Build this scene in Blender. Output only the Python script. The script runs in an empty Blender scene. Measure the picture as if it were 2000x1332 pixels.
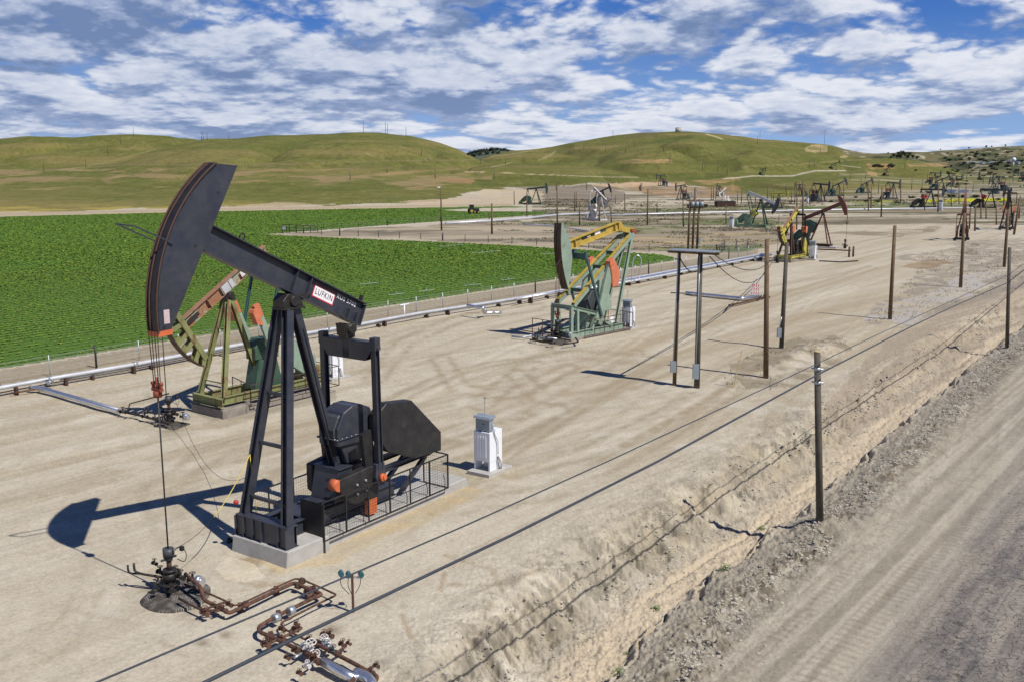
import bpy, math, random
import numpy as np
from mathutils import Vector, Matrix, Euler

# ---------------------------------------------------------------- camera, sky, sun, exposure
FOC = 1900.0; HC = 12.0; PITCH = math.atan(346.0 / FOC)
SC = bpy.context.scene
cam_d = bpy.data.cameras.new('camera'); cam = bpy.data.objects.new('camera', cam_d); SC.collection.objects.link(cam)
cam.location = (0, 0, HC); cam.rotation_euler = (math.radians(90) - PITCH, 0, 0)
cam_d.sensor_width = 36.0; cam_d.lens = 36.0 * FOC / 2000.0; cam_d.clip_start = 0.5; cam_d.clip_end = 9000
SC.camera = cam
SUN_EL = math.radians(53.0); SH = Vector((-0.79, 0.613, 0)).normalized()      # SH: direction in which shadows fall
SUNV = Vector((-SH.x * math.cos(SUN_EL), -SH.y * math.cos(SUN_EL), math.sin(SUN_EL)))
sun_d = bpy.data.lights.new('sun', 'SUN'); sun = bpy.data.objects.new('sun', sun_d); SC.collection.objects.link(sun)
sun_d.energy = 5.0; sun_d.angle = math.radians(0.53); sun_d.color = (1.0, 0.955, 0.88)
sun.rotation_euler = (-SUNV).to_track_quat('-Z', 'Y').to_euler(); sun.location = (0, 0, 60)
SC.view_settings.view_transform = 'Standard'; SC.view_settings.look = 'None'
SC.view_settings.gamma = 1; SC.view_settings.exposure = 0.0
W = bpy.data.worlds.new('World'); SC.world = W; W.use_nodes = True
W.cycles.sampling_method = 'MANUAL'; W.cycles.sample_map_resolution = 256


def build_world():
    nt = W.node_tree; N = nt.nodes; L = nt.links; N.clear()
    out = N.new('ShaderNodeOutputWorld'); bg = N.new('ShaderNodeBackground')
    sky = N.new('ShaderNodeTexSky'); sky.sky_type = 'NISHITA'; sky.sun_disc = False
    sky.sun_elevation = SUN_EL; sky.sun_rotation = math.atan2(SUNV.x, SUNV.y)
    sky.air_density = 1.0; sky.dust_density = 0.6; sky.ozone_density = 2.0
    tc = N.new('ShaderNodeTexCoord'); sep = N.new('ShaderNodeSeparateXYZ'); L.new(tc.outputs['Generated'], sep.inputs[0])

    def m(op, a, b=None, c=None, clamp=False):
        n = N.new('ShaderNodeMath'); n.operation = op; n.use_clamp = clamp
        for i, v in enumerate((a, b, c)):
            if v is None: continue
            if isinstance(v, (int, float)): n.inputs[i].default_value = v
            else: L.new(v, n.inputs[i])
        return n.outputs[0]
    dz = m('MAXIMUM', sep.outputs[2], 0.0)
    az = m('ARCTAN2', sep.outputs[0], sep.outputs[1])

    def pos(up):
        t = m('MULTIPLY', m('ADD', dz, 0.06), 1.0 + up)
        cx = N.new('ShaderNodeCombineXYZ')
        L.new(m('MULTIPLY', az, 4.6), cx.inputs[0]); L.new(m('MULTIPLY', m('LOGARITHM', t, 2.718), 2.1), cx.inputs[1])
        cx.inputs[2].default_value = CLOUD_SEED
        return cx.outputs[0]

    def noise(v, scale, detail, rough, dist=0.0):
        n = N.new('ShaderNodeTexNoise'); n.inputs['Scale'].default_value = scale; n.inputs['Detail'].default_value = detail
        n.inputs['Roughness'].default_value = rough; n.inputs['Distortion'].default_value = dist
        L.new(v, n.inputs['Vector']); return n.outputs[0]

    def rng(v, a, b, c=0.0, d=1.0, smooth=True):
        n = N.new('ShaderNodeMapRange'); n.interpolation_type = 'SMOOTHSTEP' if smooth else 'LINEAR'; L.new(v, n.inputs[0])
        for i, q in enumerate((a, b, c, d)): n.inputs[i + 1].default_value = q
        return n.outputs[0]
    # wide weather pattern: more open sky to the east, a gap high in the north
    px = m('DIVIDE', sep.outputs[0], m('MAXIMUM', sep.outputs[1], 0.05))
    bias = m('MINIMUM', m('MULTIPLY', m('SUBTRACT', m('MINIMUM', px, 0.9), 0.46), -0.08), 0.065)

    def blob(x0, z0, sx, sz, amp):
        a = m('POWER', m('DIVIDE', m('SUBTRACT', px, x0), sx), 2.0); b = m('POWER', m('DIVIDE', m('SUBTRACT', dz, z0), sz), 2.0)
        return m('MULTIPLY', m('EXPONENT', m('MULTIPLY', m('ADD', a, b), -1.0)), amp)
    for q in CLOUD_BLOBS:
        bias = m('ADD', bias, blob(*q))

    def puffs(v, scale, d):
        return m('ABSOLUTE', m('MULTIPLY_ADD', noise(v, scale, d, 0.45), 2.0, -1.0))

    # clouds taken out of the unseen sky overhead, to cut fill light in shadows
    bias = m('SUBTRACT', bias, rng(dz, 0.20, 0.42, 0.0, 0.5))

    def dens(v):
        a = noise(v, 1.0, 2.0, 0.5, 0.0); b = noise(v, 3.4, 9.0, 0.60, 0.2)
        p = m('ADD', m('MULTIPLY', puffs(v, 2.6, 0.0), 0.26), m('MULTIPLY', puffs(v, 7.0, 3.0), 0.16))
        return m('ADD', m('ADD', m('ADD', m('MULTIPLY', a, 0.45), m('MULTIPLY', b, 0.35)), p), bias)
    d0 = dens(pos(0.0)); d2 = dens(pos(0.07)); d3 = dens(pos(0.17))
    cov = rng(d0, 0.41, 0.53)
    # a cloud is bright where it faces the high sun and greyer where more cloud lies above it
    above = m('ADD', m('MULTIPLY', d2, 0.6), m('MULTIPLY', d3, 0.4))
    lit = rng(m('SUBTRACT', d0, above), -0.09, 0.09)
    core = rng(d0, 0.50, 0.68)
    fluff = rng(noise(pos(0.0), 11.0, 6.0, 0.6), 0.3, 0.7, -0.16, 0.16, False)
    shade = m('ADD', m('SUBTRACT', m('ADD', m('MULTIPLY', lit, 0.85), 0.18), m('MULTIPLY', core, 0.34)), fluff, None, True)
    shade = m('SUBTRACT', shade, m('ADD', blob(-0.45, 0.14, 0.26, 0.055, 0.34), blob(0.12, 0.125, 0.25, 0.025, 0.14)), None, True)
    shade = m('ADD', shade, rng(dz, 0.10, 0.0, 0.0, 0.12), None, True)
    ramp = N.new('ShaderNodeValToRGB'); L.new(shade, ramp.inputs[0]); e = ramp.color_ramp.elements
    e[0].position = 0.0; e[0].color = (0.17, 0.25, 0.44, 1); e[1].position = 1.0; e[1].color = (0.77, 0.80, 0.88, 1)
    k = e.new(0.30); k.color = (0.31, 0.39, 0.59, 1); k = e.new(0.60); k.color = (0.55, 0.61, 0.75, 1)
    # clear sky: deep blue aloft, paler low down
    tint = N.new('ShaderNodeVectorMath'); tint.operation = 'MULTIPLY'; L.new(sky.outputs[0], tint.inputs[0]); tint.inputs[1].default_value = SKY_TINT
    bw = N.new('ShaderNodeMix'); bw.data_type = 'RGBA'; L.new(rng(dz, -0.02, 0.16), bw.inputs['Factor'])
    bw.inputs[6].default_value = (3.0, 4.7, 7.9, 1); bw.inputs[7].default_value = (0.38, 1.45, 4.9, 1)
    zen = N.new('ShaderNodeMix'); zen.data_type = 'RGBA'; L.new(rng(dz, 0.17, 0.6), zen.inputs['Factor']); L.new(bw.outputs[2], zen.inputs[6]); zen.inputs[7].default_value = (0.10, 0.42, 1.9, 1)  # zenith above the view darkened so less skylight fills the shadows
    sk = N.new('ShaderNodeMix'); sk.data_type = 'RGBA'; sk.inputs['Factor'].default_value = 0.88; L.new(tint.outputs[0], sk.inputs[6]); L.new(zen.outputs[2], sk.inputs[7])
    mix = N.new('ShaderNodeMix'); mix.data_type = 'RGBA'; L.new(cov, mix.inputs['Factor'])
    L.new(sk.outputs[2], mix.inputs[6])
    cs = N.new('ShaderNodeVectorMath'); cs.operation = 'SCALE'; L.new(ramp.outputs[0], cs.inputs[0]); cs.inputs['Scale'].default_value = 10.0
    L.new(cs.outputs[0], mix.inputs[7])
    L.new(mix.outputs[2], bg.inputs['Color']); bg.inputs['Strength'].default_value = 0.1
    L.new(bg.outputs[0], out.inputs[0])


CLOUD_SEED = 3.7; SKY_TINT = (0.7, 0.95, 1.3)
CLOUD_BLOBS = [(-0.18, 0.135, 0.10, 0.016, -0.10), (0.46, 0.14, 0.09, 0.02, -0.07), (0.45, 0.075, 0.10, 0.015, -0.03),
               (-0.42, 0.12, 0.16, 0.05, 0.07), (0.1, 0.12, 0.2, 0.03, 0.06), (0.02, 0.06, 0.5, 0.03, 0.02)]
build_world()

# ---------------------------------------------------------------- measuring helpers (photo coordinates -> points of the site)
CP, SP = math.cos(PITCH), math.sin(PITCH)


def ray(px, py):
    u = (px - 1000) / FOC; v = (666 - py) / FOC
    return Vector((u, v * SP + CP, v * CP - SP))


def G(px, py, z=0.0):
    d = ray(px, py); t = (z - HC) / d.z
    return Vector((d.x * t, d.y * t, z))


def at_depth(px, py, Y):
    d = ray(px, py); t = Y / d.y
    return Vector((d.x * t, Y, HC + d.z * t))


def project(x, y, z):
    w = y * CP - (z - HC) * SP
    w = np.where(np.abs(w) < 1e-3, 1e-3, w)
    return 1000 + FOC * x / w, 666 - FOC * (y * SP + (z - HC) * CP) / w


# ---------------------------------------------------------------- noise in numpy
def _hash(ix, iy, seed):
    h = (ix.astype(np.int64) * 374761393 + iy.astype(np.int64) * 668265263 + seed * 1442695041) & 0xFFFFFFFF
    h = ((h ^ (h >> 13)) * 1274126177) & 0xFFFFFFFF
    return ((h ^ (h >> 16)) & 0xFFFFFF) / float(0xFFFFFF)


def vnoise(x, y, seed=0):
    ix = np.floor(x); iy = np.floor(y); fx = x - ix; fy = y - iy
    fx = fx * fx * (3 - 2 * fx); fy = fy * fy * (3 - 2 * fy)
    a = _hash(ix, iy, seed); b = _hash(ix + 1, iy, seed); c = _hash(ix, iy + 1, seed); d = _hash(ix + 1, iy + 1, seed)
    return (a * (1 - fx) + b * fx) * (1 - fy) + (c * (1 - fx) + d * fx) * fy


def fbm(x, y, oct=4, seed=0, gain=0.5):
    s = 0; a = 1; t = 0
    for i in range(oct):
        s = s + a * vnoise(x * 2 ** i + 17.3 * i, y * 2 ** i - 9.1 * i, seed + i); t += a; a *= gain
    return s / t


def sstep(a, b, x):
    t = np.clip((x - a) / (b - a), 0, 1); return t * t * (3 - 2 * t)


# ---------------------------------------------------------------- terrain shape
DITCH_PX = [(1080, 1400), (1190, 1270), (1300, 1170), (1420, 1090), (1530, 1010), (1610, 940), (1690, 860), (1800, 775), (1905, 690), (1975, 640), (2080, 575), (2300, 470)]
DITCH = [G(a, b, -1.1 if b > 900 else -0.8) for a, b in DITCH_PX]
d0_ = (DITCH[0] - DITCH[2]).normalized(); DITCH = [DITCH[0] + d0_ * 30] + DITCH
RD = Vector((0.62, 0.785, 0)).normalized()                    # direction of the road, the pipelines and the crop rows


def ditch_dist(x, y):
    best = np.full(x.shape, 1e9); sgn = np.ones(x.shape)
    for a, b in zip(DITCH[:-1], DITCH[1:]):
        dx, dy = b.x - a.x, b.y - a.y; L2 = dx * dx + dy * dy
        t = np.clip(((x - a.x) * dx + (y - a.y) * dy) / L2, 0, 1)
        ex = x - (a.x + t * dx); ey = y - (a.y + t * dy); d = np.hypot(ex, ey)
        s = np.where(dx * ey - dy * ex > 0, -1.0, 1.0)
        m = d < best; best = np.where(m, d, best); sgn = np.where(m, s, sgn)
    return best * sgn                                          # negative on the well side


HILLS = [
    (1000, 500, 300, [(-900, 320), (-600, 300), (-200, 285), (0, 272), (60, 266), (150, 270), (200, 266), (264, 263), (330, 266), (400, 275), (500, 290), (600, 310), (700, 338)]),
    (800, 262, 320, [(-900, 345), (-600, 335), (0, 330), (100, 329), (180, 326), (240, 311), (303, 293), (350, 283), (400, 272), (450, 270), (520, 264), (620, 261), (700, 258), (745, 259), (800, 266), (860, 280), (900, 294), (930, 311), (960, 322), (1000, 338), (1060, 349)]),
    (1150, 620, 300, [(860, 340), (920, 318), (940, 311), (960, 303), (1000, 295), (1060, 290), (1110, 281), (1150, 274), (1200, 265), (1250, 260), (1300, 258), (1325, 257), (1360, 259), (1400, 262), (1450, 268), (1480, 273), (1530, 275), (1580, 280), (1595, 281), (1620, 284), (1650, 292), (1690, 300), (1740, 303), (1800, 312), (1900, 338)]),
    (900, 480, 260, [(1000, 345), (1090, 318), (1150, 302), (1200, 288), (1250, 277), (1300, 268), (1350, 264), (1400, 268), (1450, 275), (1520, 287), (1580, 299), (1640, 315), (1700, 330), (1760, 345)]),
    (560, 335, 220, [(860, 352), (900, 334), (950, 323), (990, 320), (1060, 320), (1100, 321), (1150, 325), (1190, 331), (1220, 340), (1250, 348), (1300, 352), (1400, 349), (1500, 346), (1600, 343), (1700, 347), (1800, 354), (1900, 360)]),
    (850, 560, 240, [(1560, 345), (1620, 322), (1680, 311), (1740, 314), (1800, 318), (1850, 328), (1875, 336), (1920, 346)]),
    (1850, 950, 500, [(1600, 312), (1650, 303), (1740, 300), (1770, 297), (1800, 298), (1860, 293), (1950, 288), (2000, 285), (2100, 282), (2400, 280), (2800, 295)]),
    (1350, 1000, 300, [(1780, 330), (1850, 316), (1900, 309), (1950, 305), (2000, 301), (2100, 298), (2400, 300), (2700, 320)]),
    (1950, 1300, 400, [(860, 330), (912, 304), (930, 296), (945, 293), (965, 290), (985, 291), (1000, 294), (1060, 300), (1120, 320)]),
]
_L = []
for D, Yf, back, pts in HILLS:
    q = np.arange(pts[0][0], pts[-1][0] + 5, 5.0); h = np.interp(q, [p[0] for p in pts], [p[1] for p in pts])
    k = np.exp(-np.linspace(-2, 2, 9) ** 2); k /= k.sum(); h = np.convolve(np.pad(h, 4, 'edge'), k, 'valid')
    v = (666 - h) / FOC; el = (v * CP - SP) / (v * SP + CP)
    H = np.maximum(HC + D * el, 0); e = np.clip((q - q[0]) / 60, 0, 1) * np.clip((q[-1] - q) / 60, 0, 1)
    _L.append((D, Yf, back, q, H * e))


def height(x, y, detail=True):
    x = np.asarray(x, float); y = np.asarray(y, float)
    dd = ditch_dist(x, y); z = np.zeros(x.shape)
    # --- drainage ditch and the lower road beyond it
    rdx = x * RD.x + y * RD.y; rdy = -x * RD.y + y * RD.x
    near = 1 - sstep(70, 130, y)
    wob = (fbm(rdx * 0.45, rdy * 0.1, 3, 5) - 0.5) * 1.5
    rill = 1 - np.abs(fbm(rdx * 1.1 + wob, rdy * 0.30, 4, 11, 0.62) - 0.5) * 7; rill2 = 1 - np.abs(fbm(rdx * 2.6, rdy * 0.7, 3, 12, 0.6) - 0.5) * 8
    dl = dd + wob * 0.8
    bank = sstep(-3.3, -0.75, dl)
    depth = -1.0 * (0.35 + 0.65 * near)
    carve = depth * bank
    bb = bank * (1 - bank) * 4
    carve = carve - (np.clip(rill, 0, 1) * 0.40 + np.clip(rill2, 0, 1) * 0.13 - 0.14) * bb * near + (fbm(x * 1.6, y * 1.6, 5, 13, 0.66) - 0.5) * 0.6 * bb * near
    rr = (fbm(rdx * 0.9, rdy * 0.9, 3, 23) - 0.5)
    right = sstep(0.55 + rr * 0.7, 0.95 + rr * 0.9, dd) * 0.42 + sstep(1.0, 3.4, dd) * 0.33
    z = carve + right * (-depth)
    berm = np.exp(-((dd - 2.1 - rr) / 1.0) ** 2) * (0.04 + 0.18 * fbm(rdx * 0.35, rdy * 0.5, 3, 31)) * near
    z = z + berm
    rough = np.exp(-((dd + 1.0) / 3.2) ** 2) + np.exp(-((dd - 2) / 1.6) ** 2) * 0.8
    z = z + rough * ((fbm(x * 3.2, y * 3.2, 5, 41, 0.65) - 0.5) * 0.22 + (np.abs(fbm(x * 7, y * 7, 3, 42, 0.65) - 0.5)) * 0.16) * near
    clod = np.clip(fbm(x * 6.0, y * 6.0, 3, 43, 0.6) - 0.52, 0, 1) * sstep(0.45, 0.62, fbm(x * 0.8, y * 0.8, 3, 45))
    z = z + clod * 0.55 * (np.exp(-((dd - 2.7) / 0.7) ** 2) + 0.5 * np.exp(-((dd - 1.1) / 0.3) ** 2)) * near
    z = z - 0.28 * np.exp(-((dd - 0.95 - rr * 1.1) / 0.075) ** 2) * sstep(0.4, 0.55, fbm(rdx * 0.5, rdy * 0.1, 2, 47)) * near
    z = z - 0.10 * np.exp(-((dd + 0.35 - wob * 0.35) / 0.10) ** 2) * near * sstep(0.42, 0.6, fbm(rdx * 0.35, rdy * 0.1, 2, 48))
    road_ = sstep(2.5, 4, dd) * near
    z = z + road_ * (0.05 * (fbm(rdx * 0.25, rdy * 1.8, 3, 49) - 0.5) + 0.03 * (fbm(x * 5, y * 5, 3, 50, 0.6) - 0.5) + 0.012 * np.sin(rdx * 21) * sstep(0.5, 0.62, fbm(rdx * .1, rdy * 1.3, 2, 52)))
    # mound round the first pole, and a heap by the far poles
    z = z + 0.32 * np.exp(-((x - POLE_A.x) ** 2 + (y - POLE_A.y) ** 2) / 0.9)
    # --- wheel ruts and faint relief of the yard
    lane = np.sin(rdy * 2.6 + 1.3 * fbm(rdx * 0.05, rdy * 0.2, 2, 51) * 6)
    z = z + 0.012 * lane * near * (0.4 + fbm(rdx * 0.1, rdy * 0.4, 2, 53))
    z = z + (fbm(x * 0.9, y * 0.9, 4, 61) - 0.5) * 0.045 * near
    g1 = G(1580, 690); z = z + 0.45 * np.exp(-(((x - g1.x) * RD.x + (y - g1.y) * RD.y) / 4.0) ** 2 - ((-(x - g1.x) * RD.y + (y - g1.y) * RD.x) / 1.3) ** 2) * (0.5 + fbm(x * 1.2, y * 1.2, 4, 71))
    # --- hills
    ys = np.maximum(y, 1.0); q = 1000 + FOC / CP * x / ys * 1.0
    hz = np.zeros(x.shape)
    und = (fbm(x * 0.012, y * 0.012, 4, 81) - 0.5)
    for i, (D, Yf, back, qq, HH) in enumerate(_L):
        Hq = np.interp(q, qq, HH, left=0, right=0)
        u = (y - Yf) / (D - Yf); f = sstep(0, 1, u) * 0.6 + np.clip(u, 0, 1) * 0.4
        f = np.where(y > D, np.clip(1 - ((y - D) / back) ** 2 * 0.8, -1, 1), f)
        f = np.where(y < Yf, 0, f)
        bump = und * 34 * np.clip(u, 0, 1) * np.clip(1 - u, 0, 1) * (Hq > 2) * (D / 900)
        gul = np.clip(1 - np.abs(fbm(x * 0.010 + 3, y * 0.004, 3, 83, 0.6) - 0.5) * 9, 0, 1) * -5.0 * np.clip(u, 0, 1) * np.clip(1.05 - u, 0, 1) * 4 * (Hq > 4) * (y > 400)
        hz = np.maximum(hz, Hq * f + bump + gul)
    # far ground keeps a low swell so that nothing is dead level
    z = z + np.where(y > 200, np.maximum(hz, 0), 0)
    z = z + sstep(200, 420, y) * (fbm(x * 0.03, y * 0.03, 3, 91) - 0.45) * 1.2
    return z


POLE_A = G(1602, 1014)


def hz1(x, y):
    return float(height(np.array([x]), np.array([y]))[0])


def on_ground(px, py):
    """where the line of sight through a photo point meets the terrain"""
    d = ray(px, py); Y = 15 * 1.004 ** np.arange(1300); x = d.x / d.y * Y; z = HC + d.z / d.y * Y
    h = height(x, Y); k = np.argmax(h >= z)
    if not (h >= z).any(): k = len(Y) - 1
    a, b = (Y[k - 1], Y[k]) if k else (Y[0], Y[0])
    f = (z[k - 1] - h[k - 1]); gq = (z[k] - h[k]); t = f / (f - gq) if abs(f - gq) > 1e-9 else 0
    y = a + (b - a) * min(max(t, 0), 1); xx = d.x / d.y * y
    return Vector((xx, y, hz1(xx, y)))
# ---------------------------------------------------------------- ground sheet
def in_poly(px, py, poly):
    r = np.zeros(px.shape, bool); n = len(poly)
    for i in range(n):
        x0, y0 = poly[i]; x1, y1 = poly[(i + 1) % n]
        if y0 == y1: continue
        c = ((y0 > py) != (y1 > py)) & (px < (x1 - x0) * (py - y0) / (y1 - y0) + x0); r ^= c
    return r


def seg_dist(px, py, pts, ky=1.0):
    best = np.full(px.shape, 1e9)
    for (x0, y0), (x1, y1) in zip(pts[:-1], pts[1:]):
        dx, dy = x1 - x0, (y1 - y0) * ky; L2 = dx * dx + dy * dy + 1e-9
        t = np.clip(((px - x0) * dx + (py - y0) * ky * dy) / L2, 0, 1)
        best = np.minimum(best, np.hypot(px - x0 - t * dx, (py - y0) * ky - t * dy))
    return best


def lin(r, g, b):
    f = lambda c: ((c / 255 + 0.055) / 1.055) ** 2.4 if c > 10 else c / 255 / 12.92
    return np.array([f(r), f(g), f(b)])


def alb(r, g, b, k=0.80):
    """surface colour whose sunlit look is about (r, g, b)"""
    return lin(r, g, b) * k


FIELD = [(-500, 800), (0, 720), (350, 663), (700, 606), (900, 576), (1085, 546), (1330, 507), (1292, 498), (1150, 489), (1000, 480), (850, 473), (700, 467), (515, 458.5),
         (640, 449), (760, 440), (860, 433), (1000, 424), (1085, 417.5), (1060, 414), (900, 413.5), (862, 411), (930, 407.5), (1040, 405.5), (1000, 403.5), (860, 405.5), (700, 408.5), (400, 414), (0, 424), (-500, 436)]


def field_mask(px, py): return in_poly(px, py, FIELD)


def polar_grid():
    phi = np.concatenate([np.linspace(-math.pi, -0.62, 40), np.linspace(-0.60, -0.515, 26), np.linspace(-0.513, 0.513, 1000), np.linspace(0.515, 0.60, 26), np.linspace(0.62, math.pi, 40)])
    r = [0.5, 4, 8, 11, 13, 14]
    while r[-1] < 3200:
        c = r[-1]; r.append(c + min(max(c * c / 22800 * 1.9, 0.02), c * 0.0058))
    r += [3600, 4200, 5000, 6500]
    return phi, np.array(r)


def build_ground():
    phi, r = polar_grid(); P, R = np.meshgrid(phi, r)
    X = (R * np.sin(P)).ravel(); Y = (R * np.cos(P)).ravel()
    Z = height(X, Y); dd = ditch_dist(X, Y)
    px, py = project(X, Y, Z); behind = Y < 5
    px = np.where(behind, -5000, px); py = np.where(behind, 5000, py)
    rdx = X * RD.x + Y * RD.y; rdy = -X * RD.y + Y * RD.x
    n1 = fbm(X * 0.25, Y * 0.25, 5, 101); n2 = fbm(X * 1.6, Y * 1.6, 4, 103); n3 = fbm(X * 0.03, Y * 0.03, 4, 105)
    cv = 5 * np.sin(rdx * 0.055 + 1.2) * np.exp(-((rdx - 62) / 40) ** 2); st = fbm(rdx * 0.05, (rdy + cv) * 1.1, 4, 107); st2 = fbm(rdx * 0.10, (rdy + cv * .7) * 3.4, 3, 109); st3 = fbm(rdx * 0.07, (rdy - cv) * 6.0, 3, 119)
    C = np.zeros((len(X), 3))

    def lay(mask, col):
        m = np.clip(mask, 0, 1)[:, None]; C[:] = C * (1 - m) + np.asarray(col)[None, :] * m
    # noisy edges: every patch outline is shifted by ground-fixed noise
    wx = (fbm(X * 0.12, Y * 0.12, 4, 111) - 0.5); wy = (fbm(X * 0.12 + 50, Y * 0.12, 4, 113) - 0.5)
    scl = np.clip(py - 320, 8, 700)
    ex = px + wx * scl * 0.30; ey = py + wy * scl * 0.10

    def patch(poly, col, soft=1.0, noise=None):
        m = in_poly(ex, ey, poly).astype(float) * soft
        if noise is not None: m = m * noise
        lay(m, col)

    def stroke(pts, w, col, a=1.0, ky=3.0, n=None):
        d = seg_dist(px, py, pts, ky); m = np.exp(-(d / w) ** 2 * 1.2) * a
        if n is not None: m = m * n
        lay(m, col)
    # yard soil
    C[:] = alb(197, 187, 166)
    lay(sstep(0.35, 0.75, n1) * 0.4, alb(206, 198, 180)); lay(sstep(0.5, 0.8, n2) * 0.15, alb(182, 170, 146))
    lay(sstep(0.45, 0.75, n3) * 0.6, alb(186, 172, 146))
    lay(sstep(0.46, 0.66, st) * 0.6, alb(174, 160, 134)); lay(sstep(0.5, 0.7, st2) * 0.45, alb(210, 200, 178)); lay(sstep(0.52, 0.68, st3) * 0.4, alb(166, 152, 126))
    scuff = fbm(X * 0.7, Y * 0.7, 5, 123, 0.62); lay(sstep(0.53, 0.66, scuff) * sstep(0.45, 0.6, n1) * 0.2, alb(170, 158, 136)); lay(sstep(0.55, 0.68, fbm(X * 3.5, Y * 3.5, 4, 125, 0.65)) * (Y < 70) * 0.16, alb(160, 146, 120))
    lay(sstep(0.6, 0.75, fbm(X * 0.45 + 30, Y * 0.45, 5, 127, 0.6)) * (Y < 60) * 0.45, alb(218, 211, 195))
    for k_, (sx, sy, tx_, ty_, bend_) in enumerate([(500, 960, 1150, 620, 60), (760, 1040, 1400, 640, 40), (900, 820, 1320, 600, -50), (640, 860, 1040, 700, 80), (1000, 980, 1500, 700, 30), (300, 1010, 900, 860, 70), (20, 900, 420, 840, 20), (1180, 640, 1700, 520, -30), (1100, 760, 1660, 560, 24), (1250, 560, 1640, 470, 14)]):
        for o__ in (0, 1):
            q_ = [(sx + (tx_ - sx) * f + o__ * 26 * (1 - f * .5), sy + (ty_ - sy) * f + bend_ * 4 * f * (1 - f) * -.5 + o__ * 9 * (1 - f * .5)) for f in np.linspace(0, 1, 9)]
            d_ = seg_dist(px, py, q_, 2.2); wd = 2.2 + (py - 400) * 0.012; lay(np.exp(-(d_ / np.maximum(wd, 1.5)) ** 2) * (0.5 + 0.5 * sstep(0.36, 0.56, n2)) * 0.7, alb(*((158, 144, 118) if k_ % 2 else (212, 203, 184))))
    for q_ in ([(690, 880), (860, 852), (1000, 806), (1120, 735), (1240, 690)], [(730, 740), (790, 668), (900, 622), (1050, 600)], [(940, 790), (1040, 706), (1120, 690), (1290, 705)], [(560, 930), (700, 900), (900, 884), (1090, 800)], [(1010, 730), (1060, 780), (1180, 770), (1300, 720)], [(860, 700), (900, 760), (1000, 770), (1110, 720)], [(340, 1050), (300, 960), (420, 880), (640, 830)], [(1000, 920), (1160, 880), (1340, 790), (1500, 690)], [(900, 990), (1080, 960), (1280, 860), (1480, 730)]):
        d_ = seg_dist(px, py, [tuple(v) for v in np.stack([np.interp(np.linspace(0, len(q_) - 1, 17), range(len(q_)), [v[0] for v in q_]), np.interp(np.linspace(0, len(q_) - 1, 17), range(len(q_)), [v[1] for v in q_])], -1)], 2.2)
        wd = 3 + (py - 400) * 0.016; lay((np.exp(-((d_ - wd * 2.2) / np.maximum(wd, 1.5)) ** 2)) * (0.3 + 0.7 * sstep(0.36, 0.6, n2)) * 0.75, alb(160, 146, 121))
    # curved wheel marks
    for i, (cx, cy, rad) in enumerate([(700, 700, 0), (1000, 760, 0)]):
        c = G(cx, cy); rr = np.hypot(X - c.x - 6, Y - c.y + 14)
        lay(sstep(0.62, 0.9, 0.5 + 0.5 * np.sin(rr * 3.1 + 3 * n1)) * sstep(0.45, 0.6, fbm(rr * 0.15, np.arctan2(Y - c.y, X - c.x) * 3, 3, 120 + i)) * 0.16 * (Y < 90), alb(170, 154, 126))
    lay(((py > 500) & (py < 1000)) * sstep(0.55, 0.8, fbm(rdx * 0.02, rdy * 0.35, 3, 131)) * 0.5, alb(172, 156, 128))
    # pale caliche near the bottom of the frame, damp sand round the concrete pad
    lay(sstep(820, 1150, py) * (dd < -3) * 0.4, alb(206, 196, 176)); lay(sstep(900, 1250, py) * sstep(0.4, 0.65, n1) * 0.45, alb(210, 202, 184)); lay(sstep(700, 1000, py) * sstep(0.6, 0.66, fbm(X * 6, Y * 6, 3, 129, 0.6)) * 0.15, alb(140, 124, 98))
    padp = [(565, 1112), (660, 1098), (905, 962), (925, 948), (880, 945), (600, 1060), (560, 1100), (470, 1078), (465, 1068), (560, 1125)]
    patch(padp, alb(200, 178, 136), 0.6, 0.4 + 0.6 * sstep(0.3, 0.6, n2))
    lay(sstep(0.52, 0.7, fbm(X * 1.1, Y * 1.1, 4, 141)) * in_poly(ex, ey, [(380, 1075), (480, 1080), (580, 1120), (640, 1130), (480, 1150), (430, 1130)]) * 0.7, alb(160, 138, 104))
    patch([(410, 1105), (440, 1085), (500, 1100), (530, 1125), (490, 1135), (440, 1125)], alb(224, 214, 190), 0.6)
    for (a, b, s) in [(395, 1255, 9), (440, 1240, 8), (770, 1175, 14), (850, 1010, 9), (250, 1230, 8), (560, 1062, 6), (330, 1150, 30), (345, 1172, 34), (1085, 668, 16), (335, 832, 22), (300, 770, 8), (430, 815, 16), (650, 1230, 12), (600, 1290, 14), (1180, 720, 8)]:
        m = np.exp(-(((px - a) / s / 1.8) ** 2 + ((py - b) / s) ** 2)) * sstep(0.35, 0.6, n2); lay(m * 0.6, alb(110, 92, 66))
    patch([(700, 785), (560, 800), (440, 815), (370, 800), (430, 770), (640, 760), (700, 770)], alb(150, 142, 128), 0.55)
    # tyre prints by the instrument post
    for pts in ([(870, 1085), (960, 1110), (980, 1150), (960, 1180), (920, 1220)], [(880, 1140), (960, 1145), (1060, 1110)], [(785, 1200), (800, 1240), (820, 1262)], [(860, 1150), (868, 1120)]):
        stroke(pts, 7, alb(160, 140, 110), 0.6, 1.6, sstep(0.3, 0.6, n2))
    for pts in ([(0, 1290), (120, 1210), (165, 1120), (170, 1060)], [(30, 1330), (150, 1250), (200, 1150)], [(130, 1190), (250, 1215), (360, 1280)]):
        stroke(pts, 9, alb(172, 160, 136), 0.5, 1.5, sstep(0.3, 0.6, n2))
    # ditch: clay floor, grey crumbly banks
    nearm = (Y < 160)
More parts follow.
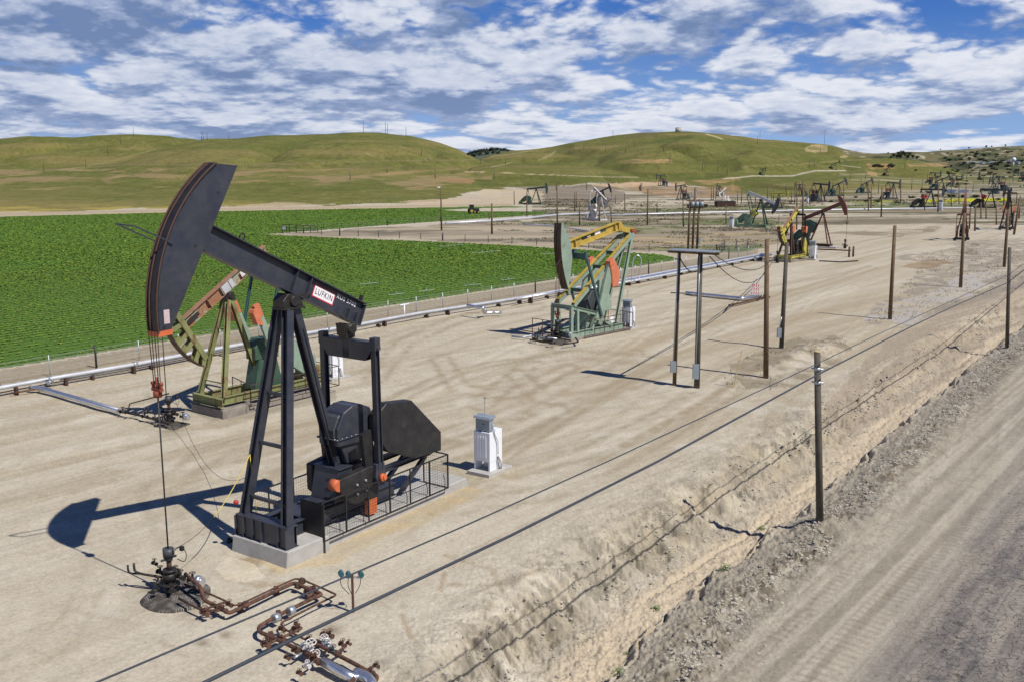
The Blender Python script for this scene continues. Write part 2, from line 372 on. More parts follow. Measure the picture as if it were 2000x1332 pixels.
    lay(np.exp(-((dd + 2.0) / 1.9) ** 2) * sstep(0.35, 0.62, fbm(X * 1.3, Y * 1.3, 4, 151)) * 0.55 * nearm, alb(154, 146, 130))
    lay(np.exp(-((dd + 2.2) / 1.6) ** 2) * sstep(0.5, 0.68, fbm(X * 2.6, Y * 2.6, 4, 153, 0.6)) * 0.6 * nearm, alb(118, 110, 96))
    lay(np.exp(-((dd + 0.05) / 0.75) ** 4) * nearm * 0.9, alb(204, 188, 162))
    lay(np.exp(-((dd + 0.1) / 0.6) ** 2) * sstep(0.5, 0.75, n2) * 0.6 * nearm, alb(186, 168, 140))
    # road beyond the ditch
    road = sstep(0.8, 1.3, dd) * (Y < 700)
    lay(road, alb(172, 163, 146)); lay(road * sstep(0.4, 0.7, st) * 0.6, alb(156, 148, 134)); lay(road * sstep(0.52, 0.75, st2) * 0.55, alb(194, 185, 167)); lay(road * sstep(0.55, 0.7, fbm(X * 2.2, Y * 2.2, 5, 169, 0.65)) * 0.4, alb(146, 136, 120))
    lay(road * np.exp(-((dd - 2.6) / 1.0) ** 2) * sstep(0.45, 0.66, n2) * 0.55, alb(120, 110, 92))
    lay(road * np.exp(-((dd - 2.6) / 0.8) ** 2) * sstep(0.52, 0.62, fbm(X * 4.5, Y * 4.5, 3, 163, 0.6)) * 0.7, alb(80, 70, 58)); st4 = fbm(rdx * 0.045, rdy * 4.5, 3, 164); lay(road * sstep(3, 4, dd) * sstep(0.5, 0.66, st4) * 0.5, alb(196, 186, 168)); lay(road * sstep(3, 4, dd) * sstep(0.5, 0.36, st4) * 0.45, alb(142, 132, 116))
    tread = (0.5 + 0.5 * np.sin(rdx * 19 + 2 * n2)) * sstep(0.5, 0.6, fbm(rdx * 0.04, rdy * 1.5, 2, 165)); lay(road * (Y < 60) * tread * 0.35, alb(140, 126, 106))
    asp = sstep(5.6, 8.2, dd + 1.5 * (n1 - 0.5)) * (Y < 48) * sstep(50, 36, Y)
    lay(asp * 0.7, alb(148, 140, 130)); lay(asp * sstep(0.42, 0.62, fbm(rdx * 0.10, rdy * 0.9, 5, 161, 0.65)) * 0.75, alb(104, 101, 101)); lay(asp * sstep(0.52, 0.66, fbm(rdx * 0.08, rdy * 3.0, 4, 166, 0.6)) * 0.5, alb(88, 87, 90)); lay(asp * sstep(0.5, 0.6, fbm(X * 3, Y * 3, 4, 167, 0.6)) * 0.4, alb(165, 155, 143))
    # gravelled strip of road and dark weedy verge north of the ditch
    wroad = in_poly(ex, ey, [(1640, 735), (1760, 650), (1890, 580), (2010, 520), (2200, 430), (2400, 500), (2100, 600), (1960, 650), (1850, 730), (1780, 790), (1650, 850), (1560, 830)])
    lay(wroad * 0.75, alb(168, 154, 134)); lay(wroad * sstep(0.48, 0.66, st) * 0.6, alb(150, 138, 122)); lay(wroad * sstep(0.6, 0.7, st2) * 0.6, alb(196, 184, 160))
    weed = alb(146, 134, 112); wn = sstep(0.33, 0.58, fbm(X * 0.9, Y * 0.9, 4, 171))
    patch([(1400, 738), (1415, 715), (1500, 682), (1560, 660), (1640, 655), (1665, 682), (1600, 722), (1520, 768), (1440, 768)], weed, 0.8, wn)
    patch([(1690, 632), (1760, 560), (1800, 515), (1750, 505), (1850, 482), (1900, 470), (2100, 462), (2100, 540), (1880, 588), (1760, 640)], alb(158, 148, 134), 0.9, wn)
    patch([(1700, 620), (1760, 590), (1860, 545), (1990, 520), (1900, 565), (1780, 630)], alb(196, 192, 186), 0.6, wn)
    patch([(1760, 520), (1850, 505), (1870, 516), (1790, 528)], alb(150, 128, 96), 0.7)
    # dirt lane between crops and pipeline
    lane = in_poly(px, py, [(-500, 805), (0, 723), (700, 609), (1085, 549), (1330, 510), (1480, 486), (1480, 497), (1085, 572), (700, 630), (0, 752), (-500, 840)])
    lay(lane, alb(160, 147, 124)); lay(lane * sstep(0.45, 0.7, st2) * 0.6, alb(184, 172, 148))
    stroke([(-500, 803), (0, 722), (700, 608), (1085, 548), (1330, 509)], 2.2, alb(206, 194, 168), 0.8, 3)
    # plain beyond the yard
    scn = sstep(0.30, 0.60, fbm(X * 0.28, Y * 0.28, 4, 181)); longn = fbm(X * 0.02, Y * 0.13, 4, 183); ln2 = fbm(X * 0.05 + 9, Y * 0.22, 4, 185)
    TRI = [(530, 459.5), (700, 448), (900, 436), (1100, 428), (1500, 432), (1560, 470), (1480, 486), (1330, 506), (1290, 496), (1000, 479), (700, 466)]
    patch(TRI, alb(156, 143, 122), 0.9); patch(TRI, alb(186, 172, 146), 0.8, sstep(0.5, 0.66, longn)); patch(TRI, alb(112, 103, 86), 0.75, scn * sstep(0.45, 0.6, ln2))
    patch([(1180, 470), (1480, 452), (1560, 470), (1480, 486), (1330, 492), (1180, 480)], alb(190, 168, 124), 0.7, sstep(0.42, 0.6, ln2))
    stroke([(460, 458), (560, 458), (700, 465.5), (1000, 478.5), (1330, 497), (1490, 497)], 2.4, alb(176, 164, 140), 0.9, 3)
    stroke([(520, 456), (700, 445), (860, 434.5), (1000, 426), (1090, 420)], 2.0, alb(206, 198, 180), 0.9, 4)
    farz = (Y > 150) & (dd < 0)
    lay(farz * sstep(405, 440, 0 * py + 845 - py) * 0.0, alb(150, 140, 120))
    band = ((py < 440) & (py > 345) & (px > 1040) & farz)
    lay(band * sstep(0.44, 0.56, longn) * 0.85, alb(142, 130, 108)); lay(band * sstep(0.50, 0.60, ln2) * 0.8, alb(110, 104, 80)); lay(band * sstep(0.52, 0.60, scn) * sstep(0.42, 0.55, ln2) * 0.5, alb(90, 88, 62))
    for poly in ([(1100, 433), (1240, 438), (1240, 447), (1100, 442)], [(1240, 407), (1480, 402), (1560, 404), (1480, 411), (1250, 413)], [(1240, 440), (1330, 441), (1330, 450), (1240, 449)],
                 [(1334, 427), (1500, 430), (1530, 436), (1500, 442), (1334, 439)], [(1000, 430), (1090, 434), (1080, 440), (990, 433)], [(1170, 446), (1320, 452), (1290, 460), (1200, 458)],
                 [(1500, 404), (1700, 400), (1830, 396), (1820, 403), (1690, 410), (1500, 412)], [(1730, 400), (1980, 398), (2100, 400), (1980, 405), (1730, 405)], [(1250, 484), (1480, 480), (1500, 487), (1330, 495)]):
        patch(poly, alb(96, 112, 58), 0.85, 0.35 + 0.65 * scn)
    patch([(1655, 424), (1860, 427), (1862, 440), (1700, 440), (1655, 437)], alb(140, 128, 108), 0.85, 0.4 + 0.6 * scn)
    patch([(1650, 451), (1840, 446), (1767, 464), (1700, 463), (1610, 458)], alb(140, 128, 106), 0.85, 0.4 + 0.6 * scn)
    lay(in_poly(px, py, [(1806, 390.5), (1900, 388.5), (1968, 388), (1968, 394), (1900, 395), (1806, 397.5)]).astype(float), alb(196, 196, 30))
    patch([(1664, 394), (1730, 391), (1760, 396), (1664, 399)], alb(150, 160, 50), 0.7)
    for pts, w in (([(1400, 443), (1560, 446), (1800, 452)], 3), ([(1200, 430), (1330, 424), (1500, 425), (1900, 421)], 2.5), ([(1500, 388), (1700, 384), (1960, 381)], 2.0), ([(1650, 378), (1800, 374), (2000, 376)], 1.4)):
        stroke(pts, w, alb(205, 192, 166), 0.8, 4)
    # pale terrace, grey flats, cut pad in front of the hills
    patch([(922, 376), (960, 372), (1040, 371), (1075, 384), (1060, 398), (1000, 399), (960, 393)], alb(196, 180, 150), 0.9, 0.35 + 0.65 * sstep(0.35, 0.6, fbm(X * 0.4, Y * 0.08, 4, 191)))
    patch([(1000, 366), (1180, 363), (1240, 385), (1180, 402), (1060, 397), (1060, 376)], alb(140, 128, 112), 0.85)
    hill = sstep(250, 275, Y) * (py < 402) * 1.0
    # --- hills: grass, drier belts, scars
    thr = np.interp(px, [-600, 0, 400, 700, 850, 920, 1000, 1100, 1200, 1300, 1400, 1500, 1620, 1800, 1900, 2100], [436, 417, 406, 399, 394, 376, 366, 362, 357, 356, 372, 386, 382, 374, 362, 356])
    gmask = ((py + wy * 10 < thr) & (Y > 225)).astype(float)
    gn = fbm(X * 0.02, Y * 0.05, 5, 201); gn2 = fbm(X * 0.09, Y * 0.09, 5, 203); gn3 = fbm(X * 0.006, Y * 0.012, 4, 205)
    zc = fbm(X * 0.004, Z * 0.22 + 0.1 * gn2, 4, 207)
    lay(gmask, alb(116, 118, 58)); lay(gmask * sstep(0.45, 0.7, gn) * 0.55, alb(136, 126, 72)); lay(gmask * sstep(0.42, 0.66, gn2) * 0.6, alb(96, 98, 44)); lay(gmask * sstep(0.52, 0.66, fbm(X * 0.35, Y * 0.12, 4, 219, 0.65)) * 0.45, alb(84, 84, 42))
    lay(gmask * sstep(0.54, 0.72, zc) * 0.5, alb(150, 132, 84)); lay(gmask * sstep(0.45, 0.65, gn3) * 0.6, alb(98, 106, 46)); lay(gmask * sstep(0.62, 0.8, fbm(X * 0.3, Y * 0.3, 3, 209)) * 0.3, alb(170, 152, 108))
    lay(gmask * sstep(0.70, 0.95, 0.5 + 0.5 * np.sin(Z * 5.5 + 9 * gn2)) * 0.16, alb(150, 138, 88)); gu = 1 - np.abs(fbm(X * 0.010 + 3, Y * 0.004, 3, 83, 0.6) - 0.5) * 9; lay(gmask * np.clip(gu, 0, 1) * (Y > 400) * 0.35, alb(86, 96, 44)); lay(gmask * sstep(0.6, 0.72, fbm(X * 0.5, Y * 0.5, 3, 221, 0.6)) * 0.35, alb(74, 78, 40))
    lay(gmask * (px < 900) * sstep(40, 0, Y - 262) * sstep(0.4, 0.6, gn2) * 0.8, alb(176, 160, 84))
    lay(gmask * ((px < 960) & (py > 330) & (py < 372)) * sstep(0.5, 0.68, fbm(X * 0.06, Z * 0.9, 4, 211)) * 0.6, alb(168, 142, 106))
    far = (Y > 1000) & (px > 1640)
    lay(far * 0.85, alb(118, 112, 82)); lay(far * sstep(0.48, 0.58, fbm(X * 0.02, Y * 0.02, 5, 213)) * 0.85, alb(66, 76, 52)); lay(far * sstep(0.66, 0.74, gn2) * 0.8, alb(190, 176, 150))
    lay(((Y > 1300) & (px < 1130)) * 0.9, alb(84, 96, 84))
    vall = (px > 1840) & (Y > 330) & (Y < 1000); lay(vall * sstep(0.42, 0.58, fbm(X * 0.05, Y * 0.03, 4, 215)) * 0.7, alb(88, 94, 60))
    vtop = ((px > 1640) & (py < 385) & (py > 340) & (Y > 300)); lay(vtop * sstep(0.5, 0.64, longn) * 0.6, alb(176, 164, 140))
    cliff = 0.35 + 0.65 * sstep(0.38, 0.6, fbm(X * 0.11, Z * 0.9, 4, 217))
    for poly, col in (([(1572, 290), (1584, 284), (1600, 282), (1617, 286), (1616, 298), (1590, 299), (1574, 296)], alb(200, 176, 130)), ([(1205, 315), (1250, 311), (1312, 312), (1312, 319), (1210, 320)], alb(186, 152, 108)),
                      ([(1225, 266), (1250, 261), (1290, 262), (1280, 268), (1228, 270)], alb(112, 96, 68)), ([(1150, 362), (1240, 357), (1335, 356), (1345, 364), (1240, 366), (1180, 366)], alb(210, 176, 138)),
                      ([(1180, 367), (1345, 366), (1440, 362), (1450, 380), (1380, 388), (1280, 382), (1220, 372)], alb(166, 134, 96)), ([(1350, 354), (1440, 346), (1450, 352), (1380, 362)], alb(186, 152, 106)),
                      ([(1690, 320), (1740, 320), (1748, 330), (1700, 332)], alb(186, 142, 104)), ([(1770, 320), (1850, 318), (1850, 326), (1775, 326)], alb(184, 150, 108)), ([(1640, 305), (1655, 304), (1657, 308), (1642, 309)], alb(206, 186, 146)),
                      ([(1690, 334), (1712, 338), (1716, 346), (1700, 343)], alb(196, 160, 116)), ([(280, 410), (360, 403), (460, 402), (520, 397), (600, 396), (640, 402), (500, 410), (380, 416)], alb(190, 172, 142)),
                      ([(760, 398), (800, 392), (900, 388), (960, 391), (1000, 399), (880, 402), (770, 403)], alb(200, 178, 148)), ([(860, 352), (880, 348), (930, 352), (920, 360), (870, 358)], alb(168, 130, 96))):
        patch(poly, col, 0.72, cliff)
    lay(in_poly(px, py, [(-500, 436), (0, 425), (400, 415), (700, 409.5), (1000, 404), (1000, 398.5), (700, 403), (400, 408.5), (0, 416), (-500, 425)]).astype(float), alb(182, 166, 138))
    stroke([(-300, 432), (0, 423), (400, 413), (700, 407.5), (900, 404)], 2.0, alb(204, 188, 158), 0.9, 4)
    for pts, w, col, a in (([(1415, 350), (1440, 348), (1470, 344.5), (1510, 345), (1548, 344.5), (1570, 339), (1592, 334.5), (1650, 334)], 3.0, alb(212, 202, 180), 0.95),
                           ([(908, 336), (960, 337), (1010, 340), (1120, 344), (1190, 346.5), (1245, 347)], 2.0, alb(204, 184, 150), 0.85), ([(0, 341), (80, 333), (250, 322.5), (450, 322), (620, 320), (760, 315), (925, 313)], 2.2, alb(150, 128, 100), 0.75),
                           ([(-100, 345), (0, 337), (120, 330)], 1.6, alb(120, 104, 84), 0.6), ([(120, 333), (200, 320), (303, 293)], 2.2, alb(152, 148, 92), 0.7), ([(640, 341), (760, 352), (860, 366), (1000, 372)], 2.0, alb(160, 142, 100), 0.6),
                           ([(960, 306), (1010, 300), (1050, 292), (1075, 286)], 1.6, alb(190, 180, 140), 0.6), ([(1052, 314), (1075, 304), (1085, 296)], 1.6, alb(190, 180, 140), 0.6), ([(960, 327), (985, 322), (1000, 318)], 2.0, alb(188, 176, 140), 0.7),
                           ([(1380, 263), (1395, 267), (1410, 272)], 3, alb(206, 190, 150), 0.8), ([(1300, 264), (1360, 262), (1380, 262)], 2, alb(150, 120, 88), 0.7), ([(1450, 326), (1560, 322), (1640, 315), (1700, 312)], 1.6, alb(184, 160, 118), 0.6),
                           ([(1645, 324), (1680, 328)], 2.0, alb(206, 190, 160), 0.8), ([(1820, 347), (1900, 345), (1960, 346), (2100, 344)], 1.8, alb(196, 180, 156), 0.7), ([(1880, 318), (1960, 317), (2100, 312)], 2.4, alb(206, 200, 192), 0.8), ([(1660, 352), (1780, 354), (1900, 356)], 1.8, alb(196, 182, 150), 0.7),
                           ([(1840, 300), (1850, 304)], 3, alb(214, 204, 184), 0.8), ([(1790, 303), (1805, 308)], 3.5, alb(206, 196, 170), 0.8)):
        stroke(pts, w, col, a, 3.0)
    # crops soil
    fm = field_mask(px, py); lay(fm.astype(float), alb(80, 116, 40)); lay(fm * sstep(0.5, 0.8, n1) * 0.2, alb(98, 118, 52)); lay(fm * sstep(0.62, 0.9, 0.5 + 0.5 * np.cos((rdy - 0.5) * 2 * np.pi)) * (Y < 110) * 0.35, alb(112, 108, 70))
    fe = np.exp(-(seg_dist(px, py, [(-500, 803), (0, 722), (700, 608), (1085, 548), (1330, 509)], 3) / 16) ** 2) * fm; lay(fe * 0.7 * sstep(0.35, 0.6, n2), alb(124, 130, 92))
    C = np.clip(C * (0.93 + 0.14 * n2[:, None]), 0.004, 0.9)
    # faces and their split into ground, road, crop soil and hills
    nr, nc = R.shape; idx = np.arange(nr * nc).reshape(nr, nc)
    F = np.stack([idx[:-1, :-1], idx[:-1, 1:], idx[1:, 1:], idx[1:, :-1]], -1).reshape(-1, 4)[:, ::-1]
    fc = F[:, 0]
    ish = (gmask[fc] > 0.5) & (Y[fc] > 225) | (Y[fc] > 900); isf = fm[fc] & ~ish; isr = (dd[fc] > 1.0) & (Y[fc] < 420) & (X[fc] > -60) & ~ish & ~isf
    A = asp
    for name, mask, mt in (('ground', ~(ish | isf | isr), M_soil), ('dirt_road', isr, M_road), ('field_soil', isf, M_soil), ('hills', ish, M_hill)):
        f = F[mask]; used = np.unique(f); remap = np.full(nr * nc, -1, np.int64); remap[used] = np.arange(len(used)); f2 = remap[f]
        me = bpy.data.meshes.new(name); me.vertices.add(len(used)); me.vertices.foreach_set('co', np.stack([X[used], Y[used], Z[used]], -1).ravel().astype(np.float32))
        me.loops.add(len(f2) * 4); me.loops.foreach_set('vertex_index', f2.ravel().astype(np.int32))
        me.polygons.add(len(f2)); me.polygons.foreach_set('loop_start', (np.arange(len(f2)) * 4).astype(np.int32))
        me.polygons.foreach_set('use_smooth', np.ones(len(f2), bool))
        at = me.color_attributes.new('Col', 'FLOAT_COLOR', 'POINT')
        at.data.foreach_set('color', np.concatenate([C[used], A[used][:, None]], -1).ravel().astype(np.float32))
        me.update(); me.validate(); me.materials.append(mt)
        o = bpy.data.objects.new(name, me); SC.collection.objects.link(o); o['kind'] = 'structure'


def ground_mat(name, kind):
    mt = bpy.data.materials.new(name); mt.use_nodes = True; nt = mt.node_tree; N = nt.nodes; L = nt.links
    b = N['Principled BSDF']; b.inputs['Roughness'].default_value = 0.95; b.inputs['Specular IOR Level'].default_value = 0.15
    at = N.new('ShaderNodeAttribute'); at.attribute_name = 'Col'; tc = N.new('ShaderNodeTexCoord')

    def noise(s, d, r=0.6, stretch=None):
        n = N.new('ShaderNodeTexNoise'); n.inputs['Scale'].default_value = s; n.inputs['Detail'].default_value = d; n.inputs['Roughness'].default_value = r
        L.new(tc.outputs['Object'], n.inputs['Vector']); return n.outputs[0]

    def rng(v, a, b_, c, d):
        n = N.new('ShaderNodeMapRange'); L.new(v, n.inputs[0])
        for i, q in enumerate((a, b_, c, d)): n.inputs[i + 1].default_value = q
        return n.outputs[0]

    def mul(a, b_):
        n = N.new('ShaderNodeMath'); n.operation = 'MULTIPLY'; L.new(a, n.inputs[0])
        if isinstance(b_, float): n.inputs[1].default_value = b_
        else: L.new(b_, n.inputs[1])
        return n.outputs[0]
    fine = {'soil': (9.0, 2.2), 'road': (11.0, 2.4), 'hill': (0.9, 0.16)}[kind]
    f = mul(rng(noise(fine[0], 6, 0.75), 0.3, 0.7, 0.80, 1.20), rng(noise(fine[1], 5, 0.7), 0.3, 0.7, 0.94, 1.06))
    col = N.new('ShaderNodeVectorMath'); col.operation = 'SCALE'; L.new(at.outputs['Color'], col.inputs[0]); last = f
    if kind != 'hill':
        # scattered gravel: light and dark chips
        v = N.new('ShaderNodeTexVoronoi'); v.inputs['Scale'].default_value = 13.0; L.new(tc.outputs['Object'], v.inputs['Vector'])
        chip = rng(v.outputs['Distance'], 0.10, 0.17, 1.0, 0.0)
        sp = N.new('ShaderNodeSeparateColor'); L.new(v.outputs['Color'], sp.inputs[0])
        tone = rng(sp.outputs[0], 0.0, 1.0, -0.42, 0.38); g = N.new('ShaderNodeMath'); g.operation = 'MULTIPLY_ADD'; L.new(mul(chip, tone), g.inputs[0]); L.new(rng(sp.outputs[1], 0.45, 0.5, 0, 1), g.inputs[1]); g.inputs[2].default_value = 1.0
        last = mul(last, g.outputs[0])
    if kind == 'road':
        w = N.new('ShaderNodeVectorMath'); w.operation = 'ADD'; n3 = N.new('ShaderNodeTexNoise'); n3.inputs['Scale'].default_value = 1.4; n3.inputs['Detail'].default_value = 4
        L.new(tc.outputs['Object'], n3.inputs['Vector']); s3 = N.new('ShaderNodeVectorMath'); s3.operation = 'SCALE'; L.new(n3.outputs['Color'], s3.inputs[0]); s3.inputs['Scale'].default_value = 0.5
        L.new(tc.outputs['Object'], w.inputs[0]); L.new(s3.outputs[0], w.inputs[1])
        cr = N.new('ShaderNodeTexVoronoi'); cr.feature = 'DISTANCE_TO_EDGE'; cr.inputs['Scale'].default_value = 4.2; L.new(w.outputs[0], cr.inputs['Vector'])
        c = rng(cr.outputs['Distance'], 0.0, 0.05, 1.0, 0.0); c = mul(mul(c, at.outputs['Alpha']), 0.75)
        iv = N.new('ShaderNodeMath'); iv.operation = 'SUBTRACT'; iv.inputs[0].default_value = 1.0; L.new(c, iv.inputs[1]); last = mul(last, iv.outputs[0])
    L.new(last, col.inputs['Scale']); L.new(col.outputs[0], b.inputs['Base Color'])
    bp = N.new('ShaderNodeBump'); bp.inputs['Strength'].default_value = 0.55 if kind != 'hill' else 0.35
    bp.inputs['Distance'].default_value = 0.05 if kind != 'hill' else 1.2
    L.new(noise(6.0 if kind != 'hill' else 0.35, 8, 0.7), bp.inputs['Height']); L.new(bp.outputs[0], b.inputs['Normal'])
    return mt


M_soil = ground_mat('dry_soil', 'soil'); M_road = ground_mat('road_dirt', 'road'); M_hill = ground_mat('hill_grass', 'hill')
build_ground()
# ---------------------------------------------------------------- object helpers
class MB:
    """collects shapes into one mesh"""
    def __init__(s): s.v = []; s.f = []; s.sm = []; s.g = []

    def add(s, verts, faces, smooth=False):
        s.g.append((len(s.v), len(s.f))); b = len(s.v); s.v += [tuple(v) for v in verts]; s.f += [tuple(b + i for i in f) for f in faces]; s.sm += [smooth] * len(faces); return s

    def box(s, c, d, rz=0.0):
        c = Vector(c); hx, hy, hz = d[0] / 2, d[1] / 2, d[2] / 2; cr, sr = math.cos(rz), math.sin(rz); vs = []
        for x in (-hx, hx):
            for y in (-hy, hy):
                for z in (-hz, hz): vs.append((c.x + x * cr - y * sr, c.y + x * sr + y * cr, c.z + z))
        return s.add(vs, [(0, 1, 3, 2), (4, 6, 7, 5), (0, 4, 5, 1), (2, 3, 7, 6), (0, 2, 6, 4), (1, 5, 7, 3)])

    def bar(s, p, q, w, h=None, up=(0, 0, 1)):
        """rectangular bar from p to q, w across, h along 'up'"""
        p, q = Vector(p), Vector(q); h = w if h is None else h; d = (q - p).normalized(); u = Vector(up)
        if abs(d.dot(u)) > 0.98: u = Vector((1, 0, 0))
        a = d.cross(u).normalized(); u = a.cross(d).normalized(); vs = []
        for e in (p, q):
            for i, j in ((-1, -1), (1, -1), (1, 1), (-1, 1)): vs.append(e + a * (w / 2 * i) + u * (h / 2 * j))
        return s.add(vs, [(3, 2, 1, 0), (4, 5, 6, 7), (0, 1, 5, 4), (1, 2, 6, 5), (2, 3, 7, 6), (3, 0, 4, 7)])

    def ibeam(s, p, q, w, h, t=0.03, up=(0, 0, 1)):
        p, q = Vector(p), Vector(q); d = (q - p).normalized(); u = Vector(up)
        if abs(d.dot(u)) > 0.98: u = Vector((1, 0, 0))
        a = d.cross(u).normalized(); u = a.cross(d).normalized()
        s.bar(p + u * (h / 2 - t / 2), q + u * (h / 2 - t / 2), w, t, u); s.bar(p - u * (h / 2 - t / 2), q - u * (h / 2 - t / 2), w, t, u)
        return s.bar(p, q, t, h - 2 * t - 0.002, u)

    def tube(s, pts, r, n=8, cap=True):
        s.g.append((len(s.v), len(s.f))); pts = [Vector(p) for p in pts]; rr = r if isinstance(r, (list, tuple)) else [r] * len(pts)
        d0 = (pts[1] - pts[0]).normalized(); u = Vector((0, 0, 1)) if abs(d0.z) < 0.9 else Vector((1, 0, 0))
        u = (u - d0 * u.dot(d0)).normalized(); base = len(s.v)
        for i, p in enumerate(pts):
            if i == 0: d = pts[1] - p
            elif i == len(pts) - 1: d = p - pts[i - 1]
            else: d = (pts[i + 1] - p).normalized() + (p - pts[i - 1]).normalized()
            d.normalize(); u = (u - d * u.dot(d)); u = u.normalized() if u.length > 1e-6 else d.orthogonal().normalized(); a = d.cross(u)
            for k in range(n):
                t = 2 * math.pi * k / n; s.v.append(tuple(p + (u * math.cos(t) + a * math.sin(t)) * rr[i]))
        for i in range(len(pts) - 1):
            for k in range(n):
                a0 = base + i * n + k; a1 = base + i * n + (k + 1) % n; s.f.append((a0, a1, a1 + n, a0 + n)); s.sm.append(n > 5)
        if cap:
            s.f.append(tuple(base + k for k in range(n))[::-1]); s.sm.append(False)
            s.f.append(tuple(base + (len(pts) - 1) * n + k for k in range(n))); s.sm.append(False)
        return s

    def cyl(s, p, q, r, n=16, r2=None): return s.tube([p, q], [r, r if r2 is None else r2], n)

    def prism(s, poly, t0, t1):
        """poly in the (s, z) plane, extruded across from t0 to t1"""
        n = len(poly); A = sum(poly[i][0] * poly[(i + 1) % n][1] - poly[(i + 1) % n][0] * poly[i][1] for i in range(n))
        if A < 0: poly = poly[::-1]
        lo, hi = min(t0, t1), max(t0, t1)
        vs = [(x, lo, z) for x, z in poly] + [(x, hi, z) for x, z in poly]
        fs = [tuple(range(n)), tuple(range(2 * n - 1, n - 1, -1))] + [(i + n, (i + 1) % n + n, (i + 1) % n, i) for i in range(n)]
        return s.add(vs, fs)

    def bend(s, pts, r, n=8, rad=0.15, seg=4):
        """tube with rounded corners"""
        P = [Vector(p) for p in pts]; out = [P[0]]
        for i in range(1, len(P) - 1):
            a = (P[i - 1] - P[i]); b = (P[i + 1] - P[i]); k = min(rad, a.length * 0.45, b.length * 0.45); a.normalize(); b.normalize()
            p0, p2 = P[i] + a * k, P[i] + b * k
            for j in range(seg + 1):
                t = j / seg; out.append(p0 * (1 - t) ** 2 + P[i] * 2 * t * (1 - t) + p2 * t * t)
        out.append(P[-1]); return s.tube(out, r, n)

    def ring(s, c, R, r, axis=(0, 0, 1), n=16, m=5):
        c = Vector(c); ax = Vector(axis).normalized(); u = ax.orthogonal().normalized(); v = ax.cross(u)
        pts = [c + (u * math.cos(2 * math.pi * i / n) + v * math.sin(2 * math.pi * i / n)) * R for i in range(n + 1)]
        return s.tube(pts, r, m, False)

    def blob(s, c, r, n=8, m=6, jit=0.0, rng=random):
        s.g.append((len(s.v), len(s.f))); b = len(s.v); c = Vector(c); rx, ry, rz = r if isinstance(r, (tuple, list)) else (r, r, r)
        s.v.append((c.x, c.y, c.z + rz))
        for i in range(1, m):
            for k in range(n):
                t = math.pi * i / m; a = 2 * math.pi * k / n; j = 1 + rng.uniform(-jit, jit)
                s.v.append((c.x + rx * math.sin(t) * math.cos(a) * j, c.y + ry * math.sin(t) * math.sin(a) * j, c.z + rz * math.cos(t) * j))
        s.v.append((c.x, c.y, c.z - rz)); e = len(s.v) - 1
        for k in range(n):
            s.f.append((b, b + 1 + k, b + 1 + (k + 1) % n)); s.f.append((e, e - n + (k + 1) % n, e - n + k)); s.sm += [True, True]
        for i in range(m - 2):
            for k in range(n):
                a0 = b + 1 + i * n + k; a1 = b + 1 + i * n + (k + 1) % n; s.f.append((a0, a0 + n, a1 + n, a1)); s.sm.append(True)
        return s

    def build(s, name, mat, parent=None, bevel=0.0):
        me = bpy.data.meshes.new(name); me.from_pydata(s.v, [], s.f); me.polygons.foreach_set('use_smooth', s.sm); me.update(); me.materials.append(mat)
        o = bpy.data.objects.new(name, me); SC.collection.objects.link(o)
        if parent is not None: o.parent = parent
        if bevel: b = o.modifiers.new('bevel', 'BEVEL'); b.width = bevel; b.segments = 1; b.limit_method = 'ANGLE'; b.angle_limit = math.radians(40)
        return o


def each(m, name, mat, parent, per=1):
    """one object for every shape (or every 'per' shapes) collected in m"""
    g = m.g[::per] + [(len(m.v), len(m.f))]; out = []
    for (v0, f0), (v1, f1) in zip(g[:-1], g[1:]):
        k = MB(); k.v = m.v[v0:v1]; k.f = [tuple(i - v0 for i in f) for f in m.f[f0:f1]]; k.sm = m.sm[f0:f1]; out.append(k.build(name, mat, parent))
    return out


def tag(o, label=None, cat=None, group=None, kind=None):
    if label: o['label'] = label
    if cat: o['category'] = cat
    if group: o['group'] = group
    if kind: o['kind'] = kind
    return o


def empty(name, loc, deg=0.0, label=None, cat=None, group=None, scale=1.0):
    o = bpy.data.objects.new(name, None); SC.collection.objects.link(o); o.location = loc; o.rotation_euler = (0, 0, math.radians(deg)); o.empty_display_size = 0.3
    o.scale = (scale,) * 3; return tag(o, label, cat, group)


KIDS = {}


def kids(o):
    if o.name not in KIDS: KIDS[o.name] = [c for c in bpy.data.objects if c.parent == o]
    return KIDS[o.name]


def copy_tree(o, parent=None):
    c = o.copy(); SC.collection.objects.link(c)
    if parent is not None: c.parent = parent
    for k in kids(o): copy_tree(k, c)
    return c


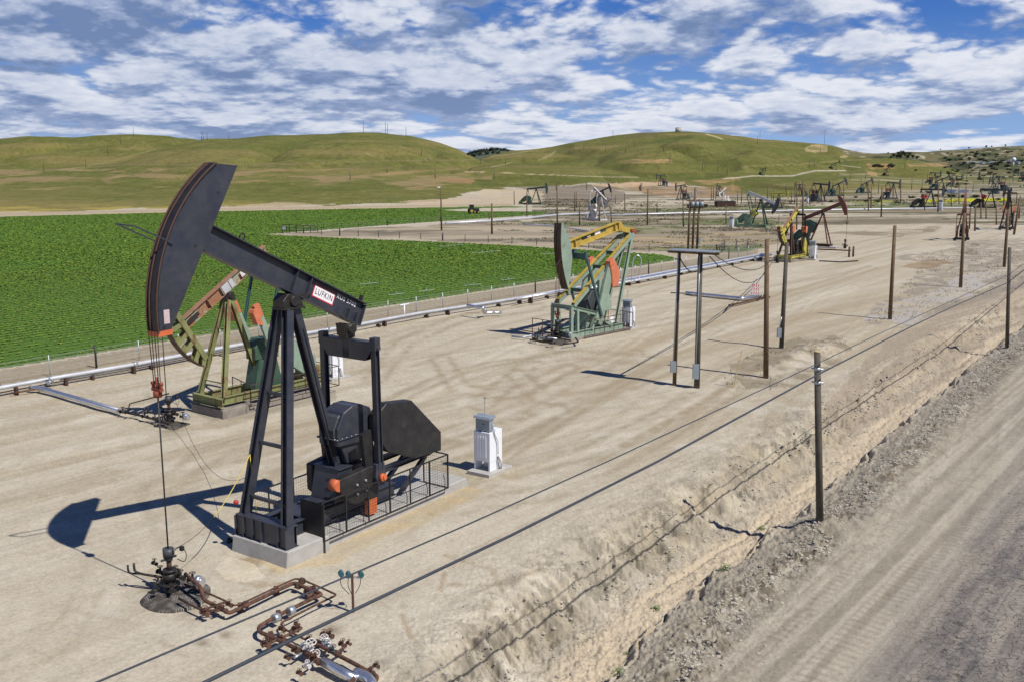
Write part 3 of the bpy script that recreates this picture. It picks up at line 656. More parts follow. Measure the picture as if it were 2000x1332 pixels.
# ---------------------------------------------------------------- paints and other materials
def paint(name, col, rough=0.5, metal=0.0, rust=0.0, rust_col=(0.16, 0.07, 0.035), var=0.15, scale=1.5, dust=0.0, spec=0.5, bump=0.15, streak=True):
    mt = bpy.data.materials.new(name); mt.use_nodes = True; nt = mt.node_tree; N = nt.nodes; L = nt.links; b = N['Principled BSDF']
    tc = N.new('ShaderNodeTexCoord')

    def noise(s, d, r, sz=1.0):
        mp = N.new('ShaderNodeMapping'); mp.inputs['Scale'].default_value = (1, 1, sz); L.new(tc.outputs['Object'], mp.inputs[0])
        n = N.new('ShaderNodeTexNoise'); n.inputs['Scale'].default_value = s; n.inputs['Detail'].default_value = d; n.inputs['Roughness'].default_value = r
        L.new(mp.outputs[0], n.inputs['Vector']); return n.outputs[0]

    def rng(v, a, b_, c, d):
        n = N.new('ShaderNodeMapRange'); L.new(v, n.inputs[0])
        for i, q in enumerate((a, b_, c, d)): n.inputs[i + 1].default_value = q
        return n.outputs[0]
    sc = N.new('ShaderNodeVectorMath'); sc.operation = 'SCALE'; sc.inputs[0].default_value = col; L.new(rng(noise(scale, 5, 0.65), 0.3, 0.7, 1 - var, 1 + var), sc.inputs['Scale'])
    last = sc.outputs[0]; b.inputs['Roughness'].default_value = rough
    if rust > 0:
        n = noise(scale * 1.7, 8, 0.72, 0.35 if streak else 1.0); t = 0.72 - 0.42 * rust
        mx = N.new('ShaderNodeMix'); mx.data_type = 'RGBA'; f = rng(n, t, t + 0.07, 0, 1); L.new(f, mx.inputs['Factor']); L.new(last, mx.inputs[6]); mx.inputs[7].default_value = (*rust_col, 1)
        last = mx.outputs[2]; L.new(rng(f, 0, 1, rough, 0.9), b.inputs['Roughness'])
    if dust > 0:
        mx = N.new('ShaderNodeMix'); mx.data_type = 'RGBA'; L.new(rng(noise(scale * 2.3, 6, 0.7), 0.4, 0.75, 0, dust), mx.inputs['Factor']); L.new(last, mx.inputs[6]); mx.inputs[7].default_value = (0.34, 0.29, 0.21, 1)
        last = mx.outputs[2]
    L.new(last, b.inputs['Base Color']); b.inputs['Metallic'].default_value = metal; b.inputs['Specular IOR Level'].default_value = spec
    if bump:
        bp = N.new('ShaderNodeBump'); bp.inputs['Strength'].default_value = bump; bp.inputs['Distance'].default_value = 0.01; L.new(noise(scale * 12, 4, 0.6), bp.inputs['Height']); L.new(bp.outputs[0], b.inputs['Normal'])
    return mt


M = dict(
    black=paint('black_paint', (0.027, 0.032, 0.048), 0.42, 0, 0.0, var=0.16, scale=0.9, dust=0.09, spec=0.5),
    guard=paint('worn_black_paint', (0.012, 0.012, 0.014), 0.55, 0, 0.02, dust=0.07, var=0.3),
    iron=paint('oily_iron', (0.020, 0.018, 0.017), 0.5, 0.2, 0.12, dust=0.08, scale=4),
    rust=paint('rusty_pipe', (0.115, 0.052, 0.032), 0.85, 0, 0.55, (0.050, 0.026, 0.018), var=0.35, scale=5),
    rustd=paint('dark_rust', (0.075, 0.038, 0.026), 0.85, 0, 0.4, (0.035, 0.022, 0.016), var=0.3, scale=3),
    redrust=paint('red_oxide', (0.24, 0.055, 0.03), 0.7, 0, 0.3, (0.10, 0.03, 0.02), scale=6),
    orange=paint('orange_paint', (0.58, 0.125, 0.035), 0.6, 0, 0.16, dust=0.18, scale=4),
    salmon=paint('faded_orange_paint', (0.55, 0.16, 0.075), 0.65, 0, 0.22, dust=0.15, scale=4),
    red=paint('red_paint', (0.45, 0.03, 0.03), 0.5),
    conc=paint('concrete', (0.40, 0.39, 0.37), 0.9, 0, 0, var=0.14, scale=2.2, dust=0.35, bump=0.4),
    conc_old=paint('old_concrete', (0.24, 0.21, 0.18), 0.95, 0, 0.35, (0.09, 0.075, 0.06), var=0.25, scale=2.0, bump=0.5),
    white=paint('white_paint', (0.76, 0.78, 0.82), 0.4, 0, 0.0, var=0.04, dust=0.06),
    cream=paint('weathered_white_paint', (0.62, 0.58, 0.55), 0.6, 0, 0.12, var=0.12, dust=0.2),
    grey=paint('grey_enamel', (0.26, 0.30, 0.34), 0.45, 0.1, 0, var=0.08),
    cladding=paint('aluminium_cladding', (0.62, 0.64, 0.68), 0.30, 0.85, 0, var=0.12, scale=3, dust=0.15),
    pipe_pale=paint('pale_pipe_lagging', (0.60, 0.62, 0.66), 0.45, 0.35, 0.03, var=0.12, scale=0.8, dust=0.25),
    galv=paint('galvanised_steel', (0.42, 0.45, 0.48), 0.42, 0.6, 0, var=0.15, scale=4),
    wood=paint('weathered_pole_wood', (0.135, 0.088, 0.048), 0.9, 0, 0.3, (0.055, 0.036, 0.022), var=0.3, scale=3.0, bump=0.5),
    wood_grey=paint('grey_pole_wood', (0.088, 0.076, 0.058), 0.9, 0, 0.3, (0.05, 0.042, 0.033), var=0.3, scale=3.0, bump=0.5),
    wood_pale=paint('cut_timber', (0.50, 0.40, 0.20), 0.9),
    olive=paint('olive_paint', (0.19, 0.205, 0.075), 0.65, 0, 0.46, (0.15, 0.075, 0.035), var=0.25, dust=0.15),
    moss=paint('dark_green_paint', (0.035, 0.085, 0.055), 0.5, 0, 0.12, var=0.25, dust=0.08),
    faded=paint('faded_green_beam_paint', (0.30, 0.31, 0.22), 0.7, 0, 0.62, (0.27, 0.12, 0.06), var=0.25, scale=1.1, dust=0.2),
    rustpink=paint('rust_topped_flange', (0.30, 0.15, 0.09), 0.8, 0, 0.3, (0.16, 0.07, 0.04), var=0.2),
    mint=paint('mint_paint', (0.235, 0.315, 0.245), 0.6, 0, 0.26, (0.16, 0.10, 0.05), var=0.18, dust=0.12),
    teal=paint('deep_teal_paint', (0.035, 0.085, 0.09), 0.5, 0, 0.08, var=0.2),
    yellow=paint('yellow_paint', (0.44, 0.31, 0.05), 0.6, 0, 0.36, (0.20, 0.10, 0.04), var=0.2, dust=0.1),
    lemon=paint('lemon_paint', (0.42, 0.38, 0.07), 0.6, 0, 0.30, (0.20, 0.11, 0.04), var=0.2),
    facebrown=paint('greasy_brown_track', (0.060, 0.036, 0.022), 0.6, 0, 0.4, (0.022, 0.016, 0.012), var=0.3, scale=3, streak=True),
    lip=paint('rusty_edge', (0.085, 0.040, 0.028), 0.8, 0, 0.3, (0.06, 0.03, 0.02), scale=4),
    oxide=paint('oxide_brown_paint', (0.165, 0.060, 0.045), 0.7, 0, 0.25, (0.08, 0.04, 0.03), var=0.2, dust=0.08),
    bottle=paint('bottle_green_paint', (0.022, 0.060, 0.045), 0.5, 0, 0.1, var=0.2),
    ltgreen=paint('light_green_paint', (0.18, 0.28, 0.17), 0.6, 0, 0.15, var=0.2),
    slate=paint('slate_paint', (0.045, 0.052, 0.058), 0.55, 0, 0.12, dust=0.06, var=0.2),
    brass=paint('teal_gauge_paint', (0.02, 0.09, 0.11), 0.45),
    decal_white=paint('decal_white', (0.85, 0.82, 0.83), 0.5, var=0.02, bump=0), decal_red=paint('decal_red', (0.55, 0.03, 0.05), 0.5, var=0.02, bump=0), decal_black=paint('decal_black', (0.03, 0.03, 0.035), 0.5, var=0.02, bump=0),
    decal_pink=paint('faded_notice', (0.55, 0.42, 0.42), 0.6, var=0.12, scale=12, bump=0),
    wire=paint('cable_sheath', (0.045, 0.052, 0.065), 0.5), rope=paint('yellow_rope', (0.62, 0.48, 0.10), 0.8), steelwire=paint('greased_steel_rope', (0.10, 0.05, 0.035), 0.6, 0.3, scale=8),
    mat=paint('oil_stained_mat', (0.085, 0.072, 0.058), 0.9, 0, 0.45, (0.03, 0.026, 0.022), var=0.3, scale=1.6, bump=0.4, streak=False),
    leaf=paint('crop_leaf', (0.152, 0.226, 0.018), 0.95, var=0.14, scale=1.2, bump=0), weed=paint('green_weed', (0.085, 0.15, 0.03), 0.7, var=0.3, bump=0),
    dry=paint('dry_brush', (0.19, 0.15, 0.105), 0.9, var=0.3, bump=0), shrub=paint('dark_shrub_leaf', (0.038, 0.055, 0.028), 0.8, var=0.4, scale=0.2, bump=0),
    scrub=paint('scrub_leaf', (0.215, 0.190, 0.125), 0.95, var=0.4, scale=0.08, bump=0), bark=paint('bark', (0.08, 0.06, 0.045), 0.9), rock=paint('pebble', (0.38, 0.345, 0.285), 0.95, var=0.4, scale=0.5, bump=0),
)


def text_mesh(name, body, size, mat, parent, loc, rot, thick=0.004, width=None, bold=0.0):
    cu = bpy.data.curves.new(name, 'FONT'); cu.body = body; cu.size = size; cu.extrude = thick; cu.align_x = 'CENTER'; cu.align_y = 'CENTER'; cu.offset = bold; cu.space_character = 1.18
    t = bpy.data.objects.new(name + '_src', cu); SC.collection.objects.link(t); bpy.context.view_layer.update()
    me = bpy.data.meshes.new_from_object(t.evaluated_get(bpy.context.evaluated_depsgraph_get())); bpy.data.objects.remove(t)
    if width:
        xs = [v.co.x for v in me.vertices]; k = width / (max(xs) - min(xs))
        for v in me.vertices: v.co.x *= k
    me.materials.clear(); me.materials.append(mat); me.name = name
    o = bpy.data.objects.new(name, me); SC.collection.objects.link(o); o.parent = parent; o.matrix_local = Matrix.Translation(loc) @ rot
    return o


def arc_head(m, pv, R, a0, a1, depth0, depth1, t0, t1, n=16, ends=None):
    """horsehead outline: arc about the pivot from angle a0 to a1 (degrees), straight back"""
    pts = [(pv[0] - R * math.cos(math.radians(a)), pv[1] + R * math.sin(math.radians(a))) for a in np.linspace(a0, a1, n)]
    e1 = (pv[0] - (R - depth1) * math.cos(math.radians(a1)), pv[1] + (R - depth1) * math.sin(math.radians(a1)))
    e0 = (pv[0] - (R - depth0) * math.cos(math.radians(a0)), pv[1] + (R - depth0) * math.sin(math.radians(a0)))
    if ends: e0, e1 = ends
    m.prism(pts + [e1, e0], t0, t1); return pts, e0, e1
# ---------------------------------------------------------------- pumping units. Local frame: well at the origin, x runs back along the beam, y to the left, z up
def legs(root, mat, name, pairs, w, rungs=None, rm=None):
    for p, q in pairs: MB().ibeam(p, q, w, w * 1.05, 0.03, (0, 1, 0)).build(name, mat, root)


def head_parts(root, pv, R, a0, a1, d0, d1, hw, mside, mface, mlip, open_frame=False, tip=None, ends=None):
    m = MB(); pts, e0, e1 = arc_head(m, pv, R - 0.03, a0, a1, d0 - 0.03, d1 - 0.03, -hw + 0.03, hw - 0.03, 16, ends)
    if open_frame:
        m = MB(); c0, c1 = Vector((e0[0], 0, e0[1])), Vector((e1[0], 0, e1[1]))
        for t in (-hw + 0.05, hw - 0.05):
            m.bar(c0 + Vector((0, t, 0)), c1 + Vector((0, t, 0)), 0.09, 0.26, (1, 0, 0)); n = 6
            for i in range(n + 1):
                k = int(i / n * (len(pts) - 1)); a = Vector((pts[k][0], t, pts[k][1])); f = (i + 0.25) / (n + 0.5); b = c0.lerp(c1, f) + Vector((0, t, 0)); m.bar(a, b, 0.03, 0.22, (0, 0, 1))
    head = m.build('horsehead', mside, root)
    f = MB(); n = len(pts); A = np.linspace(a0, a1, n)
    outer = [(pv[0] - R * math.cos(math.radians(a)), pv[1] + R * math.sin(math.radians(a))) for a in A]; inn = [(pv[0] - (R - 0.05) * math.cos(math.radians(a)), pv[1] + (R - 0.05) * math.sin(math.radians(a))) for a in A]
    f.prism([(x + 0.004, z) for x, z in outer] + inn[::-1], -hw - 0.015, hw + 0.015); f.build('cable_track', mface, head)
    if mlip:
        l = MB()
        for t in (-hw - 0.02, hw * 0.45, hw + 0.02) if not open_frame else (-hw - 0.02, hw + 0.02):
            l.tube([(x - 0.012, t, z) for x, z in outer], 0.022, 5)
        l.build('track_lip', mlip, head)
    if tip:
        b = MB(); x, z = outer[0]; b.prism([(x - 0.03, z - 0.09), (x - 0.03, z + 0.05), (e0[0] + 0.02, e0[1] + 0.05), (e0[0] + 0.02, e0[1] - 0.08)], -hw - 0.03, hw + 0.03); b.build('head_tip', tip, head)
    return head, outer


def bridle(root, zt, zb, hw, mrope, mbar, x0=0.0, rod_to=1.25, n=4):
    b = MB()
    for i in range(n):
        t = hw * (-1 + 2 * i / (n - 1)); b.tube([(x0 - 0.02, t, zt), (x0 + 0.02 * (i % 2), t * 0.75, zb)], 0.014, 5)
    b.build('bridle_rope', mrope, root)
    c = MB(); c.cyl((x0, 0, zb - 0.20), (x0, 0, zb - 0.03), 0.12, 12); c.box((x0, 0, zb + 0.01), (0.11, hw * 2.0, 0.08))
    for t in (-hw * 0.85, hw * 0.85): c.box((x0, t, zb + 0.12), (0.07, 0.06, 0.18)); c.cyl((x0 - 0.05, t, zb + 0.18), (x0 + 0.05, t, zb + 0.18), 0.05, 8)
    c.cyl((x0, 0, zb), (x0, 0, zb + 0.35), 0.04, 8); c.build('carrier_bar', mbar, root)
    MB().cyl((x0, 0, rod_to), (x0, 0, zb), 0.022, 8).build('polished_rod', M['iron'], root)


def crank_set(root, shaft, pin_len, arm_deg, t, cw, mats, arm_w=0.55, arm_len=2.4, tipc=None, tip_shape=None):
    """crank arm from the shaft at angle arm_deg (from +x, degrees), with counterweights"""
    a = math.radians(arm_deg); d = Vector((math.cos(a), 0, math.sin(a))); n = Vector((-d.z, 0, d.x)); S = Vector(shaft)
    P = lambda u, v: ((S + d * u + n * v).x, (S + d * u + n * v).z)
    m = MB(); m.prism([P(-0.3, -arm_w * .45), P(-0.3, arm_w * .45), P(arm_len, arm_w * .32), P(arm_len, -arm_w * .32)], t - 0.08, t + 0.08); arm = m.build('crank', mats[0], root)
    for w in cw:
        q = MB(); u0, u1, v0, v1 = w; q.prism([P(u0, v0 * .8), P(u0 + (u1 - u0) * .2, v1), P(u1 - (u1 - u0) * .12, v1), P(u1, v1 * 0.75), P(u1, v0)], t - 0.20, t + 0.20); q.build('counterweight', mats[1], arm)
    if tipc is not None:
        q = MB(); q.prism([P(arm_len - 0.62, -arm_w * .36), P(arm_len - .62, arm_w * .36), P(arm_len + 0.03, arm_w * .37), P(arm_len + .03, -arm_w * .37)], t - 0.10, t + 0.10); q.build('crank_tip', tipc, arm)
    return S + d * pin_len


def ladder(m, base, top, w, n, r=0.02, up=(0, 1, 0)):
    base, top = Vector(base), Vector(top); u = Vector(up) * (w / 2)
    m.tube([base - u, top - u], r, 5); m.tube([base + u, top + u], r, 5)
    for i in range(1, n): p = base.lerp(top, i / n); m.tube([p - u, p + u], r * .8, 5)


# ======================= the big black unit in front =======================
AZ1 = 55.3; A1 = Vector((math.cos(math.radians(AZ1)), math.sin(math.radians(AZ1)), 0)); N1 = Vector((-A1.y, A1.x, 0)); O1 = G(334, 1157)


def L1(s, t, z): return O1 + A1 * s + N1 * t + Vector((0, 0, z))


def black_unit():
    r = empty('pumpjack', O1, AZ1, 'large black pumpjack in front with a red and white nameplate on its beam', 'pumpjack', 'pumpjacks of the oil field')
    B = M['black']; pv = (4.85, 7.95); R = 4.86; ang = math.radians(25.7); bd = Vector((math.cos(ang), 0, -math.sin(ang))); bn = Vector((math.sin(ang), 0, math.cos(ang)))
    head, outer = head_parts(r, pv, R, -5.5, 57.0, 0.42, 0.50, 0.21, B, M['guard'], M['lip'], tip=M['orange'], ends=((0.41, 7.50), (2.98, 11.94)))
    nb = MB(); nb.prism([(0.22, 8.10), (0.40, 8.10), (0.40, 7.72), (0.22, 7.72)], -0.190, -0.183); nb.build('notice_plate', M['decal_pink'], head)
    hl = MB()
    for x, z in ((0.20, 7.62), (1.38, 9.75), (2.25, 11.2)): hl.cyl((x, -0.187, z), (x, -0.180, z), 0.045, 10)
    each(hl, 'drain_hole', M['guard'], head)
    # beam
    PV = Vector((pv[0], 0, pv[1])); C0 = PV + bn * 0.50; p = C0 - bd * 3.55; q = C0 + bd * 3.27
    m = MB(); H = 0.80; W_ = 0.36
    m.ibeam(p, q, W_, H, 0.04, bn); m.bar(q - bd * 0.01, q + bd * 0.02, W_ - 0.02, H - 0.10, bn)
    for k in (-0.02, 0.62, 2.62, 3.02):
        h = 0.71 if k < 1 else 0.34; off = 0 if k < 1 else -0.18; c = C0 + bd * k + bn * off
        for t in (-0.09, 0.09): m.bar(c - bn * h / 2 + Vector((0, t, 0)), c + bn * h / 2 + Vector((0, t, 0)), 0.14, 0.025, bd)
    beam = m.build('walking_beam', B, r, 0.006)
    e = MB(); e.ring(C0 - bd * 2.35 + bn * 0.52, 0.10, 0.025, (0, 1, 0)); e.bar(C0 + bd * 3.1 + bn * 0.42, C0 + bd * 3.1 + bn * 0.62, 0.1, 0.1, bd); each(e, 'lifting_eye', M['iron'], beam)
    # nameplate and number, painted on the right side of the beam
    rot = Matrix(((bd.x, bn.x, 0, 0), (0, 0, -1, 0), (bd.z, bn.z, 0, 0), (0, 0, 0, 1))); yy = -0.026
    c = C0 + bd * 1.40 + bn * 0.03
    for nm, w, h, mt, dy in (('nameplate_border', 1.00, 0.40, 'decal_red', 0.0), ('nameplate', 0.93, 0.33, 'decal_white', -0.004)):
        k = MB(); k.add([c + bd * (-w / 2) + bn * (-h / 2) + Vector((0, yy + dy, 0)), c + bd * (w / 2) + bn * (-h / 2) + Vector((0, yy + dy, 0)), c + bd * (w / 2) + bn * (h / 2) + Vector((0, yy + dy, 0)), c + bd * (-w / 2) + bn * (h / 2) + Vector((0, yy + dy, 0))], [(0, 1, 2, 3)]); k.build(nm, M[mt], beam)
    text_mesh('nameplate_lettering', 'LUFKIN', 0.27, M['decal_black'], beam, Vector((c.x, yy - 0.009, c.z)), rot, 0.002, 0.80, 0.0)
    c2 = C0 + bd * 2.45 + bn * 0.20; text_mesh('unit_number', 'RUS 5702', 0.19, M['decal_white'], beam, Vector((c2.x, yy - 0.004, c2.z)), rot, 0.002, 0.95, 0.002)
    # saddle bearing, post
    s = MB(); s.prism([(4.45, 7.62), (5.25, 7.62), (5.2, 7.8), (5.0, 8.02), (4.65, 8.06), (4.42, 7.85)], -0.24, 0.24); s.cyl((4.85, -0.34, 7.82), (4.85, 0.34, 7.82), 0.17, 14); s.box((4.85, 0, 7.60), (0.85, 0.62, 0.06))
    s.prism([(4.55, 8.0), (5.25, 8.0), (5.75, 7.98), (5.2, 7.72), (4.6, 7.72)], -0.14, 0.14)
    s.build('saddle_bearing', M['iron'], r, 0.01)
    T = 7.56
    for a, b in (((3.42, -1.10, 1.16), (4.62, -0.20, T)), ((3.42, 0.80, 1.16), (4.62, 0.20, T))): MB().ibeam(a, b, 0.26, 0.28, 0.035, (0, 1, 0)).build('samson_post_leg', B, r)
    MB().ibeam((6.50, -0.1, 2.14), (5.08, 0, T), 0.26, 0.28, 0.035, (0, 1, 0)).build('samson_post_leg', B, r)
    st = MB()
    for z in (1.75, 3.45, 5.0):
        f = (z - 1.16) / (T - 1.16); x = 3.42 + 1.2 * f; st.bar((x, -1.10 + 0.9 * f, z), (x, 0.80 - 0.6 * f, z), 0.10, 0.10)
    each(st, 'cross_brace', B, r)
    lr = MB(); ladder(lr, (6.36, -0.32, 2.3), (5.16, -0.28, 6.9), 0.0, 1); 
    for i in range(30): lr.tube([(5.15 + 0.012 * i, -0.02 + 0.1 * math.sin(i), 7.4 - 0.045 * i), (5.27 + 0.012 * i, -0.12, 7.36 - 0.045 * i)], 0.018, 5)
    lr.build('step_rungs', M['iron'], r)
    # equaliser and pitmans
    te = -0.15; q_ = MB(); q_.prism([(7.05, 6.30), (7.55, 6.30), (7.50, 6.05), (7.40, 5.62), (7.15, 5.62), (7.08, 6.05)], te - 0.01, te + 0.01)
    q_ = MB()
    for x0, x1 in ((7.13, 7.16), (7.40, 7.43)):
        q_.add([(x0, te - 1.10, 6.28), (x0, te + 1.10, 6.28), (x0, te + 1.10, 5.98), (x0, te + 0.85, 5.66), (x0, te - 0.85, 5.66), (x0, te - 1.10, 5.98), (x1, te - 1.10, 6.28), (x1, te + 1.10, 6.28), (x1, te + 1.10, 5.98), (x1, te + 0.85, 5.66), (x1, te - 0.85, 5.66), (x1, te - 1.10, 5.98)],
               [(0, 1, 2, 3, 4, 5), (11, 10, 9, 8, 7, 6), (0, 6, 7, 1), (1, 7, 8, 2), (2, 8, 9, 3), (3, 9, 10, 4), (4, 10, 11, 5), (5, 11, 6, 0)])
    q_.box((7.28, te, 6.27), (0.30, 2.2, 0.03)); q_.box((7.28, te, 5.66), (0.26, 1.66, 0.03)); q_.box((7.28, te, 5.98), (0.30, 0.30, 0.6)); q_.build('equaliser', B, r)
    bb = MB(); bb.box((7.3, te + 0.1, 6.45), (0.42, 0.36, 0.30)); bb.cyl((7.30, te - 0.22, 6.62), (7.30, te + 0.42, 6.62), 0.16, 12); bb.prism([(7.0, 6.82), (7.6, 6.62), (7.52, 6.4), (7.05, 6.4)], te - 0.05, te + 0.3)
    for i in range(4): bb.blob((7.02 + i * 0.2, -0.19, 7.0 - i * 0.10), 0.035, 6, 4)
    bb.build('equaliser_bearing', M['iron'], r)
    for t, nm in ((te - 1.17, 0), (te + 1.17, 1)):
        pit = MB(); sg = -1 if nm == 0 else 1; pit.ibeam((7.28, t, 6.05), (7.32, t + sg * 0.02, 1.95), 0.20, 0.22, 0.03, (1, 0, 0)); pit.box((7.28, t, 6.22), (0.26, 0.24, 0.42)); pit.cyl((7.28, t - 0.2, 6.1), (7.28, t + 0.2, 6.1), 0.07, 10); pi = pit.build('pitman_arm', B, r, 0.004)
        bo = MB(); bo.prism([(7.13, 2.2), (7.51, 2.2), (7.58, 1.75), (7.50, 1.50), (7.32, 1.40), (7.14, 1.50), (7.07, 1.75)], t - 0.10, t + 0.10); bo.build('pitman_bearing', B, pi, 0.02)
        kn = MB(); kn.cyl((7.33, t + sg * 0.10, 1.72), (7.33, t + sg * 0.24, 1.72), 0.13, 16); kn.cyl((7.33, t + sg * 0.24, 1.72), (7.33, t + sg * 0.29, 1.72), 0.07, 12); kn.build('wrist_pin_cap', M['orange'], pi)
    for sg in (-1, 1):
        t = te + sg * 0.93; a = MB(); a.prism([(6.75, 3.25), (7.15, 3.35), (7.5, 1.8), (7.42, 0.95), (6.90, 0.95), (6.9, 1.8)], t - 0.08, t + 0.08); cr = a.build('crank', M['guard'], r)
        a = MB(); a.prism([(7.36, 0.95), (7.32, 0.44), (6.96, 0.44), (6.98, 0.95)], t - 0.10, t + 0.10); a.build('crank_tip', M['orange'], cr)
        a = MB(); x5 = 5.55 if sg < 0 else 6.2; a.prism([(x5, 2.06), (6.9, 2.14), (7.2, 2.12), (7.0, 1.15), (6.35, 1.02), (max(5.95, x5), 1.18), (x5, 1.66)], t - 0.15 + sg * .04, t + 0.15 + sg * .04); cw = a.build('counterweight', M['guard'], cr, 0.03)
        a = MB(); a.cyl((5.54, t - 0.17, 1.86), (5.54, t + 0.17, 1.86), 0.19, 20)
        if sg < 0: a.build('counterweight_nose', M['orange'], cw)
        a = MB()
        for x, z in ((6.3, 1.7), (6.3, 1.4), (6.7, 1.75), (6.75, 1.4)): a.cyl((x, t + sg * 0.18, z), (x, t + sg * 0.25, z), 0.04, 8)
        each(a, 'counterweight_bolt', M['galv'], cw)
    # gear box on its pedestal
    g = MB(); g.prism([(6.25, 2.85), (6.25, 3.45), (6.55, 3.95), (6.95, 4.10), (7.35, 4.10), (7.8, 3.9), (8.0, 3.4), (8.0, 2.75)], -0.55, 0.35); g.box((7.12, -0.1, 3.08), (1.9, 1.0, 0.05)); g.prism([(6.75, 2.15), (7.6, 2.15), (7.95, 2.85), (6.45, 2.85)], -0.45, 0.25)
    gb = g.build('gear_box', B, r, 0.03)
    g = MB(); g.prism([(6.18, 3.12), (6.18, 3.40), (6.40, 3.80), (6.62, 3.95), (6.62, 3.12)], -0.42, 0.22); g.box((6.4, -0.1, 3.1), (0.5, 0.72, 0.04)); g.build('gear_cover', M['slate'], gb, 0.03)
    g = MB(); g.cyl((6.9, 0.35, 3.2), (6.9, 0.62, 3.2), 0.30, 18); g.build('brake_drum', M['redrust'], gb)
    g = MB()
    for i in range(9): g.blob((6.2 + i * 0.22, -0.56, 3.1), 0.025, 5, 4)
    for i in range(5): g.blob((6.14, -0.5 + i * 0.2, 3.13), 0.03, 5, 4)
    each(g, 'gear_box_bolt', M['galv'], gb)
    d = MB(); d.prism([(5.92, 0.75), (6.22, 2.06), (7.40, 2.06), (7.95, 0.75)], -0.56, 0.56); d.box((6.80, 0.0, 2.09), (1.24, 1.22, 0.05)); d.prism([(5.3, 0.96), (5.3, 1.06), (5.95, 1.06), (5.95, 0.96)], -0.5, 0.5); pd = d.build('pedestal', B, r, 0.01)
    d = MB()
    for z in (1.72, 1.42, 1.12): d.box((5.92 + (z - 0.75) * 0.229, -0.2, z), (0.05, 0.22, 0.10))
    for x in (6.6, 7.2): d.box((x, -0.562, 1.75), (0.22, 0.01, 0.09))
    each(d, 'inspection_slot', M['decal_black'], pd)
    # belt guard, motor and their frame
    b = MB(); b.prism([(7.65, 3.72), (8.1, 4.02), (9.42, 3.86), (11.02, 2.36), (11.02, 1.66), (9.55, 1.72), (8.15, 2.30), (7.65, 2.9)], -1.02, -0.62); bg_ = b.build('belt_guard', M['guard'], r, 0.02)
    b = MB(); b.cyl((8.98, -1.025, 3.1), (8.98, -1.018, 3.1), 0.13, 9); b.build('guard_opening', M['decal_black'], bg_)
    mo = MB(); mo.cyl((10.3, -0.55, 2.15), (10.3, 0.25, 2.15), 0.30, 18); mo.box((10.3, -0.15, 1.80), (0.8, 0.9, 0.08))
    for i in range(7): mo.ring((10.3, -0.45 + i * 0.1, 2.15), 0.31, 0.012, (0, 1, 0), 18, 4)
    mo.build('electric_motor', M['slate'], r)
    fr = MB(); fr.ibeam((7.9, -0.6, 1.55), (10.9, -0.6, 1.60), 0.16, 0.2, 0.02); fr.ibeam((7.9, 0.3, 1.55), (10.9, 0.3, 1.60), 0.16, 0.2, 0.02); fr.bar((10.6, -0.6, 1.5), (9.2, -0.6, 0.5), 0.14, 0.14); fr.bar((10.6, 0.3, 1.5), (9.2, 0.3, 0.5), 0.14, 0.14); fr.bar((10.8, -0.6, 1.5), (10.8, 0.3, 1.5), 0.12, 0.12)
    fr.build('motor_frame', B, r)
    # steel skid
    k = MB(); k.bar((3.22, -1.32, 0.83), (3.22, 0.98, 0.83), 0.03, 0.66); k.box((3.42, -0.17, 1.17), (0.46, 2.34, 0.035)); k.box((3.42, -0.17, 0.515), (0.46, 2.34, 0.03)); k.box((3.64, -0.17, 0.84), (0.02, 2.2, 0.6))
    for t in (-1.32, -0.95, -0.2, 0.2, 0.62, 0.98): k.box((3.31, t, 0.84), (0.36, 0.03, 0.62))
    for t in (-0.55, 0.58): k.ibeam((3.66, t, 0.72), (8.9, t, 0.72), 0.24, 0.46, 0.03)
    for s_ in (4.6, 6.0, 7.6, 8.8): k.ibeam((s_, -0.42, 0.70), (s_, 0.42, 0.70), 0.2, 0.4, 0.02)
    k.box((5.0, 0.0, 0.975), (1.0, 0.9, 0.02)); k.build('skid_base', B, r, 0.004)
    # rope guide arms on the head
    w = MB(); a_, b_ = (-0.76, 0.22, 10.46), (-0.52, -0.22, 10.40)
    w.bar(a_, b_, 0.05, 0.03); w.bar(a_, (0.45, 0.23, 9.90), 0.035, 0.035); w.bar(b_, (0.62, -0.235, 9.88), 0.035, 0.035); w.build('rope_guide', M['black'], head)
    bridle(r, 7.52, 5.92, 0.20, M['steelwire'], M['redrust'])
    tl = MB(); tl.blob((3.10, 0.82, 1.62), 0.085, 8, 6); tl.build('red_lamp', M['red'], r)
    return r


def sheet_fence(root, path, zb, zt, mat, post_every=1.1, grid=0.10, mesh=True, post_r=0.025):
    fr = MB(); me = MB()
    for (a, b) in zip(path[:-1], path[1:]):
        a, b = Vector(a), Vector(b); L_ = (b - a).length; d = (b - a) / L_; U = Vector((0, 0, 1))
        for z in (zb, zt): fr.bar(a + U * z, b + U * z, post_r * 1.6, post_r * 1.6)
        n = max(1, round(L_ / post_every))
        for i in range(n + 1): p = a + d * (L_ * i / n); fr.bar(p + U * zb, p + U * zt, post_r * 1.6, post_r * 1.6)
        if mesh:
            k = int(L_ / grid)
            for i in range(1, k): p = a + d * (i * grid); me.tube([p + U * zb, p + U * zt], 0.0035, 3, False)
            for i in range(1, int((zt - zb) / grid)): me.tube([a + U * (zb + i * grid), b + U * (zb + i * grid)], 0.0035, 3, False)
    fr.build('fence_frame', mat, root)
    if mesh: me.build('wire_mesh', mat, root)


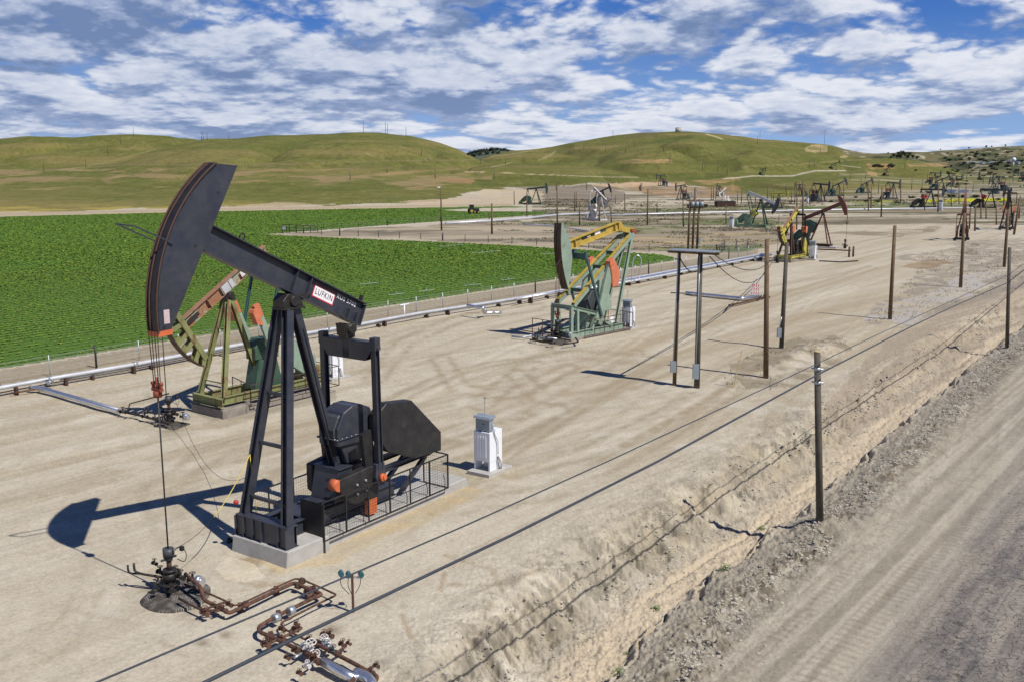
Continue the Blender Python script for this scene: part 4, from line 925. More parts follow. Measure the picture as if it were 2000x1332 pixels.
def black_unit_site():
    r = empty('concrete_pad', O1, AZ1, 'pale new concrete pad under the large black pumpjack', 'pad', 'pads under the pumpjacks')
    c = MB(); c.prism([(3.02, 0.0), (3.10, 0.50), (4.82, 0.50), (4.86, -0.05), (3.02, -0.05)], -1.46, 1.06); c.build('front_block', M['conc'], r, 0.03)
    c = MB(); c.prism([(4.87, -0.05), (4.84, 0.34), (12.2, 0.34), (12.35, -0.05)], -1.28, 1.0); c.build('slab', M['conc'], r, 0.03)
    f = empty('safety_cage', O1, AZ1, 'black wire mesh safety cage round the crank side of the large black pumpjack', 'safety fence', 'safety fences round the pumpjacks')
    sheet_fence(f, [(4.55, -1.45, 0), (10.85, -1.45, 0)], 0.36, 1.62, M['guard']); sheet_fence(f, [(10.85, -1.44, 0), (10.85, -0.3, 0)], 0.36, 1.62, M['guard']); sheet_fence(f, [(3.7, 1.25, 0), (10.2, 1.25, 0)], 0.36, 1.55, M['guard'])
    p = MB(); p.box((4.56, -0.95, 0.98), (0.015, 0.92, 1.22)); p.build('front_panel', M['guard'], f)
    p = MB(); p.bar((4.55, -1.52, 0.0), (4.55, -1.52, 1.6), 0.035, 0.035)
    for s_ in (5.2, 6.3, 7.4, 8.5, 9.6, 10.6): p.tube([(s_, -1.43, 0.95), (s_ + 0.25, -1.30, 0.6), (s_ + 0.27, -1.28, 0.345)], 0.014, 5)
    each(p, 'stay', M['guard'], f)


black_unit(); black_unit_site()


# ======================= generic conventional unit =======================
def conventional(name_loc, deg, label, S, P, group='pumpjacks of the oil field'):
    """P: pivot (s,z), ang beam angle (head up +), R arc radius, half arc, beam rear length, beam height, materials"""
    r = empty('pumpjack', name_loc, deg, label, 'pumpjack', group, S)
    px_, pz = P['pv']; R = P.get('R', px_); an = P['ang']; ha = P.get('ha', 28); a = math.radians(an); bd = Vector((math.cos(a), 0, -math.sin(a))); bn = Vector((math.sin(a), 0, math.cos(a)))
    m = P['m']; hw = P.get('hw', 0.17); hd = P.get('hd', 0.35)
    head, outer = head_parts(r, (px_, pz), R, an - ha, an + ha, hd, hd, hw, m['head'], m.get('face', M['facebrown']), m.get('lip'), P.get('open', False))
    PV = Vector((px_, 0, pz)); H = P.get('bh', 0.55); C0 = PV + bn * (H / 2 + 0.1); p = C0 - bd * (R - hd) * math.cos(math.radians(ha)) * 1.02; q = C0 + bd * P['rear']
    b = MB(); b.ibeam(p, q, 0.28, H, 0.035, bn)
    for k in (-1.2, -0.25, 0.25, P['rear'] - 0.35):
        for t in (-0.1, 0.1): b.bar(C0 + bd * k - bn * (H / 2 - .04) + Vector((0, t, 0)), C0 + bd * k + bn * (H / 2 - .04) + Vector((0, t, 0)), 0.16, 0.03, bd)
    beam = b.build('walking_beam', m['beam'], r)
    if 'top' in m:
        b = MB(); b.bar(p + bn * (H / 2 + .012), q + bn * (H / 2 + .012), 0.30, 0.02, bn); b.build('top_flange', m['top'], beam)
    if 'patch' in P:
        for k, w, h_, mt in P['patch']:
            b = MB(); c = C0 + bd * k
            for t in (-0.145, 0.145): b.bar(c - bd * w / 2 + Vector((0, t, 0)), c + bd * w / 2 + Vector((0, t, 0)), 0.012, h_, bn)
            b.build('painted_plate', M[mt], beam)
    s = MB(); s.prism([(px_ - .3, pz - .28), (px_ + .3, pz - .28), (px_ + .2, pz + .08), (px_ - .2, pz + .08)], -0.17, 0.17); s.cyl((px_, -0.26, pz - .08), (px_, 0.26, pz - .08), 0.12, 12); s.build('saddle_bearing', M['iron'], r)
    bz = P.get('bz', 0.75); lb = P.get('lb', 1.45); lw = P.get('lw', 0.85); T = pz - 0.28; ws = P.get('ws', 0.2); xr = P.get('xr', px_ + 1.7); zr = P.get('zr', bz)
    for t in (-lw, lw): MB().ibeam((px_ - lb, t, bz), (px_ - 0.15, t * 0.18, T), ws, ws, 0.025, (0, 1, 0)).build('samson_post_leg', m['legs'], r)
    for t in ((-0.25, 0.25) if P.get('two_rear') else (0,)): MB().ibeam((xr, t, zr), (px_ + 0.15, t * 0.3, T), ws, ws, 0.025, (0, 1, 0)).build('samson_post_leg', m['legs'], r)
    c = MB(); nR = P.get('rungs', 3)
    for i in range(nR):
        f = (i + 0.5) / (nR + 0.6); x = px_ - lb + (lb - 0.15) * f; z = bz + (T - bz) * f; w = lw * (1 - f * 0.82); c.bar((x, -w, z), (x, w, z), 0.05, 0.05)
    each(c, 'cross_brace', m['legs'], r)
    # drive end
    tb = C0 + bd * (P['rear'] - 0.25) - bn * (H / 2 + 0.15); te = P.get('te', 0.95); sh = Vector(P.get('shaft', (tb.x, 0, 2.4)))
    ca = P.get('crank', -90); pl = P.get('pin', 1.0); d = Vector((math.cos(math.radians(ca)), 0, math.sin(math.radians(ca)))); pin = sh + d * pl
    q_ = MB(); q_.box((tb.x, 0, tb.z - 0.25), (0.25, te * 2, 0.28)); q_.box((tb.x, 0, tb.z), (0.25, 0.3, 0.3)); q_.build('equaliser', m.get('eq', m['beam']), r)
    for t in (-te - 0.05, te + 0.05):
        MB().ibeam((tb.x, t, tb.z - 0.2), (pin.x, t, pin.z), 0.12, 0.12, 0.02, (1, 0, 0)).build('pitman_arm', m.get('pit', m['legs']), r)
        crank_set(r, (sh.x, 0, sh.z), pl, ca, t * 0.82, P.get('cw', [(0.7, 1.9, 0.2, 0.62), (0.7, 1.9, -0.2, -0.62)]), (m.get('crank', m['legs']), m.get('cw', m['legs'])), P.get('cwid', 0.45), P.get('clen', 2.0), m.get('tip'))
    g = MB(); g.prism([(sh.x - .75, sh.z - .45), (sh.x - .75, sh.z + .15), (sh.x - .4, sh.z + .6), (sh.x + .3, sh.z + .6), (sh.x + .75, sh.z + .15), (sh.x + .75, sh.z - .45)], -0.38, 0.38); g.build('gear_box', m['gear'], r, 0.03)
    g = MB(); g.prism([(sh.x - .9, bz - .1), (sh.x - .55, sh.z - .46), (sh.x + .55, sh.z - .46), (sh.x + .9, bz - .1)], -0.42, 0.42); g.build('pedestal', m.get('ped', m['gear']), r, 0.01)
    gx = P.get('guard', (sh.x + 0.6, sh.z + .75, 2.6, 1.0)); gu = MB(); x0, z0, ln, dr = gx
    gu.prism([(x0, z0), (x0 + ln * .45, z0 - .05), (x0 + ln, z0 - dr), (x0 + ln, z0 - dr - .75), (x0 + ln * .55, z0 - dr - .75), (x0, z0 - 1.0)], -0.78, -0.52); gu.build('belt_guard', m.get('guard', m['gear']), r, 0.02)
    k = MB(); xe = P.get('xe', x0 + ln + .4)
    for t in (-lw * .85, lw * .85): k.ibeam((px_ - lb - .3, t, bz - .2), (xe, t, bz - .2), 0.2, 0.38, 0.025)
    k.ibeam((px_ - lb - .28, -lw - .25, bz - .2), (px_ - lb - .28, lw + .25, bz - .2), 0.24, 0.42, 0.025); k.box(((x0 + ln), -0.1, bz + .25), (1.0, 0.9, 0.5)); k.build('skid_base', m['base'], r)
    mo = MB(); mo.cyl((x0 + ln - .2, -0.5, z0 - dr - .35), (x0 + ln - .2, 0.2, z0 - dr - .35), 0.26, 14); mo.build('electric_motor', m['gear'], r)
    zt = outer[0][1] if an - ha < 0 else pz + R * math.sin(0)
    zt = pz + R * math.sin(math.radians(max(an - ha, -89))) if an + ha > 0 else pz + R * math.sin(math.radians(an + ha)); x0_ = px_ - R
    zb = min(zt, pz) - P.get('rope', 0.9)
    bridle(r, min(zt, pz), max(zb, 1.6), hw * .8, M['steelwire'], m.get('bar', M['redrust']), x0_, 1.0)
    return r


# green and rust unit behind the black one
O2 = G(332, 828)
pj2 = conventional(O2, 53, 'green and rust pumpjack behind the big black one, its beam tail raised high', 1.0, dict(
    pv=(3.65, 5.75), R=3.75, ang=-32, ha=30, hd=0.42, rear=3.1, bh=0.55, bz=0.95, lb=1.25, lw=0.92, ws=0.22, xr=5.25, zr=1.2, open=True, hw=0.20, shaft=(5.55, 0, 2.75), crank=112, pin=0.9, clen=2.6, te=1.0, guard=(6.4, 3.0, 2.0, 1.0), two_rear=False,
    patch=[(-2.3, 0.75, 0.2, 'guard'), (0.1, 0.8, 0.44, 'pipe_pale'), (1.5, 0.9, 0.3, 'cream')], cw=[(1.55, 2.5, 0.12, 0.42)], rope=0.5,
    m=dict(head=M['olive'], beam=M['faded'], top=M['rustpink'], legs=M['olive'], gear=M['moss'], base=M['olive'], crank=M['mint'], cw=M['salmon'], tip=M['salmon'], eq=M['moss'], guard=M['mint'], pit=M['teal'], ped=M['moss'])))


def pad_and_fence(loc, deg, pad, fence, lab, old=True, zf=(0.35, 1.4)):
    r = empty('concrete_pad', loc, deg, lab[0], 'pad', 'pads under the pumpjacks'); c = MB(); x0, x1, y0, y1, h = pad
    c.prism([(x0, -0.05), (x0, h), (x0 + 1.9, h), (x0 + 1.9, -0.05)], y0, y1); c.build('front_block', M['conc_old' if old else 'conc'], r, 0.02)
    c = MB(); c.prism([(x0 + 1.92, -0.05), (x0 + 1.92, h * .6), (x1, h * .6), (x1, -0.05)], y0 + .1, y1 - .1); c.build('slab', M['conc_old' if old else 'conc'], r, 0.02)
    f = empty('safety_fence', loc, deg, lab[1], 'safety fence', 'safety fences round the pumpjacks')
    sheet_fence(f, fence, zf[0], zf[1], M['rustd'], 1.2, 0.25, True, 0.022)


pad_and_fence(O2, 53, (2.05, 8.6, -1.25, 1.25, 0.42), [(4.3, 0.9, 0), (3.6, -1.4, 0), (9.4, -1.4, 0), (9.4, 0.8, 0)],
              ('dark stained concrete pad under the green and rust pumpjack', 'thin rusty railing round the base of the green and rust pumpjack'))


# ======================= front mounted green and yellow unit, middle distance =======================
def green_yellow_unit():
    O = G(1088, 664); dg = 46; r = empty('pumpjack', O, dg, 'mint green and yellow pumpjack with its pivot at the rear, in the middle distance', 'pumpjack', 'pumpjacks of the oil field')
    Mi, Y_, Te = M['mint'], M['yellow'], M['teal']; pv = (8.05, 7.05); R = 8.1
    head, outer = head_parts(r, pv, R, -26.5, 7.0, 0.22, 0.25, 0.27, Mi, M['facebrown'], M['facebrown'])
    # the head is thick in its middle: a second cheek plate reaching the beam
    A = np.linspace(-26.5, 7.0, 12); o_ = [(pv[0] - (R - .04) * math.cos(math.radians(a)), pv[1] + (R - .04) * math.sin(math.radians(a))) for a in A]
    c = MB(); c.prism(o_ + [(0.95, 7.0), (1.12, 6.4), (1.25, 5.6), (1.05, 4.2)], -0.255, 0.255); c.build('head_cheek', Mi, head, 0.01)
    b = MB(); p, q, t_ = Vector((1.0, 0, 6.42)), Vector((6.6, 0, 7.55)), Vector((8.3, 0, 7.25))
    d = (q - p).normalized(); up = Vector((-d.z, 0, d.x)); b.ibeam(p, q, 0.34, 0.62, 0.04, up); b.prism([(6.5, 7.85), (6.6, 7.2), (7.6, 7.0), (8.35, 6.95), (8.45, 7.3), (7.2, 7.45), (6.75, 7.86)], -0.13, 0.13)
    for k in (0.7, 5.2):
        for t in (-0.11, 0.11): b.bar(p + d * k - up * .27 + Vector((0, t, 0)), p + d * k + up * .27 + Vector((0, t, 0)), 0.12, 0.04, d)
    beam = b.build('walking_beam', Y_, r)
    b = MB(); b.bar(p + up * .322, q + up * .322, 0.36, 0.02, up); b.build('top_flange', M['yellow'], beam)
    for k0, w, mt in ((1.9, 0.7, 'guard'), (2.3, 0.35, 'pipe_pale'), (2.75, 0.4, 'guard'), (3.3, 0.6, 'decal_white'), (3.95, 0.6, 'moss')):
        b = MB(); b.bar(p + d * (k0 - w / 2) + up * 0.1 + Vector((0, -0.03 - .004 * (mt != 'guard'), 0)), p + d * (k0 + w / 2) + up * 0.1 + Vector((0, -0.03 - .004 * (mt != 'guard'), 0)), 0.012, 0.2 if mt != 'pipe_pale' else .1, up); b.build('painted_plate', M[mt], beam)
    s = MB(); s.cyl((8.1, -0.5, 7.05), (8.1, 0.5, 7.05), 0.16, 12); s.box((8.15, 0, 7.05), (0.5, 0.5, 0.4)); s.build('rear_bearing', M['redrust'], r)
    for t in (-0.78, 0.78):
        l = MB(); l.ibeam((0.75, t, 2.35), (7.85, t * 0.5, 6.95), 0.26, 0.30, 0.03, (0, 1, 0)); lo = l.build('samson_post_leg', Mi, r)
        l = MB(); l.bar((0.75, t, 2.56), (7.3, t * .55, 6.83), 0.27, 0.03, (-0.55, 0, 0.83)); l.build('leg_top_flange', Y_, lo)
    for t in (-0.62, 0.62): MB().ibeam((5.75, t, 0.55), (8.0, t * .35, 6.95), 0.20, 0.22, 0.025, (0, 1, 0)).build('rear_post_leg', Mi, r)
    x = MB()
    for f in (0.2, 0.52, 0.72): X = 0.75 + 7.1 * f; Z = 2.35 + 4.6 * f; w = 0.78 * (1 - .5 * f); x.box((X, 0, Z), (0.25, 2 * w, 0.22))
    x.tube([(7.6, 0.3, 6.2), (5.9, 0.6, 3.2), (5.8, 0.6, 0.9)], 0.03, 5); x.bar((5.9, -0.6, 3.5), (6.9, 0.4, 5.0), 0.06, 0.06); each(x, 'cross_brace', M['moss'], r)
    # raised front frame
    f = MB()
    for t in (-0.85, 0.85):
        f.ibeam((0.45, t, 2.30), (3.35, t, 1.55), 0.2, 0.26, 0.02); f.bar((0.5, t, 0.5), (0.5, t, 2.3), 0.2, 0.24); f.bar((1.15, t, 0.5), (1.1, t, 2.1), 0.22, 0.2); f.bar((2.7, t, 0.5), (3.2, t, 1.5), 0.22, 0.22)
    f.ibeam((0.45, -0.95, 2.3), (0.45, 0.95, 2.3), 0.22, 0.28, 0.02); f.build('front_frame', Mi, r)
    # equaliser near the head, long pitmans, cranks
    e = MB(); e.box((1.65, 0, 5.72), (0.26, 2.3, 0.42)); e.box((1.65, 0, 6.02), (0.3, 0.36, 0.3)); e.build('equaliser', Te, r)
    for t in (-1.12, 1.12): pt = MB(); pt.bar((1.65, t, 5.85), (3.5, t, 1.35), 0.12, 0.15, (1, 0, 0)); pt.box((1.65, t, 5.8), (0.24, 0.16, 0.5)); pt.build('pitman_arm', Te, r)
    for t, sg in ((-0.92, -1), (0.92, 1)):
        cr = MB(); cr.prism([(2.95, 1.2), (3.5, 1.0), (3.95, 1.4), (5.05, 4.95), (4.35, 5.15), (3.5, 2.6)], t - 0.1, t + 0.1); c_ = cr.build('crank', Mi, r, 0.01)
        w = MB(); w.prism([(4.35, 5.12), (4.9, 5.3), (5.35, 4.7), (5.55, 3.9), (5.3, 3.35), (4.7, 3.3), (4.6, 4.1)], t - 0.2, t + 0.2); w.build('counterweight', M['salmon'] if sg < 0 else M['mint'], c_, 0.05)
        if True: w = MB(); w.prism([(4.3, 5.2), (4.7, 5.42), (4.8, 5.0), (4.3, 4.9)], t - 0.22, t + 0.22); w.build('counterweight_tip', M['salmon'], c_)
    g = MB(); g.prism([(2.6, 1.6), (2.6, 2.5), (3.1, 3.1), (3.9, 3.2), (4.3, 2.6), (4.3, 1.6)], -0.5, 0.5); g.build('gear_box', M['slate'], r, 0.03)
    g = MB(); g.prism([(2.5, 0.6), (2.7, 1.6), (4.3, 1.6), (4.6, 0.6)], -0.5, 0.5); g.build('pedestal', Mi, r)
    g = MB(); g.prism([(3.6, 3.9), (4.25, 3.9), (5.05, 2.2), (5.0, 1.65), (4.3, 1.65), (3.6, 2.7)], -0.78, -0.55); g.build('belt_guard', Mi, r, 0.02)
    g = MB(); g.cyl((4.7, -0.45, 2.1), (4.7, 0.25, 2.1), 0.28, 14); g.box((4.7, -0.1, 1.75), (0.8, 0.9, 0.08)); g.bar((4.4, -0.6, 0.6), (4.6, -0.6, 1.7), 0.1, 0.1); g.bar((5.1, 0.4, 0.6), (5.0, 0.4, 1.7), 0.1, 0.1); g.build('electric_motor', M['slate'], r)
    k = MB()
    for t in (-0.85, 0.85): k.ibeam((0.3, t, 0.38), (6.3, t, 0.38), 0.22, 0.4, 0.025)
    for s_ in (0.35, 2.5, 4.5, 6.2): k.ibeam((s_, -0.75, 0.38), (s_, 0.75, 0.38), 0.2, 0.36, 0.025)
    k.bar((3.4, -0.9, 1.35), (4.9, -0.95, 0.6), 0.1, 0.25); k.build('skid_base', Mi, r)
    pn = MB(); pn.box((4.9, -0.98, 0.95), (0.55, 0.02, 0.42), 0); pn.build('notice_board', M['decal_white'], r)
    bridle(r, 6.6, 1.75, 0.22, M['steelwire'], M['redrust'], 0.0, 0.9)
    rg = MB(); rg.tube([(0.0, -0.28, 5.6), (-0.55, -0.28, 5.15), (-0.45, 0.25, 5.15), (0.05, 0.25, 5.5)], 0.02, 5); rg.build('rope_guide', M['rustd'], head)
    r2 = empty('concrete_pad', O, dg, 'low cracked concrete pad under the mint green and yellow pumpjack', 'pad', 'pads under the pumpjacks')
    MB().prism([(0.1, -0.05), (0.1, 0.18), (6.9, 0.18), (6.9, -0.05)], -1.15, 1.1).build('slab', M['conc_old'], r2, 0.02)
    f = empty('safety_fence', O, dg, 'rusty railing round the mint green and yellow pumpjack', 'safety fence', 'safety fences round the pumpjacks')
    sheet_fence(f, [(-0.9, 1.5, 0), (-0.9, -0.4, 0)], 0.1, 1.45, M['rustd'], 0.9, 0.3, False); sheet_fence(f, [(1.5, -1.25, 0), (6.9, -1.25, 0), (6.9, 1.0, 0)], 0.2, 1.3, M['rustd'], 1.0, 0.25, True, 0.022)
    return r, O, dg


pj3, O3, AZ3 = green_yellow_unit()
# ======================= pumping units farther back =======================
O4 = G(1518, 514)
conventional(O4, 47, 'yellow pumpjack with salmon counterweights behind the tall poles', 1.0, dict(
    pv=(2.95, 4.75), R=3.05, ang=-36, ha=30, hd=0.4, rear=2.4, bh=0.5, bz=0.8, lb=1.15, lw=0.85, ws=0.22, xr=4.2, zr=0.9, open=True, hw=0.2, shaft=(4.9, 0, 1.9), crank=80, pin=1.0, clen=2.3, te=0.95, guard=(4.9, 2.9, 1.6, 1.4), rope=0.4,
    cw=[(1.5, 2.4, 0.0, 0.35), (1.5, 2.4, -0.0, -0.3)],
    m=dict(head=M['lemon'], beam=M['lemon'], top=M['rustpink'], legs=M['rustd'], gear=M['iron'], base=M['lemon'], crank=M['rustd'], cw=M['salmon'], eq=M['iron'], guard=M['lemon'], ped=M['iron'], pit=M['iron'])))
pad_and_fence(O4, 47, (1.3, 6.6, -1.2, 1.2, 0.3), [(3.2, -1.3, 0), (6.9, -1.3, 0), (6.9, 1.2, 0)],
              ('sandy concrete pad under the yellow pumpjack', 'thin railing beside the yellow pumpjack behind the tall poles'), zf=(0.25, 1.2))
O5 = G(1650, 486)
conventional(O5, 148, 'brown pumpjack facing right beyond the yellow one, its head raised', 0.86, dict(
    pv=(3.9, 5.7), R=4.0, ang=24, ha=27, hd=0.42, rear=3.5, bh=0.6, bz=0.6, lb=1.3, lw=1.0, ws=0.18, xr=5.9, two_rear=True, hw=0.22, shaft=(6.6, 0, 2.2), crank=115, pin=0.9, clen=2.3, guard=(7.0, 2.9, 2.2, 1.2), rope=1.3, rungs=4,
    cw=[(0.2, 2.3, 0.1, 0.95), (0.2, 2.3, -0.1, -0.95)],
    m=dict(head=M['oxide'], beam=M['oxide'], face=M['oxide'], legs=M['oxide'], gear=M['bottle'], base=M['rustd'], crank=M['bottle'], cw=M['bottle'], eq=M['rustd'], pit=M['oxide'], bar=M['iron'])))
r5 = empty('concrete_pad', O5, 148, 'pale narrow concrete pad under the brown pumpjack', 'pad', 'pads under the pumpjacks')
MB().prism([(1.0, -.05), (1.0, 0.22), (8.0, 0.22), (8.0, -.05)], -1.1, 1.1).build('slab', M['conc'], r5)


def far_unit(px, py, deg, S, label, ang, cols, zp=5.0, dist=None, crank=-90, **kw):
    c = on_ground(px, py) if dist is None else dist; d = Vector((math.cos(math.radians(deg)), math.sin(math.radians(deg)), 0)); o = c - d * 3.8 * S; o.z = c.z
    m = dict(head=M[cols[0]], beam=M[cols[1]], legs=M[cols[2]], gear=M[cols[3]], base=M[cols[3]], crank=M[cols[3]], cw=M[cols[4]], eq=M[cols[2]], face=M[cols[0]])
    P = dict(pv=(3.6, zp), R=3.7, ang=ang, ha=28, hd=0.4, rear=3.0, bh=0.5, bz=0.6, lb=1.25, lw=0.95, ws=0.22, xr=5.2, shaft=(5.9, 0, 2.1), crank=crank, pin=0.9, clen=1.9, guard=(6.3, 2.8, 2.3, 1.2), rope=0.9, m=m); P.update(kw)
    return conventional(o, deg, label, S, P)


def again(src, px, py, deg, S, label):
    c = on_ground(px, py); d = Vector((math.cos(math.radians(deg)), math.sin(math.radians(deg)), 0)); o = copy_tree(src); l = c - d * 3.8 * S; l.z = c.z - 0.05
    o.location = l; o.rotation_euler = (0, 0, math.radians(deg)); o.scale = (S,) * 3; o['label'] = label; return o


wh = far_unit(1170, 432, 122, 0.88, 'white pumpjack facing right beside the scrub lot, its head lowered', -30, ['cream', 'cream', 'cream', 'cream', 'cream'], zp=6.0, crank=60)
gr = far_unit(1482, 446, 150, 0.95, 'green pumpjack with a pale sloping beam facing right in front of the green strip', -22, ['slate', 'pipe_pale', 'moss', 'ltgreen', 'lemon'], zp=5.6, crank=140)
bk = far_unit(1600, 396, 128, 0.95, 'dark pumpjack with a red gear box on the gravel right of the white one', -4, ['slate', 'slate', 'slate', 'slate', 'oxide'], zp=5.6, crank=100)
db = far_unit(1878, 470, 66, 0.92, 'orange brown pumpjack seen end on beside the tall roadside pole', 22, ['oxide', 'oxide', 'oxide', 'iron', 'iron'], zp=5.6, crank=-90)
rd = far_unit(1815, 408, 172, 0.95, 'dark pumpjack with red counterweights beside the bright yellow strip', 0, ['slate', 'slate', 'iron', 'iron', 'red'], zp=5.0, crank=110)
tl = far_unit(1636, 384, 190, 0.9, 'teal grey pumpjack facing right with its beam raised high, below the winding hill road', 22, ['slate', 'slate', 'slate', 'teal', 'slate'], zp=4.6)
by = far_unit(1966, 449, 60, 1.05, 'black pumpjack with salmon counterweights among the poles near the right edge', -12, ['iron', 'iron', 'rustd', 'slate', 'salmon'], zp=6.0, crank=70)
gn = far_unit(1046, 401, 165, 0.95, 'dark green pumpjack at the foot of the pale terraced bank', 6, ['moss', 'moss', 'moss', 'moss', 'slate'], zp=4.8)
ye = far_unit(1519, 408, 168, 0.75, 'small pumpjack with a level lemon yellow beam', 2, ['lemon', 'lemon', 'slate', 'slate', 'slate'], zp=5.0)
again(wh, 1412, 398, 42, 0.62, 'small white pumpjack standing behind the rusty brown container')
again(bk, 1291, 364, 35, 0.85, 'small black pumpjack on the pale pink cut at the foot of the hill')
again(bk, 1330, 391, 40, 0.80, 'dark pumpjack below the pale pink cut')
again(tl, 1176, 400, 140, 0.85, 'dark pumpjack just behind the white pumpjack by the scrub lot')
again(gn, 1404, 384, 60, 0.7, 'yellowish green pumpjack above the small white one')
again(wh, 1359, 388, 150, 0.45, 'tiny pale pumpjack above the three transformers')
again(bk, 1742, 390, 205, 0.95, 'black pumpjack with its head up to the right of the teal one')
again(tl, 1691, 378, 200, 0.85, 'grey pumpjack between the teal one and the black one')
again(gn, 1489, 343, 120, 0.75, 'tiny pumpjack beside the lower bend of the winding hill road')
again(tl, 1630, 333, 160, 0.95, 'tiny green pumpjack at the upper end of the winding hill road')
again(db, 1731, 344, 110, 0.8, 'tiny reddish pumpjack standing below the dark bushes on the hill')
again(bk, 1824, 362, 195, 1.0, 'small dark pumpjack on the low rise above the yellow strip')
again(tl, 1838, 372, 170, 0.95, 'small dark pumpjack just under the one on the low rise')
again(bk, 1866, 366, 185, 0.9, 'small grey pumpjack left of the crowded group near the right edge')
again(rd, 1932, 408, 160, 0.95, 'black pumpjack at the right end of the bright yellow strip')
again(bk, 1950, 374, 20, 1.05, 'black pumpjack with a lowered head behind the yellow strip')
again(tl, 1938, 380, 40, 0.95, 'grey pumpjack in the crowded group behind the yellow strip')
again(gn, 1912, 352, 60, 1.0, 'farthest small pumpjack below the white water tower hill')
again(bk, 1994, 356, 30, 1.0, 'tiny dark pumpjack cut by the right edge of the frame')
again(tl, 1589, 392, 30, 0.55, 'small grey pumpjack just left of the one with a red gear box')
again(bk, 1562, 384, 30, 0.7, 'small pumpjack in front of the hill foot left of the dark group')


# ======================= wellheads and flow lines =======================
def valve(parent, c, axis, s, mat, wheel=True, up=(0, 0, 1)):
    c = Vector(c); a = Vector(axis).normalized(); u = Vector(up); m = MB(); s *= 0.84
    m.cyl(c - a * s * 1.1, c + a * s * 1.1, s * 0.42, 10); m.blob(c, s * 0.62, 8, 6)
    for k in (-1, 1): m.cyl(c + a * s * (k * 1.15 - 0.1), c + a * s * (k * 1.15 + 0.1), s * 0.75, 12)
    m.cyl(c, c + u * s * 1.35, s * 0.3, 8); v = m.build('valve', mat, parent)
    if wheel:
        w = MB(); w.ring(c + u * s * 1.75, s * 0.72, s * 0.09, u, 14, 5); n = u.orthogonal().normalized(); w.cyl(c + u * s * 1.3, c + u * s * 1.8, s * .1, 6); w.bar(c + u * s * 1.75 - n * s * .7, c + u * s * 1.75 + n * s * .7, s * .12, s * .08); k = u.cross(n); w.bar(c + u * s * 1.75 - k * s * .7, c + u * s * 1.75 + k * s * .7, s * .12, s * .08); w.build('handwheel', mat, v)
    return v


def flange(m, c, axis, r, t=0.05): a = Vector(axis).normalized(); c = Vector(c); m.cyl(c - a * t, c + a * t, r, 12)


def wellhead(loc, deg, label, S=1.0, mats=('iron', 'iron'), rich=True):
    r = empty('wellhead', loc, deg, label, 'wellhead', 'wellheads', S); I = M[mats[0]]
    m = MB(); m.cyl((0, 0, -0.1), (0, 0, 0.25), 0.20, 14); m.cyl((0, 0, 0.25), (0, 0, 0.31), 0.27, 14); m.build('casing_head', I, r)
    m = MB(); m.cyl((0, 0, 0.32), (0, 0, 0.62), 0.13, 12); m.blob((0, 0, 0.5), (0.22, 0.2, 0.17), 10, 6); m.cyl((0, 0, 0.64), (0, 0, 0.72), 0.19, 12); m.build('tubing_head', I, r)
    m = MB(); m.cyl((0, 0, 0.72), (0, 0, 0.98), 0.07, 10); m.build('riser', M['rustd'], r)
    m = MB(); m.cyl((0, 0, 0.98), (0, 0, 1.10), 0.11, 12); m.cyl((0, 0, 1.10), (0, 0, 1.34), 0.155, 14); m.cyl((0.05, -0.17, 1.2), (0.05, -0.17, 1.36), 0.03, 6); m.bar((-0.25, 0, 1.04), (0.25, 0, 1.04), 0.05, 0.05); m.build('stuffing_box', M['slate'] if rich else I, r)
    spots = [((0.30, 0.15, 0.48), (1, .4, 0), 0.12), ((-0.32, 0.1, 0.40), (1, 0, 0), 0.12), ((0.12, -0.33, 0.52), (0, 1, 0), 0.13), ((-0.05, 0.36, 0.55), (0, 1, 0), 0.12)]
    if rich: spots += [((-0.55, -0.1, 0.30), (1, .2, 0), 0.10), ((0.42, -0.45, 0.36), (1, -1, 0), 0.14), ((0.0, 0.68, 0.72), (0, 1, 0), 0.09), ((-0.25, -0.4, 0.3), (1, 1, 0), 0.11), ((0.25, 0.45, 0.85), (0, 1, 0), 0.08)]
    for c, a, s in spots: valve(r, c, a, s, I)
    if rich:
        m = MB(); m.bend([(-0.1, 0.2, 0.45), (-0.35, 0.75, 0.5), (-0.45, 1.0, 0.55), (-0.45, 1.0, 0.8)], 0.035, 8); m.bend([(-0.1, 0.3, 0.45), (-0.3, 0.95, 0.45), (-0.55, 1.15, 0.5), (-0.55, 1.15, 0.75)], 0.03, 8); m.build('bleed_line', I, r)
        m = MB(); m.bend([(0.1, -0.1, 1.25), (0.2, -0.35, 1.45), (0.25, -0.5, 1.2), (0.2, -0.45, 0.95), (0.1, -0.25, 1.05)], 0.012, 6, 0.12); m.box((0.2, -0.35, 1.35), (0.1, 0.1, 0.12)); m.build('pressure_hose', I, r)
        m = MB(); m.cyl((0.35, -0.75, 0.42), (0.35, -0.9, 0.42), 0.17, 14); m.cyl((0.35, -0.9, 0.42), (0.35, -0.98, 0.42), 0.12, 12); m.build('choke_cap', M['cladding'], r)
    return r


wellhead(O1, AZ1, 'black oily wellhead with many handwheels under the large black pumpjack')
wellhead(O2, 53, 'rusty wellhead in front of the green and rust pumpjack', 1.0, ('iron', 'iron'))
wellhead(O3, AZ3, 'oily wellhead crowded under the head of the mint green pumpjack', 1.05, ('iron', 'iron'))
wellhead(O4, 47, 'thin dark wellhead left of the yellow pumpjack', 1.1, ('iron', 'iron'), False)
wellhead(O5, 148, 'small dark wellhead below the head of the brown pumpjack', 1.0, ('iron', 'iron'), False)


